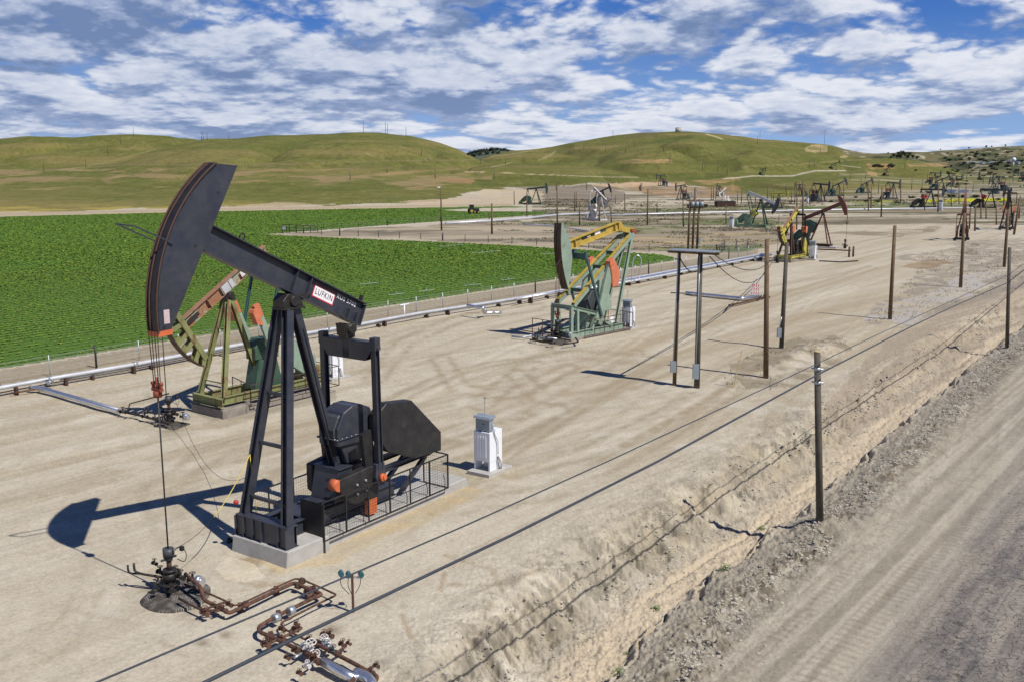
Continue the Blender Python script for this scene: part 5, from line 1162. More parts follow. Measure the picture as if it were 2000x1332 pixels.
def mat_material():
    mt = paint('netting_mat', (0.060, 0.052, 0.044), 0.9, 0, 0.35, (0.022, 0.020, 0.018), var=0.3, scale=1.6, streak=False); nt = mt.node_tree; N = nt.nodes; L = nt.links; b = N['Principled BSDF']; src = b.inputs['Base Color'].links[0].from_socket
    tc = N.new('ShaderNodeTexCoord'); mp = N.new('ShaderNodeMapping'); mp.inputs['Rotation'].default_value = (0, 0, 0.6); L.new(tc.outputs['Object'], mp.inputs[0]); br = N.new('ShaderNodeTexBrick'); L.new(mp.outputs[0], br.inputs['Vector']); br.inputs['Scale'].default_value = 5; br.inputs['Mortar Size'].default_value = 0.03
    n = N.new('ShaderNodeTexNoise'); n.inputs['Scale'].default_value = 3; L.new(tc.outputs['Object'], n.inputs['Vector']); mr = N.new('ShaderNodeMapRange'); L.new(n.outputs[0], mr.inputs[0]); mr.inputs[1].default_value = 0.42; mr.inputs[2].default_value = 0.6
    mu = N.new('ShaderNodeMath'); mu.operation = 'MULTIPLY'; L.new(br.outputs['Fac'], mu.inputs[0]); L.new(mr.outputs[0], mu.inputs[1]); mu2 = N.new('ShaderNodeMath'); mu2.operation = 'MULTIPLY'; mu2.inputs[1].default_value = 0.85; L.new(mu.outputs[0], mu2.inputs[0])
    mx = N.new('ShaderNodeMix'); mx.data_type = 'RGBA'; L.new(mu2.outputs[0], mx.inputs['Factor']); L.new(src, mx.inputs[6]); mx.inputs[7].default_value = (0.36, 0.33, 0.29, 1); L.new(mx.outputs[2], b.inputs['Base Color']); return mt


def ground_mat_sheet(outline, name, mat, label, rise=0.22, cat='ground mat'):
    P = [G(*q) for q in outline]
    if len(P) > 5:
        for _ in range(3): P = [v for a_, b_ in zip(P, P[1:] + P[:1]) for v in (a_.lerp(b_, .25), a_.lerp(b_, .75))]
    c = sum(P, Vector()) / len(P); m = MB(); n = len(P); V = [Vector((0, 0, rise))]; R = 7; rr = random.Random(4)
    for k in range(1, R + 1):
        f = k / R
        for p in P: V.append(Vector(((p.x - c.x) * f, (p.y - c.y) * f, 0.03 + (rise - 0.03) * (1 - f ** 1.6) + rr.uniform(-.012, .012))))
    for p in P: V.append(Vector(((p.x - c.x), (p.y - c.y), -0.04)))
    F = [(0, 1 + i, 1 + (i + 1) % n) for i in range(n)]
    for k in range(R):
        for i in range(n): a = 1 + k * n + i; b = 1 + k * n + (i + 1) % n; F.append((a, a + n, b + n, b))
    A = sum((P[i].x * P[(i + 1) % n].y - P[(i + 1) % n].x * P[i].y) for i in range(n))
    if A < 0: F = [f[::-1] for f in F]
    o = m.add(V, F, True).build(name, mat); o.location = c + Vector((0, 0, 0.025)); tag(o, label, cat); return o


ground_mat_sheet([(271, 1178), (282, 1166), (298, 1152), (330, 1138), (365, 1130), (395, 1138), (414, 1150), (408, 1165), (392, 1184), (362, 1192), (325, 1198), (290, 1194)], 'oil_mat', mat_material(), 'dark oil soaked netting mat round the black wellhead', 0.035)
ground_mat_sheet([(300, 833), (336, 822), (372, 829), (340, 840)], 'cellar_cover', M['mat'], 'small square oil stained cover under the rusty wellhead', 0.06)
ground_mat_sheet([(1052, 668), (1085, 658), (1118, 664), (1098, 675)], 'oil_stain_mat', M['mat'], 'dark oil stained mat under the wellhead of the mint green pumpjack', 0.05)


class Line:
    """pipework built in place: part shapes are traced in site coordinates"""
    def __init__(s, name, label, cat, at, group=None): s.o = at.copy(); s.o.z = 0; s.r = empty(name, s.o, 0, label, cat, group)
    def l(s, pts): return [Vector(p) - s.o for p in pts]
    def pipe(s, pts, r, mat, name='pipe', rad=0.25, n=10): m = MB(); m.bend(s.l(pts), r, n, rad); return m.build(name, mat, s.r)
    def valve(s, p, axis, sz, mat, up=(0, 0, 1)): return valve(s.r, Vector(p) - s.o, axis, sz, mat, True, up)


Q = lambda x, y, z=0.25: G(x, y, z)
ln = Line('flow_line', 'rusty twin flow line running in a loop from the black wellhead to the valve manifold', 'pipework', G(560, 1180))
big = [Q(362, 1120, 0.55), Q(378, 1134, 0.55), Q(392, 1146, 0.5), Q(398, 1171, 0.28), Q(424, 1184), Q(448, 1197), Q(540, 1153), Q(575, 1137), Q(585, 1142), Q(630, 1160), Q(606, 1170), Q(541, 1202), Q(505, 1223), Q(506, 1233), Q(546, 1250), Q(577, 1265), Q(596, 1274)]
ln.pipe(big, 0.053, M['rust'], 'main_pipe', 0.12)
sm = [Q(360, 1140, 0.3), Q(398, 1154), Q(441, 1173), Q(457, 1182), Q(470, 1179), Q(540, 1146), Q(577, 1129), Q(592, 1132), Q(625, 1146), Q(658, 1161), Q(610, 1184), Q(548, 1216), Q(556, 1228), Q(580, 1240), Q(612, 1256)]
ln.pipe(sm, 0.028, M['rust'], 'thin_pipe', 0.1)
ln.pipe([Q(350, 1168), Q(372, 1180), Q(395, 1191), Q(420, 1182), Q(443, 1174)], 0.035, M['rustd'], 'branch_pipe', 0.06)
ln.pipe([Q(396, 1192), Q(432, 1190), Q(418, 1195)], 0.03, M['rust'], 'branch_pipe', 0.05)
ln.pipe([Q(600, 1165), Q(612, 1158), Q(602, 1152)], 0.04, M['rust'], 'branch_pipe', 0.05)
ln.pipe([Q(512, 1262), Q(530, 1254), Q(560, 1240), Q(590, 1226), Q(578, 1222)], 0.035, M['rust'], 'branch_pipe', 0.05)
along = (RD.y, -RD.x, 0)
for x, y, s, mt in ((400, 1196, 0.13, 'rust'), (436, 1190, 0.12, 'rust'), (448, 1180, 0.10, 'rust'), (602, 1156, 0.12, 'rust'), (615, 1152, 0.09, 'rust'), (519, 1258, 0.12, 'rust'), (550, 1247, 0.11, 'rust'), (551, 1228, 0.10, 'rust'), (577, 1228, 0.10, 'rust'), (580, 1218, 0.08, 'rust'), (418, 1183, .09, 'rust')):
    ln.valve(Q(x, y, 0.24), along, s, M[mt], (0.15, -0.3, 0.94))
for x, y in ((539, 1206), (568, 1192)):
    m = MB(); c = Q(x, y, 0.27) - ln.o; m.cyl(c - Vector((RD.x, RD.y, 0)) * 0.09, c + Vector((RD.x, RD.y, 0)) * 0.09, 0.12, 14); m.build('pipe_clamp', M['galv'], ln.r)
for x, y in ((583, 1143), (427, 1186), (480, 1180), (590, 1134), (620, 1256)):
    m = MB(); c = Q(x, y, 0.25) - ln.o; m.cyl(c - Vector(along) * 0.05, c + Vector(along) * 0.05, 0.10, 12); m.build('flange', M['rustd'], ln.r)
for x, y in ((470, 1186), (540, 1153), (612, 1153), (545, 1201), (530, 1243)):
    m = MB(); c = Q(x, y, 0.10) - ln.o; m.box(c, (0.12, 0.3, 0.18), 0.4); m.build('pipe_support', M['rustd'], ln.r)
mf = Line('valve_manifold', 'valve manifold with white valves and a bright metal clad pipe at the bottom edge', 'pipework', G(650, 1290))
mf.pipe([Q(596, 1274), Q(612, 1281), Q(618, 1290), Q(630, 1293)], 0.075, M['rust'], 'elbow', 0.1)
mf.pipe([Q(612, 1256), Q(622, 1259), Q(640, 1268), Q(655, 1276), Q(690, 1294), Q(720, 1311), Q(738, 1320), Q(732, 1332), Q(715, 1346)], 0.05, M['rust'], 'return_pipe', 0.12)
mf.pipe([Q(630, 1291), Q(660, 1308), Q(692, 1325)], 0.11, M['cladding'], 'clad_pipe', 0.1, 16); mf.pipe([Q(694, 1313), Q(722, 1324), Q(728, 1345)], 0.13, M['cladding'], 'clad_pipe', 0.2, 16); mf.pipe([Q(688, 1326), Q(697, 1317)], 0.10, M['cladding'], 'clad_pipe', 0.1, 16)
mf.pipe([Q(692, 1325), Q(670, 1345)], 0.05, M['rust'], 'drain_pipe'); mf.pipe([Q(655, 1276), Q(668, 1268), Q(672, 1262)], 0.045, M['rust'], 'branch_pipe', 0.05); mf.pipe([Q(575, 1284), Q(590, 1274)], 0.03, M['galv'], 'drain_pipe'); mf.pipe([Q(598, 1302), Q(612, 1292)], 0.03, M['galv'], 'drain_pipe'); mf.pipe([Q(562, 1285), Q(575, 1282)], .025, M['rust'], 'drain_pipe')
mf.pipe([Q(715, 1308), Q(738, 1296)], 0.03, M['rustd'], 'bleed_pipe')
for x, y, s, mt in ((607, 1272, 0.20, 'cream'), (604, 1250, 0.10, 'iron'), (633, 1256, 0.15, 'cream'), (641, 1262, 0.13, 'galv'), (650, 1272, 0.12, 'slate'), (633, 1240, 0.10, 'rust'), (644, 1240, 0.11, 'rust'), (669, 1258, 0.10, 'rust'), (681, 1256, 0.07, 'rust'), (578, 1270, 0.11, 'rust'), (561, 1284, 0.08, 'rust'), (585, 1314, 0.08, 'rust'), (600, 1299, 0.09, 'cream'), (615, 1288, 0.15, 'rust'), (594, 1262, .09, 'galv'), (735, 1300, .08, 'rust'), (725, 1312, .09, 'rust')):
    mf.valve(Q(x, y, 0.26), along, s, M[mt], (0.1, -0.2, 0.97))

# instrument post
p0 = G(690, 1196); ip = empty('instrument_post', p0, 20, 'thin post carrying three teal gauges between the two overhead cables', 'instrument post')
m = MB(); m.bar((0, 0, -0.1), (0, 0, 1.12), 0.06, 0.06); m.build('post', M['rustd'], ip); m = MB(); m.bar((-0.32, 0, 1.08), (0.28, 0, 0.98), 0.035, 0.05); m.build('cross_arm', M['galv'], ip)
for x, z in ((-0.30, 1.18), (-0.10, 1.12), (0.24, 1.08)):
    m = MB(); m.cyl((x, -0.08, z), (x, 0.06, z), 0.075, 12); m.cyl((x, 0, z), (x, 0, z + .1), 0.04, 8); m.build('gauge', M['brass'], ip)
    m = MB(); m.bend([(x, 0, z - 0.05), (x - 0.02, 0.05, z - 0.35), (x * 0.3, 0, 0.55)], 0.010, 5, 0.15); m.build('tubing', M['iron'], ip)


# other field piping
l2 = Line('field_pipe', 'grey clad pipe lying on the sand left of the rusty wellhead', 'pipework', G(150, 780))
l2.pipe([Q(58, 757, .25), Q(76, 757, .25), Q(233, 802, .25)], 0.135, M['cladding'], 'clad_pipe', 0.2, 14); l2.pipe([Q(233, 802, .25), Q(250, 806, .25), Q(290, 815, .25), Q(330, 826, .3)], 0.05, M['iron'], 'pipe'); l2.pipe([Q(250, 806, .25), Q(253, 788, 0.85), Q(330, 768, 0.95)], 0.03, M['iron'], 'pipe', 0.1)
l2.pipe([Q(100, 752, .2), Q(58, 762, .2), Q(20, 768, .15)], 0.04, M['rust'], 'pipe')
for x, y, s in ((240, 804, .15), (283, 813, .14), (268, 808, .1), (303, 816, .12), (318, 822, .13)): l2.valve(Q(x, y, .28), (1, -.3, 0), s, M['iron'])
l2.valve(Q(97, 746, .4), (0, 1, 0), .2, M['galv']); l2.valve(Q(92, 750, .3), (0, 1, 0), .15, M['slate'])
l3 = Line('field_pipe', 'pale clad pipe lying bent on the yard beside the striped barricade', 'pipework', G(1420, 585))
l3.pipe([Q(1340, 573, .2), Q(1380, 577, .2), Q(1448, 584, .2), Q(1482, 580, .2)], 0.17, M['cladding'], 'clad_pipe', 0.3, 12); l3.pipe([Q(1424, 597, .2), Q(1460, 589, .2), Q(1492, 581, .2), Q(1497, 572, .2)], 0.09, M['rust'], 'pipe'); l3.pipe([Q(1310, 572, .1), Q(1345, 574, .15)], 0.05, M['rustd'], 'pipe')
for x, y in ((1422, 600), (1487, 578), (1503, 580)): l3.pipe([G(x, y, 0), G(x, y, 0.55)], 0.06, M['rust'], 'riser')
l4 = Line('field_pipe', 'pale twisting pipe end at the wellhead of the mint green pumpjack', 'pipework', G(1060, 660))
l4.pipe([Q(1088, 662, .3), Q(1060, 659, .3), Q(1040, 655, .25), Q(1020, 659, .2), Q(1000, 657, .15)], 0.07, M['galv'], 'pipe'); l4.pipe([Q(1088, 668, .3), Q(1065, 668, .25), Q(1035, 664, .2)], 0.05, M['iron'], 'pipe'); l4.pipe([Q(1100, 672, .3), Q(1130, 668, .3), Q(1124, 660, .3)], 0.06, M['iron'], 'pipe')
for x, y in ((1072, 660), (1055, 657), (1045, 661), (1078, 670)): l4.valve(Q(x, y, .3), (1, 0, 0), .2, M['iron'])
l5 = Line('field_pipe', 'thin dark pipe running right from the brown pumpjack to two short orange posts', 'pipework', G(1640, 488))
l5.pipe([Q(1590, 487, .4), Q(1640, 489, .4), Q(1662, 490, .4)], 0.09, M['rustd'], 'pipe'); l5.pipe([Q(1600, 510, .1), Q(1640, 512, .1), Q(1676, 510, .1)], .07, M['iron'], 'pipe')
for x, y, lb in ((1658, 503, 'short orange post left of its twin near the brown pumpjack'), (1666, 502, 'short orange post right of its twin near the brown pumpjack')):
    o = MB().cyl((0, 0, -.1), (0, 0, 1.35), 0.13, 10).build('bollard', M['rust']); o.location = G(x, y); tag(o, lb, 'bollard', 'short orange posts')

# trunk pipelines along the crop field
PL = [(-220, 797), (0, 757), (104, 738), (260, 712), (390, 687), (550, 659), (695, 635), (819, 612), (999, 585), (1100, 567), (1240, 543), (1380, 517), (1494, 496)]
side = Vector((RD.y, -RD.x, 0))


def pipeline(label, k0, k1, off, z, r, mat, sup=True):
    P = [G(a, b, z) + side * off for a, b in PL[k0:k1]]; L_ = Line('pipeline', label, 'pipeline', P[0], 'pipelines along the crop field'); m = MB(); m.tube(L_.l(P), r, 10); m.build('pipe', mat, L_.r)
    if sup:
        D = (P[-1] - P[0]); n = max(2, int(D.length / 7))
        for i in range(n):
            f = (i + .5) / n * (len(P) - 1); k = int(f); p = P[k].lerp(P[k + 1], f - k) - L_.o; s = MB(); s.box((p.x, p.y, (z - r) / 2), (0.14, 0.5, z - r + 0.02), 0.66); s.build('pipe_support', M['rustd'], L_.r)
            if i % 3 == 0: s = MB(); s.cyl((p.x, p.y, z) , (p.x + RD.x * .25, p.y + RD.y * .25, z), r * 1.35, 10); s.build('coupling', M['galv'], L_.r)


pipeline('thick pale pipeline nearest the crop field, running the whole length of the yard', 0, 13, 0.0, 0.5, 0.115, M['pipe_pale'])
pipeline('thinner pale pipeline running beside the thick one on the yard side', 2, 13, 0.75, 0.3, 0.075, M['pipe_pale'])
pipeline('bluish pipeline added beyond the mint green pumpjack, middle of the bundle', 8, 13, 0.38, 0.55, 0.10, M['cladding'])
pipeline('outermost pipeline of the bundle beyond the mint green pumpjack', 9, 13, 1.25, 0.4, 0.12, M['pipe_pale'])
pipeline('rusty pipe on the yard side of the pale pipelines at the left', 0, 6, 1.15, 0.12, 0.04, M['rustd'], False)
lp = Line('expansion_loop', 'silver pipe loop standing up from the pipelines right of the mint green pumpjack', 'pipework', G(1238, 546))
w0 = G(1233, 548, .5); ax = Vector((1, 0.15, 0)).normalized(); lp.pipe([w0, w0 + Vector((-.15, 0, .7)) + ax * .2, w0 + ax * 0.1 + Vector((0, 0, 1.7)), w0 + ax * 0.25 + Vector((0, 0, 2.35)), w0 + ax * 0.65 + Vector((0, 0, 2.55)), w0 + ax * 1.0 + Vector((0, 0, 2.2)), w0 + ax * 0.95 + Vector((0, 0, 1.3)), w0 + ax * 0.7 + Vector((0, 0, 0.5))], 0.06, M['cladding'], 'pipe', 0.5)
lv = Line('pipe_branch', 'short elevated pipe branch with a valve on the pipelines left of the mint green pumpjack', 'pipework', G(940, 603))
lv.pipe([Q(913, 597, .9), Q(944, 602, .9), Q(946, 612, .3), Q(960, 611, .3), Q(980, 611, .3)], 0.12, M['cladding'], 'pipe', 0.2); lv.pipe([Q(915, 601, .5), Q(944, 600, .5)], .06, M['galv'], 'pipe'); lv.valve(Q(946, 606, .6), (1, 0, 0), .22, M['galv'])
tp = G(790, 621); tt = empty('vent_pipe', tp, 50, 'white T shaped vent pipe between the fence and the pipelines', 'vent pipe'); MB().cyl((0, 0, -.1), (0, 0, 1.0), 0.06, 8).build('riser', M['white'], tt); m = MB(); m.cyl((-0.5, 0, 1.04), (0.5, 0, 1.04), .06, 8); m.build('cross_pipe', M['white'], tt)
l6 = Line('pipeline', 'pale pipeline crossing the scrub lot behind the crop field', 'pipeline', G(1000, 430)); l6.pipe([G(870, 437, .4), G(960, 432, .4), G(1040, 425.5, .4), G(1090, 420, .4), G(1190, 416, .4)], 0.22, M['pipe_pale'], 'pipe', 1.0)
l6 = Line('pipeline', 'pale pipeline crossing the plain behind the green pumpjack', 'pipeline', G(1300, 420)); l6.pipe([G(1185, 421, .4), G(1330, 417, .4), G(1440, 414.5, .4), G(1560, 411.5, .4), G(1720, 409, .4), G(1900, 406.5, .4)], 0.2, M['pipe_pale'], 'pipe', 1.0)
l6 = Line('pipeline', 'low pale pipes ending in a kink at the corner of the scrub lot', 'pipeline', G(1060, 440)); l6.pipe([G(1022, 439, .3), G(1060, 440, .3), G(1090, 443, .3), G(1150, 452, .3), G(1180, 460, .3)], 0.15, M['pipe_pale'], 'pipe', 1.0)


# ======================= electrical cabinets =======================
def cabinet(loc, deg, label, S=1.0):
    r = empty('control_cabinet', loc, deg, label, 'cabinet', 'white control cabinets', S); Wt = M['white']
    p = MB(); p.box((0.50, 0.28, 0.05), (1.45, 1.0, 0.16)); p.build('base_slab', M['conc'], r, 0.01)
    b = MB(); b.box((0.30, 0.34, 1.02), (0.42, 0.72, 1.10)); b.build('cabinet_body', Wt, r, 0.008)
    b = MB()
    for y in (0.02, 0.66): b.box((0.30, y, 0.30), (0.40, 0.06, 0.36))
    each(b, 'leg', Wt, r)
    b = MB()
    for i in range(4): b.box((0.083, 0.17 + i * 0.115, 1.02), (0.016, 0.05, 0.80))
    each(b, 'louvre', Wt, r)
    b = MB(); b.box((0.70, 0.28, 0.86), (0.38, 0.56, 1.46)); b.build('rear_cabinet', Wt, r, 0.008)
    b = MB(); b.box((0.27, 0.34, 1.84), (0.26, 0.62, 0.46)); x = b.build('switch_box', M['grey'], r, 0.006)
    b = MB(); b.prism([(0.06, 2.06), (0.10, 2.14), (0.44, 2.17), (0.46, 2.08)], -0.02, 0.70); b.build('rain_hood', M['grey'], x)
    b = MB(); b.cyl((0.138, 0.30, 1.86), (0.128, 0.30, 1.86), 0.03, 8); b.build('lock', M['decal_black'], x)
    b = MB(); b.tube([(0.3, 0.35, 2.1), (0.3, 0.35, 2.78)], 0.012, 5); b.box((0.3, 0.33, 2.8), (0.04, 0.16, 0.03)); b.build('antenna', M['galv'], r)
    b = MB(); b.bend([(0.3, -0.03, 1.9), (0.3, -0.03, 1.5), (0.5, -0.04, 1.15), (0.5, -0.05, 0.6), (0.62, -0.07, 0.2), (0.62, -.07, 0.0)], 0.012, 6); b.build('conduit', M['galv'], r)
    b = MB(); b.bend([(0.36, -0.04, 1.7), (0.36, -0.04, 1.5), (0.56, -0.05, 1.2), (0.56, -0.06, 0.7)], 0.012, 6); b.build('conduit', M['galv'], r)
    b = MB()
    for i in range(3): b.bend([(0.5 + i * .05, -0.04, 0.6), (0.55 + i * .05, -0.09 - .03 * i, 0.35), (0.58 + i * .06, -0.1, -0.02)], 0.013, 6)
    each(b, 'cable', M['iron'], r)
    return r


cb = cabinet(G(953, 929), AZ1, 'white control cabinet with a grey switch box near the large black pumpjack', 1.08)
for (x, y), S, lb in (((648, 743), 1.05, 'white control cabinet seen behind the arm of the large black pumpjack'), ((1229, 644), 1.0, 'white control cabinet on legs right of the mint green pumpjack'), ((1590, 509), 1.12, 'white control cabinet beside the yellow pumpjack'), ((1430, 446), 1.0, 'small white cabinet on the gravel left of the green pumpjack'), ((1839, 412), 1.3, 'small white cabinet left of the pumpjack with red counterweights'), ((1305, 365), 1.0, 'tiny white cabinet beside the black pumpjack on the pink cut'), ((1578, 398), 1.0, 'tiny white cabinet left of the dark pumpjack with the red gear box')):
    c = copy_tree(cb); c.location = on_ground(x, y); c.scale = (S,) * 3; c['label'] = lb


nrm_ = Vector((-.82, .57, 0))
# ======================= poles, wires =======================
def pole(bx, by, tx, ty, r, mat, label, group='wooden poles', cap=False, extra=None):
    b = on_ground(bx, by); t = at_depth(tx, ty, b.y); v = t - b; o = empty('utility_pole', b, 0, label, 'pole', group); m = MB(); m.cyl((-v.x * .02, 0, -0.3), v, r * 1.12, 12, r * 0.9); m.build('shaft', M[mat], o)
    if cap: m = MB(); m.cyl(v + Vector((0, 0, 0.002)), v + Vector((0, 0, 0.05)), r * 0.93, 12, r * 0.85); m.build('cut_top', M['wood_pale'], o)
    return o, v


pA, vA = pole(1602, 1016, 1596, 688, 0.115, 'wood_grey', 'grey wooden pole standing alone on the far bank of the ditch, closest to the camera', cap=True)
for dz_ in (4.82, 5.28):
    m = MB(); f_ = dz_ / vA.z; c_ = vA * f_; m.cyl(c_ - Vector((0, 0, .05)), c_ + Vector((0, 0, .05)), 0.125, 12); m.cyl(c_ + nrm_ * -.2, c_ + nrm_ * .2, 0.03, 8); m.build('cable_clamp', M['galv'], pA)
pB, vB = pole(1496, 738, 1498, 468, 0.14, 'wood', 'brown pole right of the pair joined by the metal panel')
pC, vC = pole(1526, 680, 1537, 474, 0.14, 'wood_grey', 'dark pole with a grey box on it in front of the yellow pumpjack')
pD, vD = pole(1738, 624, 1748, 441, 0.14, 'wood', 'pole standing on the weedy verge left of the orange brown pumpjack')
pE, vE = pole(1876, 562, 1884, 417, 0.15, 'wood', 'pole directly in front of the orange brown pumpjack')
pF, vF = pole(1317, 752, 1327, 489, 0.10, 'wood', 'left pole of the pair joined by a metal panel')
pG, vG = pole(1361, 757, 1368, 494, 0.145, 'wood_grey', 'right pole of the pair joined by a metal panel')
pH, vH = pole(1967, 681, 1972, 484, 0.115, 'wood_grey', 'dark pole on the far bank of the ditch near the right edge')
pI, vI = pole(1961, 522, 1970, 409, 0.16, 'wood', 'tall pole near the right edge in front of the black pumpjack')


def box_on(o, v, f, off, size, deg=0, name='meter_box', conduit=True, top=0.98):
    c = v * f; m = MB(); m.box((c.x + off[0], c.y + off[1], c.z), size, deg); m.build(name, M['grey'], o)
    if conduit: m = MB(); t = v * top; m.tube([(c.x + off[0], c.y + off[1], c.z + size[2] / 2), (t.x + off[0] * .55, t.y + off[1], t.z)], 0.035, 7); m.build('conduit', M['galv'], o)


box_on(pF, vF, 0.145, (-0.13, -0.16, 0), (0.30, 0.22, 0.60)); box_on(pG, vG, 0.13, (-0.12, -0.20, 0), (0.32, 0.24, 0.80)); box_on(pC, vC, 0.15, (-0.22, -0.1, 0), (0.26, 0.24, 0.62), top=0.3)
fp = pF.location + vF; gp = pG.location + vG; mid = (fp + gp) / 2; dv = (gp - fp); dv.z = 0; pn = empty('metal_panel', mid, math.degrees(math.atan2(dv.y, dv.x)), 'flat metal panel laid across the tops of the pole pair', 'panel')
m = MB(); m.box((0.25, 0.0, 0.05), (2.6, 0.95, 0.05)); m.build('sheet', M['galv'], pn); m = MB(); m.box((0.2, 0.0, -0.06), (2.9, 0.12, 0.14)); m.build('carrier_beam', M['wood'], pn)


def catenary(a, b, sag, n=14): return [a.lerp(b, i / n) - Vector((0, 0, sag * 4 * (i / n) * (1 - i / n))) for i in range(n + 1)]


def cable(label, pts, r, mat='wire', name='cable', cat='cable', group=None):
    o = pts[0].copy(); m = MB(); m.tube([p - o for p in pts], r, 6); c = m.build(name, M[mat]); c.location = o; return tag(c, label, cat, group)


Apl, Hpl = pA.location, pH.location; ab = (Hpl - Apl); ab.z = 0; nrm = Vector((-ab.y, ab.x, 0)).normalized()


def on_wire_plane(px, py, off):
    d = ray(px, py); C0 = Vector((0, 0, HC)); t = ((Apl + nrm * off - C0).dot(nrm)) / d.dot(nrm); return C0 + d * t


def ext(P, a, b): d0 = (P[0] - P[1]).normalized(); d1 = (P[-1] - P[-2]).normalized(); return [P[0] + d0 * a] + P + [P[-1] + d1 * b]


thick = ext([on_wire_plane(x, y, -0.13) for x, y in ((400, 1332), (600, 1234), (1000, 1044), (1286, 900), (1590, 735), (1774, 641), (1855, 602), (1969, 552))], 8, 0)
thin = ext([on_wire_plane(x, y, 0.13) for x, y in ((188, 1332), (600, 1158), (904, 1028), (1188, 900), (1592, 712), (1700, 660), (1850, 592), (1969, 538))], 8, 0)
thick += [Vector((58, 99, 6.2)), Vector((110, 172, 6.0))]; thin += [Vector((58.3, 99, 6.6)), Vector((110, 172, 6.4))]
cable('thicker lower overhead cable crossing the foreground diagonally', thick, 0.028, group='overhead cables'); cable('thinner upper overhead cable crossing the foreground diagonally', thin, 0.015, group='overhead cables')
gT = pG.location + vG
for lb, a, b, sg in (('slack cable hanging from the pole pair to the yellow pumpjack, lower strand', gT + Vector((0.5, 0, -0.2)), G(1510, 508, 1.0), 2.0), ('slack cable hanging from the pole pair to the yellow pumpjack, upper strand', gT + Vector((0.6, 0, 0)), G(1515, 500, 2.6), 1.2), ('thin wire drooping left of the pole pair', fp + Vector((-.1, 0, -.1)), gp + Vector((0, 0, -0.9)), 0.5)):
    cable(lb, catenary(a, b, sg), 0.03, 'iron', group='slack cables')
for k, (x0, y0, x1, y1) in enumerate(((1180, 487, 1440, 492), (1385, 483, 1500, 478), (1440, 492, 1600, 500))): pass
# rope and wires at the black unit
ra = L1(3.65, 0.72, 3.05); rb = O1 + Vector((0.1, 0, 1.3)); cat = catenary(ra, rb, 0.55, 16)
cable('yellow rope slung from the leg of the large black pumpjack', cat[:9], 0.014, 'rope', 'rope', 'rope'); cable('thin wire continuing the yellow rope down to the black wellhead', cat[8:], 0.008, 'iron')
cable('short yellow rope hanging straight down inside the legs of the black pumpjack', [ra, ra + Vector((0.12, 0, -1.6)), ra + Vector((0.1, 0, -2.1))], 0.012, 'rope', 'rope', 'rope')
cable('long sagging wire from the rusty wellhead to the large black pumpjack', catenary(O2 + Vector((0.3, 0, 1.25)), L1(3.6, 0.7, 2.4), 1.5, 18), 0.009, 'iron')

GP = 'thin poles scattered over the oil field'; kk = 0
for bx, by, tx, ty, r, lb in ((862.4, 451, 861, 368, .14, 'tall pole with a lamp on top behind the crop field'), (960.8, 458, 960.4, 398, .16, 'thick dark pole on the scrub lot behind the crop field'), (1088.5, 440, 1088, 365, .13, 'thin pole rising behind the head of the mint green pumpjack'), (1132, 441, 1132.4, 393, .13, None), (1171, 433, 1170, 394, .13, 'pole in front of the white pumpjack facing right'),
                              (1194, 440, 1193.6, 406, .12, None), (1220.6, 412, 1220, 378, .12, None), (1123, 414, 1122.4, 376, .12, None), (1125.8, 407, 1125.6, 375, .12, None), (1202, 399, 1202, 383, .12, None), (1335, 446, 1334, 392, .12, 'pole with a small teal box left of the three transformers'),
                              (1721, 425, 1723, 366, .16, 'dark pole in the middle of the gravel right of the brown pumpjack'), (1701, 410, 1702, 363, .14, None), (1696, 413, 1696, 353, .14, None), (1832, 415, 1833, 356, .15, None), (1806, 412, 1806, 380, .12, None), (1567.5, 470, 1569, 354, .15, 'rusty pole rising behind the yellow pumpjack'), (1556, 450, 1557, 354, .12, 'thin yellowish pole rising behind the yellow pumpjack'),
                              (1759, 398, 1760, 354, .12, None), (1980, 459, 1992, 390, .17, 'thick pole touching the right edge group'), (1904, 452, 1905.5, 404, .15, None), (1916, 428, 1916, 396, .12, None), (1926, 428, 1926, 396, .12, None), (1946, 440, 1946, 398, .12, None), (1029, 424, 1029, 376, .12, 'thin pole left of the dark green pumpjack'), (1004.6, 401, 1004, 374, .12, None),
                              (1893, 448, 1896, 405, .14, None), (1960, 430, 1961, 386, .14, None), (1418, 438, 1418, 400, .1, None), (1648, 392, 1648, 352, .12, None), (1611, 390, 1611, 366, .14, None), (1582, 402, 1582, 370, .12, None), (1873, 400, 1873, 356, .12, None), (1887, 415, 1887, 362, .12, None), (1858, 404, 1858, 352, .12, None), (1990, 428, 1993, 384, .14, None)):
    o, v = pole(bx, by, tx, ty, r, 'wood', lb or 'slim weathered pole among the distant pumpjacks', GP)
    if ty == 368: m = MB(); m.blob(v + Vector((-0.4, 0, 0.1)), (0.35, 0.2, 0.12)); m.build('lamp_head', M['white'], o); m = MB(); m.bar(v + Vector((-0.6, 0, -1.2)), v + Vector((0.5, 0, -1.2)), 0.12, 0.12); m.build('cross_arm', M['wood'], o)
o, v = pole(1264, 440, 1265.6, 369, .14, 'wood', 'pole with two wooden cross arms left of the three transformers', GP)
for dz_ in (-0.9, -3.0): m = MB(); m.bar(v + Vector((-0.9, 0, dz_)), v + Vector((1.0, 0, dz_)), 0.12, 0.14); m.build('cross_arm', M['wood'], o)
tb_ = empty('transformer_bank', on_ground(1352, 487), 0, 'three tall poles carrying a row of grey transformer cans', 'transformers'); k = tb_.location.y / FOC
for (bx, tx, ty, lb) in ((1343.6, 1345, 394, 0), (1352.4, 1354, 369, 0), (1361, 1363, 391, 0)):
    m = MB(); m.cyl(((bx - 1352) * k, 0, -.2), (((tx - 1352) * k), 0, (487 - ty) * k * 1.0), .16, 10); m.build('pole_shaft', M['wood'], tb_)
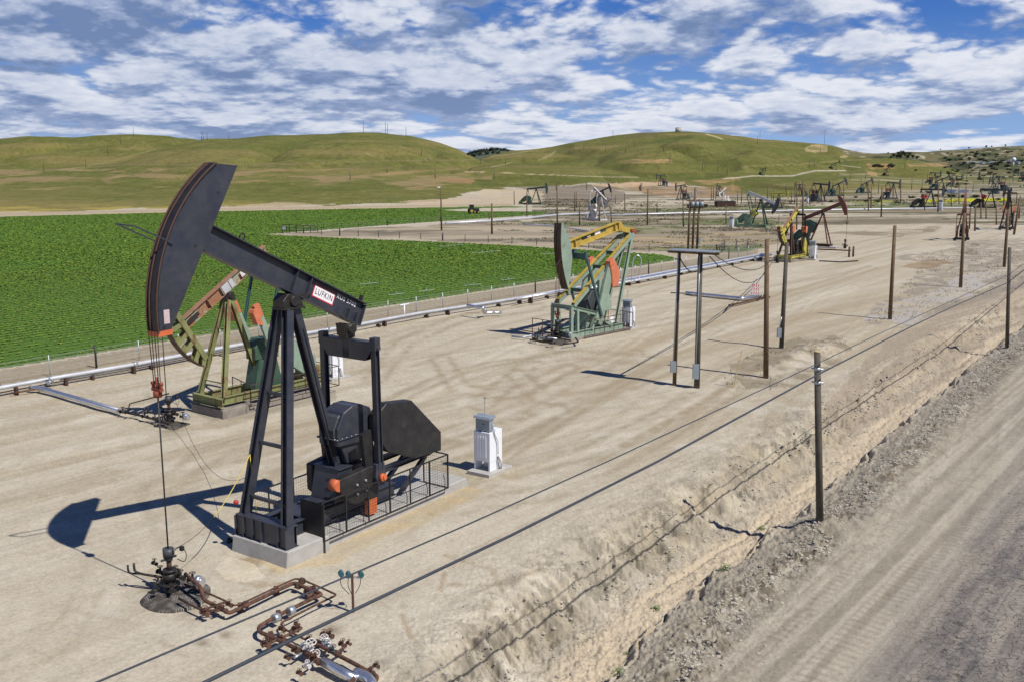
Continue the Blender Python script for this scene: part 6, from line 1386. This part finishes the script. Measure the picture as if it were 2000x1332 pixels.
for x in (1349.5, 1358, 1367):
    m = MB(); m.cyl(((x - 1352) * k, -.2, 82 * k), ((x - 1352) * k, -.2, 91 * k), .28, 14); m.cyl(((x - 1352) * k, -.2, 91 * k), ((x - 1352) * k, -.2, 92.5 * k), .1, 8); m.build('transformer_can', M['grey'], tb_)
m = MB(); m.bar((-1.0, 0, 93 * k), (1.4, 0, 93 * k), .14, .16); m.build('cross_arm', M['wood'], tb_); m = MB(); m.bar((-1.0, 0, 80 * k), (1.6, 0, 80 * k), .14, .16); m.build('cross_arm', M['wood'], tb_); m = MB(); m.box((0.95, -.2, 16 * k), (.3, .25, .8)); m.build('meter_box', M['grey'], tb_)
hp = [(86, 338, 312), (168, 327, 307), (211, 305, 281), (236, 283, 262), (261, 267, 249), (341, 268, 252), (394, 275, 257), (397, 275, 259), (405, 275, 261), (447, 272, 263), (710, 260, 237), (753, 262, 240), (757, 262, 243), (793, 268, 250), (823, 305, 286), (684, 352, 334), (756, 338, 324), (850, 350, 330), (1197, 268, 256), (1484, 276, 257), (1479, 282, 268), (1610, 283, 254), (965, 352, 328), (938, 322, 304), (1307, 320, 300), (1310, 318, 302), (1372, 334, 314), (1377, 334, 316), (1402, 336, 318), (1420, 344, 320),
      (1240, 288, 276), (1222, 300, 286), (1183, 300, 284), (1296, 296, 282), (1112, 302, 290), (1140, 292, 280), (1146, 372, 352), (1086, 372, 350), (987, 322, 306), (1023, 318, 304), (1283, 420, 396), (1448, 398, 366), (1475, 398, 370), (1498, 400, 362), (1545, 400, 368), (1552, 398, 366), (1440, 398, 374), (1398, 392, 362), (1393, 392, 364), (1389, 392, 365), (1580, 330, 312), (1590, 326, 310), (1602, 300, 288), (1660, 352, 336), (1681, 372, 350), (1715, 380, 352), (1780, 372, 350), (1800, 376, 350), (1848, 372, 348), (1882, 352, 328), (1888, 352, 326), (1920, 360, 336), (1946, 352, 334), (1978, 358, 332), (1626, 372, 352), (1767, 330, 312), (1811, 352, 336), (1900, 376, 356), (1970, 380, 356), (1560, 372, 356), (1535, 380, 360), (1690, 352, 340), (1510, 396, 372)]
b0 = None
for i, (x, y0, y1) in enumerate(hp):
    b = on_ground(x, y0); h = (y0 - y1) * b.y / FOC
    if b0 is None: b0 = MB().cyl((0, 0, -0.5), (0, 0, 10), 0.10, 6).build('utility_pole', M['wood_grey']); o = b0
    else: o = b0.copy(); SC.collection.objects.link(o)
    o.location = b; o.scale = (1 + b.y / 1600,) * 2 + (h / 10,); tag(o, 'hair thin pole on the hills and the far plain', 'pole', 'hair thin far poles')
py_ = on_ground(1698, 299); S_ = py_.y / FOC; o = empty('pylon', py_, 0, 'grey lattice pylon on the skyline at the right', 'pylon'); m = MB()
for sx in (-1, 1):
    for sy in (-1, 1): m.bar((sx * 1.6, sy * 1.6, 0), (sx * .3, sy * .3, 27 * S_), .3, .3)
m.bar((-3, 0, 20 * S_), (3, 0, 20 * S_), .4, .4); m.bar((-2.4, 0, 15 * S_), (2.4, 0, 15 * S_), .4, .4); m.build('mast', M['slate'], o)


# ======================= fences =======================
def post_fence(label, pts, every, h, wires, pr=0.03, thick_every=7, mat='galv', group='fences'):
    P = [G(*q) for q in pts]; r = empty('fence', P[0], 0, label, 'fence', group); segs = [(a, b) for a, b in zip(P[:-1], P[1:])]; n = 0
    W_ = MB()
    for a, b in segs:
        L_ = (b - a).length; d = (b - a) / L_; k = max(1, round(L_ / every))
        for i in range(k):
            p = a + d * (L_ * i / k) - P[0]; th = thick_every and n % thick_every == 3; n += 1
            if n < 98: m = MB(); m.cyl((p.x, p.y, -.1), (p.x, p.y, h * (1.12 if th else 1.0)), pr * (2.2 if th else 1), 6); q = m.build('post', M['iron' if th else mat], r)
        for w in range(wires): z = h * (0.25 + 0.7 * w / max(1, wires - 1)); W_.tube([a - P[0] + Vector((0, 0, z)), b - P[0] + Vector((0, 0, z))], 0.008, 4)
    W_.build('wires', M['galv'], r); return r


post_fence('thin wire fence between the crop field lane and the pale pipelines', [(-150, 778), (0, 752), (350, 690), (700, 627), (1085, 566), (1240, 541), (1478, 496)], 3.1, 1.25, 5)
post_fence('wire fence along the far side of the crop field, in front of the scrub lot', [(560, 456), (700, 463), (1000, 477), (1150, 486), (1330, 496), (1470, 496)], 4.5, 1.1, 3, 0.05, 5, 'iron')
post_fence('faint wire fence between the scrub lot and the far crop strip', [(560, 455), (700, 445), (860, 434), (1000, 427), (1085, 420)], 8, 1.2, 3, 0.05, 4, 'iron')
post_fence('dark fence running along the foot of the pale terrace', [(688, 404), (760, 401), (820, 397)], 6, 1.6, 3, 0.07, 0, 'iron')
cg = empty('cattle_guard', G(570, 456), 10, 'dark pipe rail gate at the tip of the scrub lot', 'gate', None); m = MB()
for z in (0.5, 1.0, 1.5): m.tube([(-1.6, 0, z), (4.5, -.6, z * .8)], 0.05, 6)
for x in (-1.6, -0.4, 0.8, 2.0, 3.2, 4.5): m.tube([(x, -.1 * max(x, 0) * 1.2, -0.1), (x, -.1 * max(x, 0) * 1.2, 1.55 - .07 * x)], 0.06, 6)
m.build('rails', M['iron'], cg); m = MB(); m.box((-1.3, -.3, .9), (.5, .3, .5)); m.build('box', M['grey'], cg)
post_fence('dark pipe rail fence near the end of the pale pipelines', [(1405, 497), (1415, 489), (1460, 487), (1475, 489)], 2.5, 1.3, 3, 0.07, 0, 'iron')

# ======================= small things =======================
bp = G(1474, 578); br = empty('barricade', bp, -10, 'small red and white striped barricade on the yard beside the bent pipe', 'barricade')
for i, z in enumerate((0.25, 0.6, 0.95)):
    m = MB(); m.box((0, 0, z), (0.75, 0.03, 0.24)); bo = m.build('board', M['decal_white'], br)
    for k in range(4): m = MB(); x = -0.3 + k * 0.2; m.prism([(x - .05, z - .119), (x + .03, z - .119), (x + .09, z + .119), (x + .01, z + .119)], -0.02, 0.02); m.build('stripe', M['decal_red'], bo)
for x in (-.36, .36): m = MB(); m.bar((x, 0.0, 0), (x, 0, 1.15), .05, .05); m.bar((x, .35, 0), (x, 0, 1.1), .04, .04); m.build('leg', M['white'], br)
sk = on_ground(1433, 756); o = MB().bar((0, 0, -.1), (0.35, 0, 2.0), .05, .05).build('survey_stake', M['wood_pale']); o.location = sk; tag(o, 'pale slanting wooden stake between the pole pair and the brown pole', 'stake')
ct = on_ground(1416, 405); c = empty('steel_container', ct, 6, 'long rusty brown steel container in front of the small white pumpjack', 'container'); k = ct.y / FOC
m = MB(); m.box((0, 0, 5.2 * k), (37 * k, 2.4, 10.4 * k)); 
for i in range(14): m.box(((-17 + i * 2.6) * k, -1.22, 5.2 * k), (.12, .06, 9.6 * k))
m.build('tank_body', M['rustd'], c); m = MB(); m.box((0, 0, 10.7 * k), (37.6 * k, 2.5, .16)); m.build('lid', M['iron'], c)
c = empty('pump_skid', on_ground(1362, 406), 0, 'low dark pump skid left of the rusty brown container', 'pump skid'); m = MB(); m.box((0, 0, .5), (5.5, 1.6, .8)); m.build('frame', M['iron'], c); m = MB(); m.cyl((-2, 0, 1.2), (1.5, 0, 1.2), .45, 10); m.build('pump', M['galv'], c)
c = empty('tractor', on_ground(925, 418), 15, 'small dark tractor with yellow wheels working at the edge of the far crops', 'tractor', None, 0.8); m = MB(); m.box((0.6, 0, 1.2), (2.2, .9, .8)); m.box((-.6, 0, 1.9), (1.2, 1.2, 1.3)); m.box((-.6, 0, 2.62), (1.4, 1.4, .12)); m.build('body', M['iron'], c, .05)
for x, y, r_ in ((-.8, .9, .85), (-.8, -.9, .85), (1.4, .8, .5), (1.4, -.8, .5)): m = MB(); m.cyl((x, y - .2, r_), (x, y + .2, r_), r_, 16); w = m.build('wheel', M['iron'], c); m = MB(); m.cyl((x, y - .22, r_), (x, y + .22, r_), r_ * .5, 12); m.build('rim', M['yellow'], w)
tk = on_ground(1325, 259); c = empty('water_tank', tk, 0, 'squat tan storage tank on the hilltop', 'tank'); k = tk.y / FOC; m = MB(); m.cyl((0, 0, -1), (0, 0, 8.5 * k), 6 * k, 24); m.cyl((0, 0, 8.5 * k), (0, 0, 9.2 * k), 6.1 * k, 24, 1); m.build('tank_shell', M['conc'], c)
tw = on_ground(1979, 326); c = empty('water_tower', tw, 0, 'white water tower on the far hillside at the right', 'water tower'); k = tw.y / FOC; m = MB(); m.cyl((0, 0, -1), (0, 0, 10 * k), 1.2 * k, 10); m.build('stem', M['white'], c); m = MB(); m.blob((0, 0, 13 * k), (4.2 * k, 4.2 * k, 4.2 * k), 14, 8); m.build('tank', M['white'], c)
for i, (x, y, w, h, mt, lb) in enumerate(((1919, 320, 5, 2.4, 'white', 'tiny white shed on the far hillside, left of two'), (1937, 320, 12, 1.8, 'cladding', 'long low grey shed on the far hillside'), (1988, 320, 3, 3, 'white', 'tiny white shed right of the water tower'), (1972, 319, 5, 3, 'oxide', 'tiny brown shed left of the water tower'), (1898, 319, 7, 1.6, 'galv', 'tiny grey roofed shed far left on the hillside'), (1860, 378, 8, 2.2, 'cream', 'pale low shed behind the yellow strip'), (1885, 378, 10, 2.0, 'cladding', 'grey low shed behind the yellow strip'), (1300, 385, 0, 0, '', ''))):
    if not w: continue
    b = on_ground(x, y); k = b.y / FOC; c = empty('shed', b, 4, lb, 'shed', 'far sheds'); m = MB(); m.box((0, 0, h * k / 2 - .3), (w * k, 6, h * k)); m.build('wall', M[mt], c); m = MB(); m.prism([(-w * k / 2 - .4, h * k - .3), (0, h * k + .9), (w * k / 2 + .4, h * k - .3)], -3.4, 3.4); m.build('roof', M['galv'], c)
st = G(1222 + 593, 1045, -.38); o = MB().blob((0, 0, .03), (.09, .06, .045), 7, 5, .25).build('stone', M['decal_white']); o.location = st; tag(o, 'single white stone on the dirt road', 'stone')
o = MB().blob((0, 0, .05), (.11, .11, .1), 8, 6, .2).build('tar_lump', M['iron']); o.location = G(448, 1058); tag(o, 'black lump on the sand beside the concrete pad', 'lump')


# ======================= vegetation =======================
def leafy(rng, n, shape, size, flat=0.35):
    m = MB()
    for i in range(n):
        c = shape(rng); a = rng.uniform(0, 6.28); t = Vector((math.cos(a), math.sin(a), rng.uniform(-.4, .9))).normalized(); u = t.cross(Vector((rng.uniform(-1, 1), rng.uniform(-1, 1), 1))).normalized(); s = size * rng.uniform(.6, 1.3); m.add([c - t * s - u * s * flat, c + t * s * .2 - u * s * flat * 1.4, c + t * s, c + t * s * .1 + u * s * flat * 1.4, ], [(0, 1, 2, 3)])
    return m


rg = random.Random(7)


def crown(rng, R=1.0, H=1.0, z0=0.35):
    lobes = [(Vector((rng.uniform(-.6, .6) * R, rng.uniform(-.6, .6) * R, z0 + rng.uniform(.3, .9) * H)), rng.uniform(.3, .6) * R) for _ in range(7)]
    def f(r):
        c, s = r.choice(lobes); v = Vector((r.gauss(0, 1), r.gauss(0, 1), r.gauss(0, .8))).normalized() * (s * r.uniform(.6, 1.0)); return c + v
    return f


def make_tree(kind, lb, grp, cat, n, R, H, z0, mt):
    o = empty(kind, (0, 0, 0), 0, lb, cat, grp); m = MB()
    m.tube([(0, 0, -.3), (0.05, 0, z0 * .7), (.1, .05, z0 + H * .5)], [.09 * R, .07 * R, .03 * R], 6)
    for a in (0.4, 2.4, 4.4): m.tube([(.03, 0, z0 * .7), (math.cos(a) * R * .5, math.sin(a) * R * .5, z0 + H * .6)], [.04 * R, .015 * R], 5)
    m.build('trunk', M['bark'], o); leafy(rg, n, crown(rg, R, H, z0), .17 * R).build('crown', M[mt], o); return o


sh = [make_tree('shrub', 'x', 'dark shrubs on the far slopes', 'shrub', 420, 1.0, .8, .15, 'shrub') for _ in range(2)]
tr = [make_tree('tree', 'x', 'trees on the far ridge', 'tree', 520, 1.0, 1.3, .6, 'shrub') for _ in range(2)]
used = {}


def put(protos, x, y, S, lb, sq=1.0):
    p = protos[rg.randrange(len(protos))]; b = on_ground(x, y); k = b.y / FOC * S
    if p.name not in used: used[p.name] = 1; o = p; kids(p)
    else: o = copy_tree(p)
    o.location = b; o.rotation_euler = (0, 0, rg.uniform(0, 6.28)); o.scale = (k * sq, k * sq, k); o['label'] = lb


for x, y, s in ((1745, 309, 4), (1755, 307, 5), (1762, 305, 5), (1752, 311, 4), (1766, 308, 5), (1775, 309, 5), (1782, 311, 4), (1740, 311, 3), (1759, 312, 5), (1771, 314, 5), (1790, 314, 4), (1771, 296, 2.5), (1796, 297, 2), (1801, 297, 2.2), (1806, 297, 2.5), (1813, 297, 2), (1837, 295, 1.6), (1892, 292, 2), (1926, 290, 2.6), (1937, 289, 1.8), (1964, 288, 2.2), (1735, 302, 1.8)): put(tr, x, y, s, 'dark round tree on the far right ridge')
for i in range(105):
    x = rg.uniform(1845, 2010); y = rg.uniform(296, 345) if i % 3 else rg.uniform(325, 372); put(sh, x, y, rg.uniform(1.6, 3.6), 'dark shrub on the slopes at the far right', rg.uniform(1.2, 2.0))
for x, y, s in ((1709, 327, 5), (1716, 327, 5), (1722, 328, 4), (1738, 327, 6), (1743, 328, 5), (1788, 335, 3), (1830, 348, 3)): put(sh, x, y, s, 'dark bush clinging to the cut bank on the right hill', 1.3)
for x, y, s in ((915, 301, 4), (922, 299, 5), (930, 297, 5), (938, 295, 5), (946, 294, 5), (954, 293, 4), (962, 292, 5), (970, 291, 4), (978, 292, 4), (986, 292, 4), (925, 304, 5), (936, 301, 5), (950, 299, 5), (964, 297, 4), (992, 293, 3), (972, 298, 4)): put(sh, x, y + 3.5, s * 1.25, 'dark tree on the small wooded ridge between the two hills')
for x, y, s in ((1690, 395, 4), (1715, 396, 5), (1752, 398, 4), (1700, 389, 3), (1830, 385, 4), (1858, 386, 5), (1880, 386, 4), (1905, 387, 5), (1848, 376, 4), (1925, 374, 5), (1950, 392, 4), (1540, 382, 2.5), (1672, 387, 3), (1622, 396, 3), (1812, 378, 4), (1872, 362, 4), (1780, 388, 4)): put(sh, x, y, s, 'low green bush on the plain among the distant pumpjacks', 1.8)
tw_ = []
tp_ = leafy(rg, 260, lambda r: (lambda v: Vector((v.x, v.y, abs(v.z) * .8)))(Vector((r.gauss(0, 1), r.gauss(0, 1), r.gauss(0, 1))).normalized() * r.uniform(.5, 1)), .14, .12).build('dry_bush', M['dry'])
for i, (x, y, s, lb) in enumerate(((1321, 424, 6, 'dry brown bush on the scrub, left of the green pumpjack'), (1409, 461, 7, 'dry brown bush below the small white cabinet'), (1466, 478, 11, 'large dry brown bush near the end of the pipelines'), (1893, 496, 15, 'largest dry bush, on the weedy verge by the road'), (1302, 481, 8, 'dry reddish bush above the crop field corner'), (1905, 480, 8, 'small dry bush just behind the largest one'), (1848, 430, 6, 'dry bush on the pale flats below the yellow strip'))):
    o = tp_ if i == 0 else tp_.copy()
    if i: SC.collection.objects.link(o)
    b = on_ground(x, y); o.location = b; s *= b.y / FOC; o.scale = (s * 1.3, s * 1.3, s); o.rotation_euler = (0, 0, i * 1.3); tag(o, lb, 'bush', 'dry bushes')
wd = leafy(rg, 60, lambda r: Vector((r.gauss(0, .5), r.gauss(0, .5), abs(r.gauss(0, .35)))), .28, .3).build('weed', M['weed'])
for i, (x, y, s, lb) in enumerate(((1418, 1112, .17, 'largest green weed, at the foot of the ditch bank'), (1281, 1190, .14, 'green weed growing in the ditch bottom'), (1207, 1318, .14, 'green weed at the bottom edge of the frame'), (1487, 1034, .15, 'green weed in the ditch left of the grey pole'), (1272, 1140, .08, 'tiny green weed on the ditch bank'), (1224, 1276, .07, 'tiny green weed just above the bottom edge'), (1615, 956, .1, 'tiny green weed behind the grey pole'))):
    o = wd if i == 0 else wd.copy()
    if i: SC.collection.objects.link(o)
    o.location = on_ground(x, y); o.scale = (s,) * 3; tag(o, lb, 'weed', 'green weeds')


def scatter_mesh(name, P, T, mat, lb, cat):
    """P: (n,3) points, T: (k,4,3) template quads per item, already varied (n,k,4,3)"""
    V = (T + P[:, None, None, :]).reshape(-1, 3); n = len(V) // 4; me = bpy.data.meshes.new(name); me.vertices.add(len(V)); me.vertices.foreach_set('co', V.ravel().astype(np.float32)); me.loops.add(n * 4); me.loops.foreach_set('vertex_index', np.arange(n * 4, dtype=np.int32)); me.polygons.add(n); me.polygons.foreach_set('loop_start', (np.arange(n) * 4).astype(np.int32)); me.update(); me.materials.append(mat)
    o = bpy.data.objects.new(name, me); SC.collection.objects.link(o); o['kind'] = 'stuff'; o['label'] = lb; o['category'] = cat; return o


def quads(rs, n, k, size, tilt, aspect=.6):
    """n items of k randomly turned leaf quads"""
    a = rs.uniform(0, 2 * np.pi, (n, k)); el = rs.uniform(tilt[0], tilt[1], (n, k)); s = size[:, None] * rs.uniform(.6, 1.2, (n, k)); d = np.stack([np.cos(a) * np.cos(el), np.sin(a) * np.cos(el), np.sin(el)], -1); w = np.stack([-np.sin(a), np.cos(a), rs.uniform(-.4, .4, (n, k))], -1) * aspect
    q = np.stack([w * 0 - d * .05, d * .5 + w * .5, d, d * .5 - w * .5], 2); return q * s[..., None, None]


rs = np.random.RandomState(3)
for x0, y0, x1, y1 in ((923, 495, 977, 490), (704, 556, 739, 552), (819, 570, 847, 566), (980, 548, 1006, 544), (860, 482, 905, 478), (1060, 497, 1085, 495), (908, 558, 940, 555), (760, 577, 790, 573)):
    a_, b_ = G(x0, y0, .16), G(x1, y1, .16); n_ = max(2, int((b_ - a_).length / 1.6)); m = MB()
    m.tube([Vector((0, 0, 0)), b_ - a_], 0.018 if n_ < 8 else 0.007, 5)
    for i in range(0 if n_ >= 8 else n_): p_ = (b_ - a_) * (i / n_); m.cyl(p_ + Vector((0, 0, .0)), p_ + Vector((0, 0, .16 + .06 * (i % 2))), 0.03, 5)
    o = m.build('irrigation_line', M['pipe_pale']); o.location = a_; tag(o, 'thin pale irrigation line lying across the green crop rows', 'irrigation pipe', 'irrigation lines in the crop field')
rows = []
c0 = G(0, 720); u0 = c0.x * RD.x + c0.y * RD.y
rr_ = np.arange(48, 300, 1.0); vv = []
for i, off in enumerate(rr_):
    t = np.arange(-260, 420, 0.19) + rs.uniform(-.1, .1); x = t * RD.x - off * RD.y; y = t * RD.y + off * RD.x; ok = (y > 45) & (y < 270) & (np.abs(x) < y * .60 + 4); vv.append(np.stack([x[ok], y[ok]], -1))
vv = np.concatenate(vv); px_, py_2 = project(vv[:, 0], vv[:, 1], 0 * vv[:, 0]); keep = field_mask(px_, py_2) & (rs.rand(len(vv)) < np.clip(105 / vv[:, 1], .45, 1)); vv = vv[keep]
edge = G(0, 720); e1 = -vv[:, 0] * RD.y + vv[:, 1] * RD.x - (-edge.x * RD.y + edge.y * RD.x)
thin_ = (e1 < 7) & (rs.rand(len(vv)) < .45); vv = vv[~thin_]
bald = fbm(vv[:, 0] * .08, vv[:, 1] * .08, 3, 401); vv = vv[rs.rand(len(vv)) < np.clip(1.5 - bald, .6, 1)]
vv = vv + rs.normal(0, .05, vv.shape); sz = rs.uniform(.11, .19, len(vv)) * np.clip(vv[:, 1] / 85, 1, 1.5)
print('crops', len(vv))
scatter_mesh('crops', np.concatenate([vv, np.full((len(vv), 1), .05)], 1), quads(rs, len(vv), 4, sz, (.0, .30), 1.1), M['leaf'], 'bright green row crop filling the field', 'crops')
# dry grass and weeds of the verges, gravel of the ditch and berms
gx = rs.uniform(5, 75, 60000); gy = rs.uniform(38, 135, 60000); a_, b_2 = project(gx, gy, 0 * gx)
ok = in_poly(a_, b_2, [(1400, 738), (1415, 715), (1500, 682), (1560, 660), (1640, 655), (1665, 682), (1600, 722), (1520, 768), (1440, 768)]) | in_poly(a_, b_2, [(1690, 632), (1760, 560), (1800, 515), (1750, 505), (1850, 482), (1900, 470), (2100, 462), (2100, 540), (1880, 588), (1760, 640)])
ok &= (fbm(gx * .7, gy * .7, 4, 171) > .5) & (rs.rand(len(gx)) < .6); gx, gy = gx[ok], gy[ok]; P3 = np.stack([gx, gy, height(gx, gy)], -1)
scatter_mesh('dry_grass', P3, quads(rs, len(gx), 6, rs.uniform(.06, .24, len(gx)), (.2, 1.4), .10), M['dry'], 'low dry grass on the weedy verges', 'grass')
n = 46000; t = rs.uniform(-8, 75, n); o_ = np.where(rs.rand(n) < .5, rs.normal(2.4, .8, n), rs.normal(-1.6, 1.2, n)); base = DITCH[1]; far_ = DITCH[8]; dvx = np.array([far_.x - base.x, far_.y - base.y]); dvx = dvx / np.hypot(*dvx)
gx = base.x + dvx[0] * t + dvx[1] * o_; gy = base.y + dvx[1] * t - dvx[0] * o_; dd = ditch_dist(gx, gy); pr = np.exp(-((dd - 2.3) / .8) ** 2) + .8 * np.exp(-((dd + 1.9) / 1.3) ** 2) + .06; ok = (rs.rand(n) < pr) & (gy > 14) & (fbm(gx * 1.1, gy * 1.1, 3, 411) > .42); gx, gy = gx[ok], gy[ok]
m = MB(); rk = random.Random(5); zz = height(gx, gy)
for x, y, z in zip(gx, gy, zz):
    s = .012 + .05 * rk.random() ** 3; m.blob((x, y, z), (s * rk.uniform(.8, 1.5), s, s * .7), 5, 4, .25, rk)
m.sm = [False] * len(m.f); o = m.build('clods', M['rock']); o['kind'] = 'stuff'; tag(o, 'clods and stones along the ditch banks', 'clods')

# knee high scrub of the flats beyond the crops
n = 90000; gy = rs.uniform(118, 330, n); gx = gy * rs.uniform(-.02, .56, n); a_, b_2 = project(gx, gy, 0 * gx)
tri_ = in_poly(a_, b_2, [(540, 459), (700, 449), (900, 437), (1100, 429), (1500, 433), (1560, 468), (1480, 484), (1330, 494), (1000, 477), (700, 465)])
flt = (b_2 < 440) & (b_2 > 352) & (a_ > 1060) & ~in_poly(a_, b_2, [(1560, 405), (1900, 400), (2100, 440), (2100, 470), (1560, 470)])
dn = fbm(gx * .05 + 9, gy * .22, 4, 185); ok = (tri_ | flt) & (dn > .47) & (fbm(gx * .28, gy * .28, 4, 181) > .46); gx, gy = gx[ok], gy[ok]
scatter_mesh('scrub', np.stack([gx, gy, height(gx, gy)], -1), quads(rs, len(gx), 4, rs.uniform(.12, .34, len(gx)) * gy / 170, (.0, .8), .6), M['scrub'], 'knee high brown and green scrub of the flats', 'scrub')
